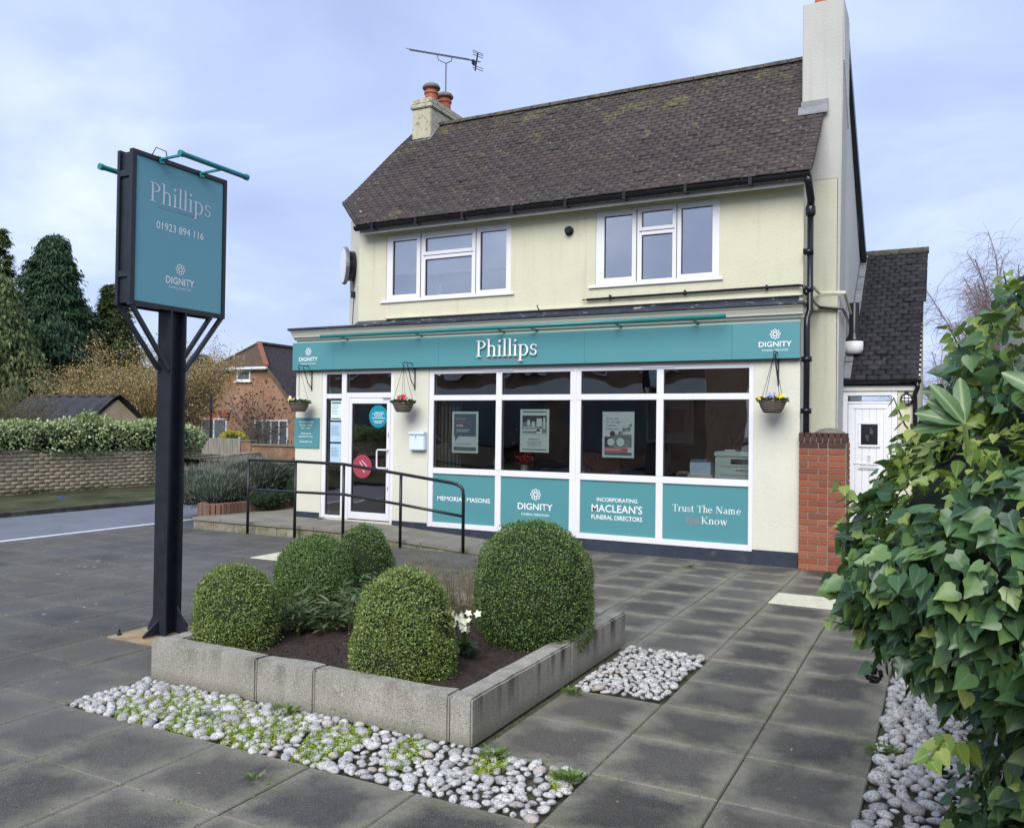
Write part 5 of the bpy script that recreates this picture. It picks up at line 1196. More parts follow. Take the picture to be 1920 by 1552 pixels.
m = MB(); m.box(-3.12, -2.98, 10.8, 11.0, .89, .94); m.tube([(-3.12, 10.86, 1.0), (-3.08, 10.84, 1.03), (-2.98, 10.84, 1.03), (-2.94, 10.86, 1.0)], .022, 8); solid('desk_phone', 'poster_grey', 'grey desk telephone beside the mullion', 'telephone', m)
pc = thing('framed_picture', (-4.0, 14.17, 1.4), 'framed picture with red print on the office back wall', 'picture')
m = MB(); x0, x1, z0, z1 = -4.62, -3.78, 1.36, 2.10
for a in ((x0, x1, z0, z0+.04), (x0, x1, z1-.04, z1), (x0, x0+.04, z0+.04, z1-.04), (x1-.04, x1, z0+.04, z1-.04)): m.box(a[0], a[1], 14.13, 14.19, a[2], a[3])
m.build('frame', 'poster_paper', pc); m = MB(); m.box(x0+.04, x1-.04, 14.17, 14.18, z0+.04, z1-.04); m.build('mount', 'plain_cream', pc); m = MB(); m.box(x0+.17, x1-.17, 14.155, 14.168, z0+.17, z1-.17); m.build('print', 'sticker_coral', pc)
m = MB(); m.lathe((-2.55, 12.6, .16), [(.02, 0), (.02, 1.0), (.24, 1.02), (.26, 1.3), (.10, 1.62), (.03, 1.75)], 12); solid('coat_stand', 'screen_black', 'dark coats hanging on a stand at the back of the office', 'coat stand', m)
m = MB(); m.box(-5.2, -4.55, 12.6, 13.1, .16, 1.20); solid('filing_cabinet', 'brown_wood', 'brown wooden cabinet inside the shop behind the poster of two people', 'cabinet', m)
g = np.random.default_rng(12); root = thing('indoor_flowers', (-5.35, 10.8, .9), 'pink flower arrangement inside the second shop window pane', 'flowers')
P_ = np.array([-5.33, 10.8, 1.2])+g.normal(size=(160, 3))*[.07, .06, .14]; to_obj('blooms', scatter(leaf_base('laurel'), frames(rand_dirs(160), rand_dirs(160)), P_, g.uniform(.03, .06, 160)), 'flower_red', root)
m = MB(); m.lathe((-5.33, 10.8, .86), [(.05, 0), (.07, .10), (.05, .20)], 12); m.build('vase', 'poster_grey', root)
m = MB(); m.box(-6.5, -4.3, 10.5, 10.95, .82, .86); m.box(-6.45, -6.40, 10.55, 10.9, .16, .82); m.box(-4.40, -4.35, 10.55, 10.9, .16, .82); solid('display_table', 'brown_wood', 'low display table inside the left shop windows', 'table', m)
m = MB(); m.lathe((-5.72, 10.75, .86), [(.03, 0), (.02, .05), (.075, .14), (.085, .24), (.07, .30)], 14); solid('glass_vase', 'poster_grey', 'grey glass vase on the display table', 'vase', m)
m = MB()
for i in range(12): x = -6.55+.032*i; m.box(x, x+.02, 10.42+.02*(i % 2), 10.45+.02*(i % 2), .95, 1.96)
solid('curtain', 'poster_dark', 'dark gathered curtain at the left edge of the shop window', 'curtain', m)

# ================================================================ BRICK PIER AND SIDE ENTRANCE
pier = thing('brick_pier', (-1.23, 10.42, 0), 'red brick garden pier at the right end of the shop front', 'pier')
px0, px1, py0, py1 = -1.488, -.968, 10.16, 10.52; m = MB(); m.box(px0+.008, px1-.008, py0+.008, py1-.008, -.05, 1.525); m.build('mortar_core', 'mortar', pier)
def brick_me(l_, h_, d_, mat):
    m = MB(); m.box(-l_/2, l_/2, -d_/2, d_/2, -h_/2, h_/2); b_ = m.build('brick', mat, None, bevel=.004); me = b_.data; bpy.data.objects.remove(b_); return me
BM = {}
def brick(cx, cy, cz, l_, h_, d_, mat, parent, rz=0):
    key = (round(l_, 2), h_, round(d_, 2), mat)
    if key not in BM: BM[key] = brick_me(l_, h_, d_, mat)
    o = link('brick', BM[key], parent); o.location = Vector((cx, cy, cz))-ORG[parent]; o.rotation_euler = (random.uniform(-.006, .006), random.uniform(-.006, .006), rz+random.uniform(-.006, .006)); return o
ch = .0735; bh = .063; n_c = 20
for j in range(n_c):
    z = .0+ch*(j+.5)
    x = px0; seq = [.215, .102, .195] if j % 2 else [.105, .215, .19]
    for l_ in seq:
        l2 = min(l_, px1-x)
        brick(x+l2/2, py0+.05, z, l2-.010, bh, .102, 'brick_dark' if j >= n_c-1 else 'brick_orange', pier); x += l_+.0
    y = py0+.105
    for l_ in ((.15, .10) if j % 2 else (.10, .15)): brick(px1-.05, y+l_/2, z, .102, bh, l_-.010, 'brick_orange', pier); y += l_
for i in range(8): x = px0-.004+.066*i+.033; brick(x, py0+.10, n_c*ch+.055, .056, .105, .215, 'brick_dark', pier)
m = MB(); m.lathe((-1.17, 10.34, n_c*ch+.10), [(.17, 0), (.165, .015), (.12, .045), (.06, .06), (.01, .065)], 20); m.build('stone_cap', 'stone_cap', pier, smooth=True)

le = thing('side_entrance', (-.75, 13.0, 0), 'small lean-to side entrance with black tiled roof and white front door', 'building')
LX0, LX1, LY = -1.205, -.30, 12.0
m = MB(); wall_cells(m, LX0, LX1, 0, 2.22, LY, LY+.2, [(-1.20, -.53, .20, 2.125)]); m.build('wall', 'cream_wall', le)
m = MB(); m.prism([(LX1-.2, LY+.2, 0), (LX1-.2, 15.2, 0), (LX1-.2, 15.2, 4.55), (LX1-.2, LY+.2, 2.36)], (.2, 0, 0)); m.build('wall', 'cream_wall', le)
m = MB(); m.box(LX0, LX1-.004, LY+.01, LY+.2, -.05, .195); m.build('step_riser', 'brick_dark', le)
bars = [(-1.20, -1.135, .24, 2.12), (-.60, -.535, .24, 2.12), (-1.135, -.60, 2.07, 2.12), (-1.135, -.60, 1.965, 1.995), (-1.20, -.535, .20, .24)]
dsr = framed('door_surround', 0, 0, 0, 0, LY-.02, bars, [(-1.135, -.60, 1.995, 2.07)], 'shop_glass', .08, parent=le)
m = MB(); x = -1.128
while x < -.62: m.box(x, x+.084, LY-.012, LY+.02, .262, 1.958); x += .0865
dl = m.build('front_door', 'white_pvc', le, bevel=.004)
m = MB()
for a in ((-1.128, -.607, 1.90, 1.96), (-1.128, -.607, .245, .34), (-1.128, -1.065, .34, 1.90), (-.67, -.607, .34, 1.90), (-1.065, -.67, 1.17, 1.19)): m.box(a[0], a[1], LY-.022, LY-.010, a[2], a[3])
m.build('door_rails', 'white_pvc', dl, bevel=.003)
m = MB()
for a in ((-1.0, -.735, 1.395, 1.425), (-1.0, -.735, 1.695, 1.725), (-1.0, -.97, 1.425, 1.695), (-.765, -.735, 1.425, 1.695)): m.box(a[0], a[1], LY-.034, LY-.010, a[2], a[3])
m.build('glazing_frame', 'white_pvc', dl, bevel=.004); m = MB(); m.box(-.97, -.765, LY-.020, LY-.014, 1.425, 1.695); pn = m.build('door_pane', 'screen_black', dl)
m = MB()
for r_ in (.03, .05, .07, .09):
    for a0 in (.1, 3.3): m.tube([(-.867+.5*r_*math.cos(t), LY-.0235, 1.56+r_*math.sin(t)) for t in np.linspace(a0, a0+1.3, 7)], .0018, 4)
m.build('etched_arcs', 'poster_grey', dl)
m = MB(); m.box(-1.0, -.76, LY-.030, LY-.021, 1.105, 1.165); m.build('letter_plate', 'white_pvc', dl); m = MB(); m.box(-.985, -.775, LY-.032, LY-.0295, 1.115, 1.121); m.box(-.985, -.775, LY-.032, LY-.0295, 1.15, 1.156); m.build('letter_slot', 'rubber', dl)
m = MB(); m.lathe((-.867, LY-.022, 1.29), [(.02, 0), (.02, .01), (.008, .02)], 10, axis=(0, -1, 0)); m.tube([(-.867+.018*math.sin(t), LY-.045, 1.25-.02*math.cos(t)) for t in np.linspace(0, 6.2, 12)], .004, 5); m.build('door_knocker', 'white_pvc', dl)
m = MB(); m.box(LX0, LX1+.02, LY-.03, LY-.002, 2.135, 2.235); m.build('fascia_board', 'white_paint', le)
m = MB(); m.prism([(LX0-.0, LY-.085-.05*math.cos(PI*t/8), 2.275-.05*math.sin(PI*t/8)) for t in range(9)], (.95, 0, 0)); m.build('gutter', 'black_plastic', le)
m = MB(); m.tube([(-.30, LY-.09, 2.25), (-.295, LY-.09, 2.17), (-.33, LY-.05, 2.08), (-.325, LY-.045, 1.95), (-.325, LY-.045, .1)], .03, 10); m.build('downpipe', 'black_plastic', le, smooth=True)
def lslope(s): return LY-.06+(14.75-LY+.06)*s, 2.27+(4.47-2.27)*s
m = MB(); (y0, z0), (y1, z1) = lslope(0), lslope(1); m.add([(-1.19, y0, z0-.01), (-.275, y0, z0-.01), (-.275, y1, z1-.01), (-1.19, y1, z1-.01), (-1.19, y0, z0-.07), (-.275, y0, z0-.07), (-.275, y1, z1-.07), (-1.19, y1, z1-.07)], [(0, 1, 2, 3), (7, 6, 5, 4), (0, 4, 5, 1), (1, 5, 6, 2), (2, 6, 7, 3), (3, 7, 4, 0)]); m.build('roof_deck', 'lean_tile', le)
m = MB(); m.prism([(-.285, y0-.02, z0-.10), (-.285, y1, z1-.10), (-.285, y1, z1), (-.285, y0-.02, z0)], (.018, 0, 0)); m.build('verge_board', 'white_paint', le)
tile_roof(le, 31, lslope, lambda s: -1.19, lambda s: -.262+(.035 if s > .55 else 0), 'lean_tile', .152, 9, lambda q: q[1])
m = MB(); m.prism([(-1.20, 14.76-.09*math.cos(PI*t/6), 4.44+.09*math.sin(PI*t/6)) for t in range(7)], (.985, 0, 0)); m.build('ridge_tile', 'ridge_tile', le)
m = MB()
for i in range(9): s0, s1 = i/9, (i+.96)/9; (a, b), (c, d) = lslope(s0), lslope(s1); m.add([(-1.195, a, b+.034), (-1.10, a, b+.034), (-1.10, c, d+.034), (-1.195, c, d+.034)], [(0, 1, 2, 3)]); m.add([(-1.195, a, b+.11), (-1.195, a, b+.034), (-1.195, c, d+.034), (-1.195, c, d+.11)], [(0, 1, 2, 3)])
m.build('lead_flashing', 'roof_lead', le)
vp = thing('roof_vent_pipe', (-1.10, 12.35, 2.6), 'black flue pipe with pale collar where the lean-to roof meets the wall', 'vent pipe')
m = MB(); m.lathe((-1.10, 12.40, 2.83), [(.115, 0), (.12, .02), (.075, .08), (.066, .12), (.066, .52), (.06, .53)], 18); m.build('pipe', 'black_plastic', vp, smooth=True)
m = MB(); m.lathe((-1.10, 12.40, 2.66), [(.10, 0), (.12, .06), (.12, .17)], 18); m.build('collar', 'white_paint', vp, smooth=True)
bl = thing('bulkhead_lamp', (-.425, LY-.02, 2.0), 'round caged bulkhead lamp right of the white side door', 'lamp')
m = MB(); m.lathe((-.425, LY, 2.02), [(.078, 0), (.078, .04), (.066, .055), (.066, .03)], 22, axis=(0, -1, 0)); m.box(-.45, -.40, LY-.03, LY, 2.09, 2.125); m.build('housing', 'black_metal', bl)
m = MB(); m.lathe((-.425, LY-.028, 2.02), [(.064, 0), (.055, .02), (.02, .03)], 20, axis=(0, -1, 0)); m.build('lens', 'white_pvc', bl, smooth=True)
m = MB()
for d_ in (-.022, .022): m.tube([(-.425+d_, LY-.05, 2.085), (-.425+d_, LY-.068, 2.02), (-.425+d_, LY-.05, 1.955)], .004, 5); m.tube([(-.49, LY-.05, 2.02+d_), (-.425, LY-.068, 2.02+d_), (-.36, LY-.05, 2.02+d_)], .004, 5)
m.build('guard', 'black_metal', bl)
hn = thing('house_number_plate', (-.40, LY-.01, 1.42), 'small black plate reading 37A beside the white side door', 'sign')
m = MB(); m.box(-.475, -.335, LY-.012, LY-.001, 1.415, 1.525); m.build('plate', 'screen_black', hn); sans('lettering', '37A', FRONT(-.405, LY-.0125, 1.452), .05, .105, 'white_print', hn, bold=.015)
m = MB(); m.box(-.965, -.25, 10.62, 12.0, -.06, .01); o = m.build('side_path', 'platform_block', None); o['kind'] = 'structure'

# ================================================================ POLE SIGN
ps = thing('pole_sign', (-5.16, 4.45, 0), 'tall black steel post carrying a double sided teal name board', 'sign')
def lean(z): t = z/2.45; return (-5.195+.075*t, 4.475-.065*t)      # the post leans a little
m = MB()
def post_piece(dx0, dx1, dy0, dy1):
    v = []
    for z in (.015, 2.43):
        cx, cy = lean(z); v += [(cx+dx0, cy+dy0, z), (cx+dx1, cy+dy0, z), (cx+dx1, cy+dy1, z), (cx+dx0, cy+dy1, z)]
    m.add(v, [(3, 2, 1, 0), (4, 5, 6, 7), (0, 1, 5, 4), (1, 2, 6, 5), (2, 3, 7, 6), (3, 0, 4, 7)])
post_piece(-.068, .068, -.072, -.058); post_piece(-.068, .068, .058, .072); post_piece(-.008, .008, -.058, .058); m.build('post', 'black_metal', ps)
m = MB(); cx, cy = lean(0)
m.prism([(cx-.068, cy-.01, .02), (cx-.20, cy-.01, .02), (cx-.20, cy-.01, .035), (cx-.068, cy-.01, .26)], (0, .012, 0)); m.prism([(cx+.068, cy+.03, .02), (cx+.19, cy+.03, .02), (cx+.19, cy+.03, .035), (cx+.068, cy+.03, .22)], (0, .012, 0))
m.prism([(cx-.01, cy-.072, .02), (cx-.01, cy-.21, .02), (cx-.01, cy-.21, .035), (cx-.01, cy-.072, .13)], (.012, 0, 0)); m.prism([(cx-.01, cy+.072, .02), (cx-.01, cy+.20, .02), (cx-.01, cy+.20, .035), (cx-.01, cy+.072, .22)], (.012, 0, 0)); m.build('base_gusset', 'black_metal', ps)
m = MB(); m.box(-5.50, -4.93, 4.20, 4.74, -.02, .012); m.build('base_plate', 'concrete_rust', ps)
for x, y in ((-5.46, 4.27), (-4.98, 4.27), (-5.46, 4.68)): m = MB(); m.lathe((x, y, .012), [(.018, 0), (.018, .018), (.009, .02), (.009, .045)], 6); m.build('anchor_bolt', 'black_metal', ps)
SX0, SX1, SY0, SY1, SZ0, SZ1 = -5.215, -5.05, 3.985, 4.855, 2.42, 3.518
for xs_ in ((SX1-.040, SX1), (SX0, SX0+.030)):
    m = MB()
    m.box(*xs_, SY0, SY0+.034, SZ0, SZ1); m.box(*xs_, SY1-.034, SY1, SZ0, SZ1); m.box(*xs_, SY0+.034, SY1-.034, SZ0, SZ0+.034); m.box(*xs_, SY0+.034, SY1-.034, SZ1-.034, SZ1); m.build('board_frame', 'black_metal', ps, bevel=.002)
m = MB(); m.box(SX0+.031, SX1-.041, SY0+.018, SY1-.018, SZ0+.02, SZ1-.015); m.build('board_core', 'black_metal', ps)
m = MB()
for z in (2.62, 3.33): m.box(SX0+.03, SX1-.04, SY0+.002, SY0+.02, z, z+.045); m.box(SX0+.03, SX1-.04, SY1-.02, SY1-.002, z, z+.045)
m.build('side_strap', 'black_metal', ps)
m = MB(); m.box(SX1-.042, SX1-.010, SY0+.036, SY1-.036, SZ0+.036, SZ1-.036); m.build('sign_panel', 'teal_board', ps)
m = MB(); m.box(SX0+.008, SX0+.028, SY0+.036, SY1-.036, SZ0+.036, SZ1-.036); m.build('sign_panel', 'teal_board', ps)
SF_ = lambda y, z: Fr((SX1-.0095, y, z), (0, 1, 0), (0, 0, 1)); SB_ = lambda y, z: Fr((SX0+.0075, y, z), (0, -1, 0), (0, 0, 1))
for F_, m_ in ((SF_, 1), (SB_, -1)):
    c_ = 4.42
    serif('lettering', 'Phillips', F_(c_-m_*.288, 3.185), .195, 'white_print_soft', ps, width=.575); sans('lettering', 'FUNERAL DIRECTORS', F_(c_-m_*.02, 3.150), .014, .36, 'coral_faint', ps)
    sans('lettering', '01923 894 116', F_(c_-m_*.005, 3.000), .056, .432, 'white_print', ps); emblem('emblem', F_(c_, 2.737), .044, 'white_print', ps)
    sans('lettering', 'DIGNITY', F_(c_, 2.622), .052, .262, 'white_print', ps, bold=.012); sans('lettering', 'FUNERAL DIRECTORS', F_(c_, 2.588), .016, .205, 'white_print', ps)
m = MB()
for sx in (SX1-.02, SX0+.015):
    for sy, e_ in ((SY0+.02, -1), (SY1-.02, 1)): m.bar((sx, sy, SZ0+.01), (-5.12+(.05 if sx > -5.1 else -.05), 4.41+e_*.075, 1.99), .028, .028)
m.build('strut', 'black_metal', ps)
for s_, X_ in ((1, SX1), (-1, SX0)):
    for y in (4.22, 4.59):
        m = MB(); m.bar((X_-.02*s_, y, SZ1+.005), (X_+.02*s_, y, SZ1-.05), .03, .012); m.bar((X_, y, SZ1-.015), (X_+.21*s_, y+(.01 if s_ > 0 else -.03), SZ1-.008 if s_ > 0 else SZ1-.07), .020, .013)
        m.build('lamp_arm', 'teal_metal', ps)
    lx, l0, l1, lz = (X_+.22*s_, 4.205 if s_ > 0 else 4.02, 4.835 if s_ > 0 else 4.65, SZ1-.006 if s_ > 0 else SZ1-.075); m = MB(); m.tube([(lx, l0, lz), (lx, l1, lz)], .019, 10); m.lathe((lx, l0-.012, lz), [(.024, 0), (.024, .028)], 10, axis=(0, 1, 0)); m.lathe((lx, l1-.016, lz), [(.024, 0), (.024, .028)], 10, axis=(0, 1, 0)); m.build('lamp_tube', 'teal_metal', ps, smooth=False)
m = MB(); m.tube([(SX1-.01, 4.14, SZ1-.02), (SX1+.02, 4.16, SZ1+.05), (SX1+.05, 4.22, SZ1+.035), (SX1+.02, 4.26, SZ1-.02)], .004, 5); m.build('cable', 'rubber', ps)

# ================================================================ RAMP, PLATFORM AND RAILING
pf_ = bpy.data.objects.new('entrance_ramp', None); col.objects.link(pf_); pf_.location = (-8, 9.8, 0); ORG[pf_] = Vector((-8, 9.8, 0)); pf_['kind'] = 'structure'
m = MB(); m.prism([(-10.28, 9.335, -.05), (-10.28, 9.335, .098), (-7.42, 9.335, .098), (-4.95, 9.335, -.03), (-4.95, 9.335, -.05)], (0, .91, 0)); m.box(-10.28, -9.105, 10.245, 13.2, -.05, .098); m.build('ramp_core', 'platform_block', pf_)
x = -10.28; i = 0
while x < -5.6:
    x1 = min(x+.42, -5.55); zt = min(.092, .092-(max(x1, -7.42)+7.42)*.053); m = MB(); m.box(x+.004, x1-.004, 9.322, 9.345, -.05, max(.0, zt)); m.build('block', 'platform_block', pf_); x = x1
x = -10.30; ky = [9.30, 9.79, 10.236]
while x < -4.98:
    w_ = .60; x1 = min(x+w_, -4.95)
    for a, b in zip(ky, ky[1:]):
        z0 = .148-max(0, x+7.42)*.060; z1 = .148-max(0, x1+7.42)*.060; z0, z1 = max(z0, .004), max(z1, .004)
        if x < -7.42 < x1: z0 = .148
        m = MB(); m.prism([(x+.004, a+.003, z0-.045), (x1-.004, a+.003, z1-.045), (x1-.004, a+.003, z1), (x+.004, a+.003, z0)], (0, b-a-.006, 0)); m.build('slab', 'ramp_slab', pf_, bevel=.003)
    x = x1
for j in range(5):
    for i in range(2): m = MB(); m.box(-10.30+.6*i+.004, -9.70+.6*i-.004, 10.24+.6*j+.003, 10.84+.6*j-.003, .10, .146); m.build('slab', 'ramp_slab', pf_, bevel=.003)
rl = thing('ramp_railing', (-7.2, 9.2, 0), 'black tubular handrail along the ramp to the shop door', 'railing')
px = [-9.045, -8.155, -7.30, -6.355, -5.40]; tz = [1.07, 1.072, 1.060, .962, .86]; mz = [.634, .640, .648, .562, .462]
for i, x in enumerate(px[:-1]): m = MB(); m.tube([(x, 9.2, -.02), (x, 9.2, tz[i])], .021, 10); m.build('post', 'rail_paint', rl, smooth=True)
top = [(px[0]-.0, 9.2, tz[0])]+[(px[i], 9.2, tz[i]) for i in (1, 2)]+[(px[3], 9.2, tz[3]), (-5.60, 9.2, .880), (-5.50, 9.2, .862), (-5.44, 9.2, .835), (-5.408, 9.2, .79), (-5.40, 9.2, .72), (-5.395, 9.2, -.02)]
m = MB(); m.tube(top, .0215, 10); m.build('top_rail', 'rail_paint', rl, smooth=True)
m = MB(); m.tube([(px[i], 9.2, mz[i]) for i in range(5)], .019, 10); m.build('middle_rail', 'rail_paint', rl, smooth=True)

# lavender bed with soldier-course brick edge
bp = thing('brick_planter', (-10.3, 10.6, .14), 'curved raised bed edged with upright bricks beside the ramp', 'planter')
ctl = [(-10.72, 10.05), (-10.55, 9.72), (-10.33, 9.62), (-10.22, 9.85), (-10.20, 10.3), (-10.16, 10.7), (-10.12, 11.4), (-10.1, 12.4)]
pts = []
for (a, b), (c, d) in zip(ctl, ctl[1:]):
    L_ = math.hypot(c-a, d-b); n = int(L_/.075)
    for k_ in range(n): pts.append((a+(c-a)*k_/n, b+(d-b)*k_/n, math.atan2(d-b, c-a)))
for x, y, a in pts:
    key = 'sold'
    if key not in BM: BM[key] = brick_me(.068, .225, .10, 'brick_soldier')
    o = link('brick', BM[key], bp); o.location = Vector((x, y, .21))-ORG[bp]; o.rotation_euler = (0, 0, a+random.uniform(-.02, .02))
m = MB(); m.prism([(-10.85, 10.1, .1), (-10.6, 9.85, .1), (-10.35, 9.72, .1), (-10.25, 10.5, .1), (-10.18, 12.4, .1), (-11.2, 12.4, .1)], (0, 0, .17)); m.build('soil', 'soil', bp)
def mass(name, label, cat, blobs, n, leaf, size, mat, seedv, up_=.4, core='ivy_dark', rough_=.08, parent=None, upright=0, flat=0, corek=.86):
    """plant mass built from overlapping lobes, leaves on their surface and an inner core"""
    g = np.random.default_rng(seedv); B_ = np.array(blobs, float); c0 = B_[:, :3].mean(0); zb = (B_[:, 2]-B_[:, 5]).min()
    root = parent or thing(name, (c0[0], c0[1], zb), label, cat)
    A = (B_[:, 3]*B_[:, 4]+B_[:, 4]*B_[:, 5]+B_[:, 3]*B_[:, 5])**1.; A = A/A.sum(); idx = g.choice(len(B_), n, p=A)
    d = rand_dirs(n); P_ = B_[idx, :3]+d*B_[idx, 3:6]*(1+g.normal(size=n)*rough_-np.abs(g.normal(size=n))*.05)[:, None]
    lump = noise3(P_, 1.6/np.mean(B_[:, 3:6]), seedv)*.10; P_ = P_+d*B_[idx, 3:6]*lump[:, None]
    keep = np.ones(n, bool)
    for i_, b in enumerate(B_): q = ((P_-b[:3])/b[3:6]); keep &= ((q**2).sum(1) > .72) | (idx == i_)
    P_, d = P_[keep], d[keep]; k_ = len(P_)
    t = unit(d*(1-upright)+rand_dirs(k_)*.7+np.array([0, 0, up_+upright]))
    to_obj('foliage', scatter(leaf_base(leaf), frames(t, unit(d+rand_dirs(k_)*(.5+flat))), P_, g.uniform(size*.6, size*1.25, k_)), mat, root)
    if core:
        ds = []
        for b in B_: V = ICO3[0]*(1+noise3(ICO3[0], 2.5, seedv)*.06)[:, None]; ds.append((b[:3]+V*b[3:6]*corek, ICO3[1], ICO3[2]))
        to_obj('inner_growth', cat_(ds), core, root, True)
    return root
mass('lavender_bush', 'grey-green lavender mass spilling over the upright brick edge', 'lavender', [(-11.35, 10.4, .50, .62, .62, .36), (-10.75, 10.3, .48, .50, .60, .34), (-10.85, 11.2, .62, .6, .8, .40), (-11.6, 11.6, .60, .7, .8, .38)], 17000, 'blade', .085, 'lavender_leaf', 101, .5, upright=.35, rough_=.07)
mass('shrub', 'dark evergreen shrub between the lavender and the corner of the shop', 'shrub', [(-10.3, 12.3, .55, .55, .9, .42), (-9.9, 13.3, .65, .7, .8, .52)], 6000, 'quad', .055, 'shrub_leaf', 102)
mass('shrub', 'low dark green foliage overhanging the brick edge near the railing', 'shrub', [(-10.15, 10.75, .32, .22, .40, .15), (-10.0, 11.6, .42, .25, .5, .26)], 2600, 'quad', .045, 'shrub_leaf', 103)

# ================================================================ ACROSS THE ROAD
wl = thing('retaining_wall', (-16.4, 6, 0), 'weathered brown brick retaining wall with moss along its foot', 'wall')
def wx(y): return -16.45 if y < 13.5 else -16.45-(y-13.5)*.42
def wt(y): return .985-.010*(y-10)-(.05*(y-13.2) if y > 13.2 else 0)
m = MB()
m.prism([(wx(y)-.020, y, -.1) for y in (-10, 13.5, 20)]+[(wx(y)-.35, y, -.1) for y in (20, 13.5, -10)], (0, 0, .80)); m.build('wall_core', 'wall_mortar', wl)
g = np.random.default_rng(110); near = []; rest = []
row = 0; z = 0.0
cube = (np.array([(-.5,-.5,-.5),(.5,-.5,-.5),(.5,.5,-.5),(-.5,.5,-.5),(-.5,-.5,.5),(.5,-.5,.5),(.5,.5,.5),(-.5,.5,.5)]), np.array([(0,3,2),(0,2,1),(4,5,6),(4,6,7),(0,1,5),(0,5,4),(1,2,6),(1,6,5),(2,3,7),(2,7,6),(3,0,4),(3,4,7)]), np.zeros((8, 2)))
while z < 1.0:
    y = -6.0-(.12 if row % 2 else 0)
    while y < 20:
        l_ = .23; ym = y+l_/2
        if z+.04 < wt(ym): (rest if not (7 < ym < 16) else near).append((wx(ym)+g.normal()*.003-.064, ym, z+.036+g.normal()*.003, l_, g.normal()*.02))
        y += l_
    z += .078; row += 1
near.sort(key=lambda q: q[0]**2+q[1]**2)
bme = pmesh('brick', cube[0]*np.array([.12, .221, .070]), cube[1], None, 'retaining_brick')
for x, y, z, l_, a in near[:300]: o = link('brick', bme, wl); o.location = Vector((x, y, z))-ORG[wl]; o.rotation_euler = (0, 0, a+(0.4 if y > 13.5 else 0))
rr_ = near[300:]+rest; R = np.stack([np.array(Matrix.Rotation(q[4]+(0.4 if q[1] > 13.5 else 0), 3, 'Z')) for q in rr_])
to_obj('brickwork', scatter((cube[0]*np.array([.12, .221, .070]), cube[1], cube[2]), R, np.array([q[:3] for q in rr_]), np.ones(len(rr_))), 'retaining_brick', wl)
m = MB(); ys_ = np.linspace(-6, 20, 60)
for a, b in zip(ys_, ys_[1:]): m.add([(wx(a)-.02, a, wt(a)-.03), (wx(b)-.02, b, wt(b)-.03), (wx(b)-.34, b, wt(b)-.03), (wx(a)-.34, a, wt(a)-.03), (wx(a)-.03, a, wt(a)+.01), (wx(b)-.03, b, wt(b)+.01), (wx(b)-.33, b, wt(b)+.01), (wx(a)-.33, a, wt(a)+.01)], [(4, 5, 6, 7), (0, 1, 5, 4), (2, 3, 7, 6)])
m.build('wall_top', 'stone_cap', wl)
# moss and dead stuff on the wall
g = np.random.default_rng(111); n = 5000; y = g.uniform(4, 16.5, n); z = np.abs(g.normal(size=n))*.10+.04; P_ = np.stack([np.array([wx(v) for v in y])+.01+g.random(n)*.05, y, z], 1); k_ = noise3(P_, 1.3, 8) > -.2; P_ = P_[k_]
to_obj('moss', scatter(leaf_base('quad'), frames(rand_dirs(len(P_)), rand_dirs(len(P_))), P_, g.uniform(.02, .05, len(P_))), 'moss_roof', wl)
m = MB(); m.box(-15.35, -15.22, 10.55, 10.62, .09, .12); solid('litter', 'blue_litter', 'scrap of blue litter on the verge at the foot of the wall', 'litter', m)

bl_ = []
y = -4.0; g = np.random.default_rng(112)
while y < 15.5: bl_.append((-16.75+g.normal()*.05-(max(0, y-13.5)*.35), y, 1.22+g.normal()*.025, .42, .75, .37+g.normal()*.03)); y += .55
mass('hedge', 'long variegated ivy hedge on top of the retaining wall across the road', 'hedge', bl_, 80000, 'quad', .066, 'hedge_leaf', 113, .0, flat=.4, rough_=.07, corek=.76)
mass('ivy_sprig', 'upright ivy sprig standing above the hedge before the shed roof', 'ivy', [(-16.7, 12.15, 1.64, .14, .2, .13)], 500, 'quad', .06, 'hedge_leaf', 114, .6, core=None, rough_=.35)

# shed with black corrugated felt roof
sh = thing('shed', (-24, 18.5, .7), 'brick shed with rippled black felt roof behind the hedge', 'shed')
gy0, gy1, gya, gz0, gz1 = 17.15, 19.95, 18.56, 1.35, 2.44
m = MB(); m.prism([(-24, gy0, .5), (-24, gy1, .5), (-24, gy1, gz0-.12), (-24, gya, gz1-.12), (-24, gy0, gz0-.12)], (-4.2, 0, 0)); m.build('wall', 'shed_brick', sh)
def cor(ya, za, yb, zb, nm):
    nx, ns = 130, 6; V = []
    for i in range(nx):
        for j in range(ns):
            f = j/(ns-1); x = -23.93-4.5*i/(nx-1); w_ = .13*math.sin(x*9.5+f*2.6+math.sin(x*2.1)*1.4)*math.sin(PI*min(.92, .22+f*.70)); V.append((x, ya+(yb-ya)*f, za+(zb-za)*f+.03+w_))
    T = []
    for i in range(nx-1):
        for j in range(ns-1): a = i*ns+j; T += [(a, a+1, a+ns+1), (a, a+ns+1, a+ns)]
    V = np.array(V); n_ = len(V); V2 = V-np.array([0, 0, .05]); T = np.array(T); VV = np.concatenate([V, V2]); TT = np.concatenate([T, T[:, ::-1]+n_]); to_obj(nm, (VV, TT, np.zeros((len(VV), 2))), 'black_felt', sh, False, kind=None)
cor(gy0-.15, gz0-.12, gya, gz1, 'roof'); cor(gy1+.15, gz0-.12, gya, gz1, 'roof')
m = MB(); m.box(-28.4, -23.9, gya-.06, gya+.06, gz1+.02, gz1+.07); m.build('ridge', 'ridge_tile', sh)

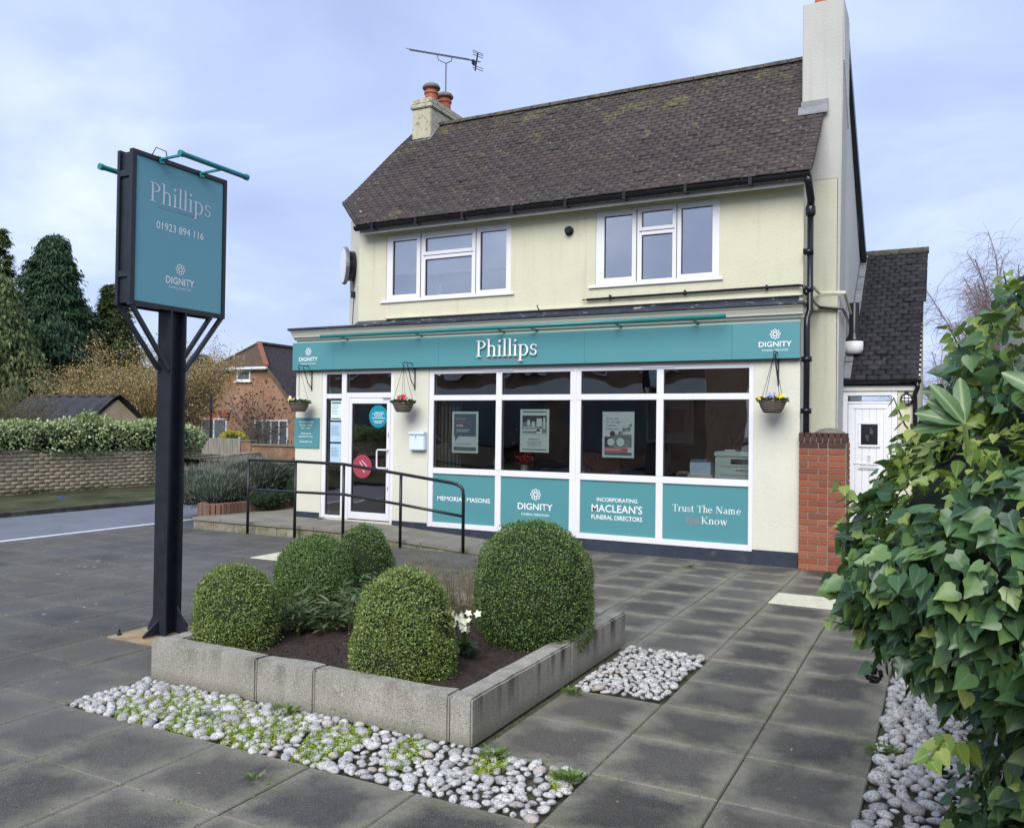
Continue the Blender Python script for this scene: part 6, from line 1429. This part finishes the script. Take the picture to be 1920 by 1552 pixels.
# trees: crowns made of leafy clumps round the trunk and its limbs
def conifer(x, y, z0, h, r, label, mat, seedv, n_cl=520, per=44, size=.16, droop=.55, top=.95, name='conifer_tree', cl=.34, power=.75, tone='bark', skirt=.12):
    g = np.random.default_rng(seedv); root = thing(name, (x, y, z0), label, 'tree'); f = skirt+(1-skirt)*np.sqrt(g.random(n_cl)) if False else g.random(n_cl)**.8
    f = np.clip(f, .01, .99); a = g.uniform(0, 2*PI, n_cl); rad = r*np.maximum(.03, (1-f)**power)*(1+.22*np.sin(a*3+f*9+seedv)+.20*g.normal(size=n_cl))*np.where(f < .08, .85, 1)
    rr = rad*g.uniform(.45, 1.0, n_cl)**.5; C_ = np.stack([x+np.cos(a)*rr, y+np.sin(a)*rr, z0+h*(skirt+(1-skirt)*f)], 1)
    seg = [[x, y, z0-.3, x+g.normal()*.1, y, z0+h*.98, r*.09, .02]]
    for c, aa, ff in zip(C_[::4], a[::4], f[::4]): seg.append([x, y, c[2]+.12*r, *c, .05*(1-ff)+.015, .012])
    idx = np.repeat(np.arange(n_cl), per); n = len(idx); out = np.stack([np.cos(a), np.sin(a), np.zeros(n_cl)], 1)[idx]
    cs = cl*(.45+.75*(1-f))[idx]; off = g.normal(size=(n, 3))*[.55, .55, .30]*cs[:, None]; P_ = C_[idx]+off+out*(g.random(n)*cs*.6)[:, None]; P_[:, 2] -= (np.abs(off[:, 0])+np.abs(off[:, 1]))*.35*droop
    t = unit(out+rand_dirs(n)*.55+np.array([0, 0, -droop])); to_obj('crown', scatter(leaf_base('frond'), frames(t, unit(np.array([0, 0, 1.])+rand_dirs(n)*.6)), P_, g.uniform(.5, 1.2, n)*size), mat, root)
    o = to_obj('trunk', twigs(seg, 5), tone, root, kind=None); return root
conifer(-37.3, 25.2, .4, 9.9, 2.0, 'tall dark green cypress behind the shed roof', 'cypress_leaf', 201, 560, 190, .26, .8, cl=.60, power=.78)
conifer(-34.6, 21.0, .4, 7.2, 1.9, 'olive green cedar with drooping sprays at the left edge', 'cedar_leaf', 202, 300, 150, .30, 1.5, cl=.70, power=1.1, name='cedar_tree')
conifer(-38.4, 23.4, .4, 10.0, .75, 'slim pale conifer tip at the left edge rising beside the dark cypress', 'cedar_leaf', 203, 200, 50, .22, .3, cl=.32, power=.7)
conifer(-36.6, 27.9, .4, 7.9, 1.9, 'olive conifer behind the pole sign between cypress and brown shrub', 'pine_leaf', 204, 300, 130, .22, .1, cl=.5, power=1.0)
conifer(-33.4, 30.6, .4, 4.6, 1.7, 'small blue-green cedar with layered branches left of the brick house', 'blue_cedar_leaf', 205, 120, 70, .17, .1, cl=.55, power=.8, name='cedar_tree')

def bushy(x, y, z0, h, r, label, mat, tmat, seedv, n_st, sub, leaf_n, lsize, fan=.55, cat='shrub', name='bare_shrub', r0=.03, lk='quad', tipn=0, droop=0., leafp=.35, trunk=None):
    """many-stemmed shrub or tree: stems fan out from the foot and fork into twigs, with leaves or seed heads on them"""
    g = np.random.default_rng(seedv); root = thing(name, (x, y, z0), label, cat); seg, LP, LD = [], [], []
    for s_ in range(n_st):
        a = g.uniform(0, 2*PI); sp_ = fan*math.sqrt(g.random()); L_ = h*g.uniform(.75, 1.0)*(1-.18*sp_); p = np.array([x+g.normal()*.06*r, y+g.normal()*.06*r, z0]) if trunk is None else np.array([x+g.normal()*.02, y, z0+trunk*g.uniform(.5, 1)])
        d = unit(np.array([math.cos(a)*sp_*r/h*1.6, math.sin(a)*sp_*r/h*1.6, 1.0])); nseg = 7; rr = r0*g.uniform(.6, 1); L_ = L_ if trunk is None else L_-(p[2]-z0)
        for i in range(nseg):
            q = p+d*L_/nseg; seg.append([*p, *q, rr, rr*.8]); rr *= .8
            if i >= 1:
                for b in range(sub):
                    d2 = unit(d*.7+g.normal(size=3)*.55+np.array([0, 0, -droop*.5])); l2 = L_*.16*g.uniform(.5, 1.3)*(1.15-i/nseg*.6); m_ = p+(q-p)*g.random(); prev = m_
                    for k_ in range(3):
                        d2 = unit(d2+np.array([0, 0, -droop])*.5+g.normal(size=3)*.12); e_ = prev+d2*l2/2.2; seg.append([*prev, *e_, rr*.42/(1+k_*.5), rr*.26/(1+k_*.5)])
                        if g.random() < .7:
                            d3 = unit(d2+g.normal(size=3)*.6+np.array([0, 0, -droop])); seg.append([*e_, *(e_+d3*l2*.5), rr*.22, rr*.12]); LP.append(e_+d3*l2*.5); LD.append(d3)
                        prev = e_
                    LP.append(prev); LD.append(d2)
            p = q; d = unit(d+g.normal(size=3)*.10+np.array([math.cos(a), math.sin(a), 0])*.05*sp_)
    to_obj('branches', twigs(seg, 3), tmat, root)
    if leaf_n and mat:
        LP, LD = np.array(LP), np.array(LD); idx = g.integers(0, len(LP), leaf_n); P_ = LP[idx]+g.normal(size=(leaf_n, 3))*lsize*leafp*2
        to_obj('leaves', scatter(leaf_base(lk), frames(unit(LD[idx]+rand_dirs(leaf_n)*.6), rand_dirs(leaf_n)), P_, g.uniform(.6, 1.2, leaf_n)*lsize), mat, root)
    return root
bushy(-27.9, 21.4, .7, 4.0, 2.5, 'large golden brown hazel shrub behind the shed gable', 'hazel_leaf', 'twig', 301, 60, 6, 38000, .07, .9, r0=.035, leafp=1.2)
bushy(-26.3, 23.2, .7, 4.6, 1.8, 'tall brown hazel shrub directly behind the signpost', 'hazel_leaf', 'twig', 302, 50, 6, 24000, .07, .8, r0=.035, leafp=1.2)
bushy(-22.6, 13.9, .7, 2.15, 1.25, 'olive brown twiggy shrub at the left edge above the hedge', 'olive_leaf', 'twig', 303, 44, 5, 12000, .05, .9, r0=.028, leafp=1.5)
bushy(-32.4, 30.0, .5, 5.0, 2.0, 'pale bare twigs of a tree between the conifer and the signpost', None, 'twig', 304, 22, 4, 0, .05, .7, cat='tree', name='bare_tree', r0=.03)
bushy(-21.1, 22.0, .5, 3.1, 1.5, 'bare round shrub with dark seed heads before the brick house', 'seed_head', 'twig', 305, 44, 4, 700, .10, .95, r0=.018, leafp=.2)
bushy(1.35, 25.0, 0, 7.0, 2.2, 'tall bare birch with fine drooping twigs behind the ivy', None, 'birch_twig', 306, 34, 20, 0, .05, .60, cat='tree', name='birch_tree', r0=.08, droop=.55, trunk=2.5)
bushy(.35, 24.0, 0, 4.6, 1.8, 'smaller bare purple-brown shrub tree beside the tall birch', None, 'birch_twig', 307, 34, 16, 0, .05, .9, cat='tree', name='birch_tree', r0=.05, droop=.3)
bushy(1.9, 23.0, 0, 4.2, 1.6, 'dense pinkish bare twigs right behind the top of the ivy', None, 'birch_twig', 308, 34, 16, 0, .05, .8, cat='tree', name='birch_tree', r0=.05, droop=.2)
mass('yellow_shrub', 'small bright yellow-green shrub over the wooden fence', 'shrub', [(-21.0, 20.6, 1.12, .42, .3, .16)], 500, 'quad', .10, 'yellow_shrub', 310, .3)

# fence and garden wall in front of the brick house
fn = thing('wooden_fence', (-20.9, 20, .3), 'weathered grey close-boarded garden fence across the road', 'fence')
x = -21.75
while x < -20.12: m = MB(); m.box(x, x+.092, 20+random.uniform(0, .012), 20.025, .2, 1.12+random.uniform(-.012, .008)); m.build('board', 'fence_wood', fn); x += .098
m = MB(); m.box(-20.12, -20.02, 19.98, 20.08, .2, 1.18); m.build('post', 'fence_wood', fn)
gw = thing('garden_wall', (-18.8, 20, .3), 'old patched brick garden wall with dark coping before the brick house', 'wall')
m = MB(); m.box(-20.0, -19.6, 20, 20.25, 0, 1.02); m.box(-19.6, -14.5, 20.05, 20.28, 0, .90); m.build('wall', 'wall_brick_old', gw)
m = MB(); m.box(-20.02, -19.58, 19.97, 20.28, 1.021, 1.07); m.box(-19.58, -14.5, 20.0, 20.33, .901, .96); m.build('coping', 'stone_cap', gw)
m = MB()
x = -19.95
while x < -15: m.box(x, x+.035, 20.1, 20.13, .96 if x > -19.6 else 1.07, 1.10); x += .16
m.build('spikes', 'stem_brown', gw)

# brick house beyond
bh_ = thing('brick_house', (-28, 34, 0), 'orange brick house with half-hipped brown tiled roof in the left background', 'house')
HY = 28.0
m = MB(); m.prism([(-32.2, HY, -.1), (-24.1, HY, -.1), (-24.1, HY, 1.55), (-26.62, HY, 4.05), (-29.50, HY, 4.05), (-32.2, HY, 1.45)], (0, .3, 0)); m.build('gable_wall', 'house_brick', bh_)
m = MB(); m.box(-24.4, -24.1, HY+.3, 42, -.1, 1.6); m.build('side_wall', 'house_brick', bh_); m = MB(); m.box(-32.2, -31.9, HY+.3, 42, -.1, 1.5); m.build('side_wall', 'house_brick', bh_)
def slab(pts, t_, nm, mt, par=bh_): a = [Vector(p) for p in pts]; n_ = (a[1]-a[0]).cross(a[2]-a[0]).normalized(); n_ = n_ if n_.z > 0 else -n_; q = MB(); q.prism(a, -n_*t_); return q.build(nm, mt, par)
AP, AZ = -28.06, 5.27
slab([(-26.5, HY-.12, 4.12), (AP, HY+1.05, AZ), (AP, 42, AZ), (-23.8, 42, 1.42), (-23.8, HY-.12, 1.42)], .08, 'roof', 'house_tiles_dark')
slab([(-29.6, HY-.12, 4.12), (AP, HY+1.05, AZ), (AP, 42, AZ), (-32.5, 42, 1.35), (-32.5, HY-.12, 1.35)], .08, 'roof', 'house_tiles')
slab([(-29.68, HY-.16, 4.10), (-26.45, HY-.16, 4.10), (AP, HY+1.03, AZ+.02)], .06, 'hip_roof', 'house_tiles')
m = MB(); m.bar((-26.42, HY-.18, 4.14), (AP, HY+1.05, AZ+.06), .22, .09); m.build('hip_ridge', 'ridge_orange', bh_)
m = MB(); m.bar((-29.7, HY-.18, 4.14), (AP, HY+1.05, AZ+.06), .16, .08); m.bar((AP, HY+1.0, AZ+.05), (AP, 42, AZ+.05), .2, .1); m.build('ridge', 'ridge_tile', bh_)
m = MB(); m.box(-29.75, -26.35, HY-.30, HY-.18, 4.0, 4.10); m.box(-29.6, -26.5, HY-.18, HY-.0, 3.95, 3.99); m.build('eaves_gutter', 'white_pvc', bh_)
m = MB(); m.bar((-29.65, HY-.10, 4.02), (-32.5, HY-.10, 1.30), .08, .14); m.build('verge', 'stem_brown', bh_); m = MB(); m.bar((-26.47, HY-.10, 4.02), (-23.85, HY-.10, 1.35), .08, .12); m.build('verge', 'stem_brown', bh_)
def hwin(x0, x1, z0, z1, divs, label=None):
    w0 = MB(); t_ = .07
    w0.box(x0, x1, HY-.06, HY-.004, z0, z0+t_); w0.box(x0, x1, HY-.06, HY-.004, z1-t_, z1)
    xs_ = np.linspace(x0, x1-t_, divs+1)
    for x in xs_: w0.box(x, x+t_, HY-.055, HY-.004, z0+t_, z1-t_)
    f_ = w0.build('window', 'white_pvc', bh_)
    for a, b in zip(xs_, xs_[1:]): q = MB(); q.box(a+t_, b, HY-.03, HY-.01, z0+t_, z1-t_); q.build('pane', 'far_pane', f_)
    q = MB(); q.box(x0-.1, x1+.1, HY-.12, HY-.06, z0-.06, z0); q.build('sill', 'white_pvc', f_); return f_
hwin(-28.30, -27.48, 3.50, 3.97, 1); hwin(-31.2, -28.86, .7, 1.82, 3); hwin(-27.2, -25.25, .2, 1.78, 4); hwin(-32.1, -31.75, 1.0, 1.95, 1)
m = MB(); m.box(-31.35, -28.7, HY-.012, HY, 1.83, 2.08); m.build('brick_lintel', 'brick_lintel', bh_)
m = MB(); m.box(-27.9, -24.9, 32.5, 36, 2.6, 3.9); m.build('dormer', 'roof_tile_red', bh_); m = MB(); m.box(-28.0, -24.7, 32.3, 36, 3.95, 4.07); m.build('dormer_eaves', 'white_pvc', bh_); slab([(-28.0, 32.3, 4.1), (-24.7, 32.3, 4.1), (-24.7, 36, 5.2), (-28.0, 36, 5.2)], .08, 'dormer_roof', 'house_tiles')
m = MB(); m.prism([(-38, 36, 0), (-33.5, 36, 0), (-33.5, 36, 2.3), (-36, 36, 4.0), (-38, 36, 2.3)], (0, 6, 0)); nh = solid('distant_house', 'house_tiles', 'distant brown tiled roof partly hidden behind the signpost', 'house', m)

# basketball stand
bk = thing('basketball_stand', (-21.55, 20.4, .5), 'black basketball post with orange hoop and net before the brick house', 'basketball hoop')
m = MB(); m.bar((-21.57, 20.2, .4), (-21.57, 20.2, 2.05), .05); m.build('post', 'black_metal', bk)
m = MB(); m.bar((-21.33, 19.97, 2.26), (-21.81, 20.43, 2.26), .10, .46); m.build('backboard', 'black_metal', bk)
m = MB(); m.tube([(-21.20+.22*math.cos(t), 20.45+.22*math.sin(t), 2.03) for t in np.linspace(0, 2*PI, 18)], .012, 5); m.bar((-21.45, 20.45, 2.03), (-21.40, 20.45, 2.03), .03); m.build('hoop', 'hoop_orange', bk)
m = MB()
for k_ in range(10):
    a = 2*PI*k_/10
    for s_ in (-.35, .35): m.tube([(-21.20+.22*math.cos(a), 20.45+.22*math.sin(a), 2.02), (-21.20+.12*math.cos(a+s_), 20.45+.12*math.sin(a+s_), 1.72)], .006, 3)
m.build('net', 'net_black', bk)

# neighbouring roof corner above the ivy on the right
nb = thing('neighbour_house', (2.2, 16, 0), 'corner of a neighbouring roof with white bargeboard at the right edge', 'house')
m = MB(); m.prism([(1.02, 14, 0), (5, 14, 0), (5, 14, 5.2), (2.6, 14, 5.6), (1.02, 14, 3.55)], (0, 6, 0)); m.build('wall', 'cream_wall', nb)
m = MB(); m.prism([(.90, 13.8, 3.55), (2.6, 13.8, 5.75), (2.6, 13.8, 5.90), (.86, 13.8, 3.66)], (0, 6.4, 0)); m.build('roof', 'lean_tile', nb); m = MB(); m.prism([(.95, 13.74, 3.42), (2.6, 13.74, 5.58), (2.6, 13.74, 5.74), (.88, 13.74, 3.54)], (0, .05, 0)); m.build('bargeboard', 'white_paint', nb)

# terrace on the other side of the street, behind the camera: what the shop windows reflect
op = thing('opposite_terrace', (-20, -14, 0), 'brick terrace with shopfronts across the street reflected in the shop windows', 'building')
m = MB(); m.box(-38, -8.6, -22, -13, 0, 7.0); m.build('wall', 'opposite_brick', op)
m = MB()
for i in range(9): x = -36+3.1*i; m.box(x, x+1.5, -13, -12.9, 4.0, 5.4)
m.build('upper_windows', 'far_pane', op)
m = MB()
for i in range(9):
    x = -36+3.1*i
    m.box(x-.08, x, -13, -12.85, 3.9, 5.5); m.box(x+1.5, x+1.58, -13, -12.85, 3.9, 5.5); m.box(x+.7, x+.78, -12.9, -12.84, 3.9, 5.5); m.box(x, x+1.5, -13, -12.84, 3.9, 4.0); m.box(x, x+1.5, -13, -12.84, 5.4, 5.5)
m.box(-38, -8.6, -13, -12.8, 2.9, 3.5); m.build('window_frames', 'white_paint', op)
m = MB()
for i in range(5): x = -37+5.6*i; m.box(x, x+4.6, -13, -12.85, .6, 2.8)
m.build('shopfronts', 'far_pane', op)

# ================================================================ IVY ON THE RIGHT
iv = thing('ivy_hedge', (.6, 3.2, 0), 'large overgrown ivy with glossy lobed leaves filling the right foreground', 'ivy')
BL = np.array([(.37, 2.75, 1.27, .60, .85, .41), (.80, 2.95, 1.56, .80, .9, .58), (.60, 2.70, .76, .52, .85, .50), (.60, 1.95, 1.02, .42, .55, .70), (.90, 4.5, 1.25, .80, 1.5, .95), (.85, 6.4, 1.0, .74, 1.5, .9), (.75, 1.45, .8, .45, .5, .7),
    (.62, 2.75, .34, .50, 1.0, .42), (.18, 2.62, 1.15, .36, .5, .25), (.9, 5.5, .3, .6, 2.4, .4)])
g = np.random.default_rng(401); n = 44000; A = BL[:, 3]*BL[:, 4]*np.array([2.2, 1.6, 2.2, 3.2, .5, .35, 2.2, 1.2, 2, .3]); A = A/A.sum(); idx = g.choice(len(BL), n, p=A); d = rand_dirs(n)
P_ = BL[idx, :3]+d*BL[idx, 3:6]; P_ = P_+d*(noise3(P_, 3.2, 4)*.05+noise3(P_, 8, 5)*.025+g.normal(size=n)*.022)[:, None]
keep = np.ones(n, bool)
for b in BL: keep &= ((((P_-b[:3])/b[3:6])**2).sum(1) > .84)
keep &= (P_[:, 2] > .02) & (d[:, 0] < .75); P_, d = P_[keep], d[keep]; n = len(P_)
tip = unit(d*.6+np.array([0, 0, -.75])+rand_dirs(n)*.75); nr = unit(d+rand_dirs(n)*.75+np.array([0, 0, .45])); R = frames(tip, nr); S = g.uniform(.030, .062, n)
young = (noise3(P_, 4.2, 6) > .50) | ((d[:, 2] > .5) & (g.random(n) < .35)) | (g.random(n) < .05)
S = np.where(young, S*.72, S); kinds = [('ivy', .5), ('heart', .5)]
isivy = g.random(n) < .55
dist = np.sqrt((P_[:, 0])**2+P_[:, 1]**2+(P_[:, 2]-1.6)**2); facing = (d*(np.array([0, 0, 1.6])-P_)).sum(1) > 0
order = np.argsort(np.where(facing & (P_[:, 1] > 1.3), dist/S*.06, 99)); pick = order[:300]; inp = np.zeros(n, bool); inp[pick] = True
LM = {}
for kd in ('ivy', 'heart'):
    for mt in ('ivy_leaf', 'ivy_young'):
        for v in range(3):
            b = leaf_base(kd); V = b[0].copy(); V[:, 2] += (v-1)*.10*V[:, 0]**2-.05*v*np.abs(V[:, 1]); V[:, 1] *= 1-.08*v; LM[kd, mt, v] = pmesh('leaf', V, b[1], b[2], mt, True)
for i in pick:
    o = link('leaf', LM['ivy' if isivy[i] else 'heart', 'ivy_young' if young[i] else 'ivy_leaf', int(g.integers(0, 3))], iv)
    mt_ = Matrix([list(R[i][0]), list(R[i][1]), list(R[i][2])]).to_4x4(); s_ = float(S[i]); o.matrix_local = Matrix.Translation(Vector(P_[i])-ORG[iv]) @ mt_ @ Matrix.Scale(s_, 4)
for kd, sel in (('ivy', isivy), ('heart', ~isivy)):
    for mt, ys in (('ivy_leaf', ~young), ('ivy_young', young)):
        k_ = sel & ys & ~inp; to_obj('foliage', scatter(leaf_base(kd), R[k_], P_[k_], S[k_]), mt, iv, True)
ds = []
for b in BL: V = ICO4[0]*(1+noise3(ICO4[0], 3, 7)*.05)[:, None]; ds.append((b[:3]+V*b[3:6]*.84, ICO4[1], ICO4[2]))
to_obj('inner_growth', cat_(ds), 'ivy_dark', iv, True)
# stems, trailing sprays with young leaves at the tips, berries
def spray(pts, n_, s0, s1, mt, seedv):
    g = np.random.default_rng(seedv); pts = [np.array(p) for p in pts]; m = MB(); m.tube([tuple(p) for p in pts], .0035, 5, r1=.0018); m.build('stem', 'weed_leaf' if mt == 'ivy_young' else 'stem_brown', iv)
    PP, TT, NN, SS = [], [], [], []
    for i in range(n_):
        f = (i+.5)/n_*(len(pts)-1); k_ = min(int(f), len(pts)-2); p = pts[k_]+(pts[k_+1]-pts[k_])*(f-k_); dd = unit(pts[k_+1]-pts[k_]); sd_ = unit(np.cross(dd, [0, 0, 1.]))*(1 if i % 2 else -1)
        PP.append(p+sd_*.008); TT.append(dd*.4+sd_*.7+np.array([0, 0, -.6])+g.normal(size=3)*.25); NN.append(np.array([-.3, -.6, .7])+g.normal(size=3)*.35); SS.append(s0+(s1-s0)*i/n_)
    kd = 'heart'; to_obj('foliage', scatter(leaf_base(kd), frames(unit(np.array(TT)), unit(np.array(NN))), np.array(PP), np.array(SS)*1.0), mt, iv)
spray([(-.02, 2.62, 1.10), (-.14, 2.55, 1.20), (-.23, 2.50, 1.215), (-.285, 2.46, 1.19)], 15, .055, .040, 'ivy_leaf', 1)
spray([(.0, 2.6, .90), (-.13, 2.50, 1.03), (-.22, 2.45, 1.075), (-.285, 2.42, 1.09)], 11, .052, .032, 'ivy_young', 2)
spray([(-.05, 2.7, 1.30), (-.18, 2.6, 1.36), (-.245, 2.55, 1.42), (-.26, 2.52, 1.46)], 12, .052, .032, 'ivy_young', 3)
spray([(.0, 2.8, 1.50), (-.10, 2.7, 1.62), (-.13, 2.68, 1.70)], 10, .05, .03, 'ivy_young', 4)
spray([(.12, 2.8, 1.72), (.04, 2.7, 1.84), (.01, 2.65, 1.90)], 10, .05, .03, 'ivy_young', 5)
spray([(.05, 2.3, .85), (-.0, 2.1, .92), (-.03, 2.0, .90)], 9, .06, .035, 'ivy_young', 6)
spray([(.25, 2.2, .55), (.10, 2.05, .50), (.05, 2.0, .42)], 9, .055, .035, 'ivy_young', 7)
spray([(-.06, 2.75, 1.05), (-.20, 2.62, 1.28), (-.25, 2.58, 1.31)], 12, .058, .04, 'ivy_leaf', 8)
spray([(.22, 2.9, 1.95), (.16, 2.8, 2.02), (.15, 2.75, 2.06)], 9, .045, .03, 'ivy_young', 9)
spray([(.45, 2.2, 1.5), (.30, 1.9, 1.42), (.24, 1.8, 1.36)], 9, .06, .035, 'ivy_young', 10)
spray([(.40, 1.7, 1.1), (.22, 1.55, 1.12), (.17, 1.5, 1.08)], 9, .06, .035, 'ivy_young', 11)
seg = []; g = np.random.default_rng(44)
for _ in range(260):
    i = int(g.integers(0, n)); p = P_[i]-d[i]*.06; q = p+unit(g.normal(size=3)+np.array([0, 0, -.6])+d[i]*.6)*g.uniform(.06, .16); seg.append([*p, *q, .0028, .0016])
to_obj('stems', twigs(seg, 4), 'stem_brown', iv)
for (x, y, z) in ((-.165, 2.48, .945), (.0, 2.35, .78), (-.045, 2.15, .625), (.105, 1.75, .56), (.16, 1.9, .47), (.20, 1.62, .62)):
    ds = []; g = np.random.default_rng(int(abs(x)*1000)+3)
    for k_ in range(26): dd = rand_dirs(1)[0]; V, T, U = ICO2; ds.append((V*.0058+np.array([x, y, z])+dd*.019, T, U))
    to_obj('berry_cluster', cat_(ds), 'berry', iv, True, kind=None)
for nm, c0, dirs_, L_ in (('broad pale green laurel shoot fanning out of the ivy', (.045, 2.28, 1.62), ((-.80, 0, .62), (-.62, .1, .15), (-.55, -.3, .90), (-.85, .1, -.05), (-.10, .2, 1.0), (-.95, -.2, .35)), .125),
                    ('second laurel shoot with larger leaves at the right edge', (.225, 2.05, 1.66), ((-.75, 0, .50), (-.1, 0, 1.0), (.1, -.2, .9), (.5, 0, .7)), .135)):
    ls = thing('laurel_shoot', c0, nm, 'plant'); m = MB(); m.tube([(c0[0]+.05, c0[1]+.05, c0[2]-.25), (c0[0]+.01, c0[1], c0[2]-.08), c0], .006, 6); m.build('stem', 'weed_leaf', ls)
    for k_, dd in enumerate(dirs_):
        V, T, U = leaf_base('laurel'); Rm = frames(unit(np.array([dd])), unit(np.array([[-.1*k_ % .5-.2, -.8, .45]]))); s_ = L_*random.uniform(.8, 1.05)
        V2 = V.copy(); V2[:, 1] *= .82; V2[:, 2] -= (.10+.06*(k_ % 3))*V[:, 0]**2; o = to_obj('leaf', scatter((V2, T, U), Rm, np.array([c0]), np.array([s_])), 'laurel_leaf', ls, True, kind=None)

# ---------------------------------------------------------------- put every one-mesh thing's origin at its own base
GR = {'hanging_basket': 'hanging baskets along the shop front', 'basket_bracket': 'scroll brackets holding the hanging baskets', 'poster': 'posters in the shop windows', 'notice': 'notices in the side window',
      'weed': 'weeds in the paving and pebble beds', 'birch_tree': 'bare birches behind the ivy', 'conifer_tree': 'conifers beyond the hedge', 'cedar_tree': 'cedars beyond the hedge', 'laurel_shoot': 'laurel shoots in the ivy',
      'bare_shrub': 'bare shrubs across the road', 'shrub': 'evergreen shrubs beside the ramp', 'leafy_plant': 'leafy plants in the planter'}
for o in sc.objects:
    b_ = o.name.split('.')[0]
    if o.parent is None and b_ in GR and 'category' in o: o['group'] = GR[b_]
for o in list(sc.objects):
    if o.type == 'MESH' and o.parent is None and 'category' in o and o.location.length < 1e-6:
        a = np.array([v.co[:] for v in o.data.vertices]); dl_ = Vector(((a[:, 0].min()+a[:, 0].max())/2, (a[:, 1].min()+a[:, 1].max())/2, a[:, 2].min()))
        o.data.transform(Matrix.Translation(-dl_)); o.location = dl_
        for c in o.children: c.location = c.location-dl_
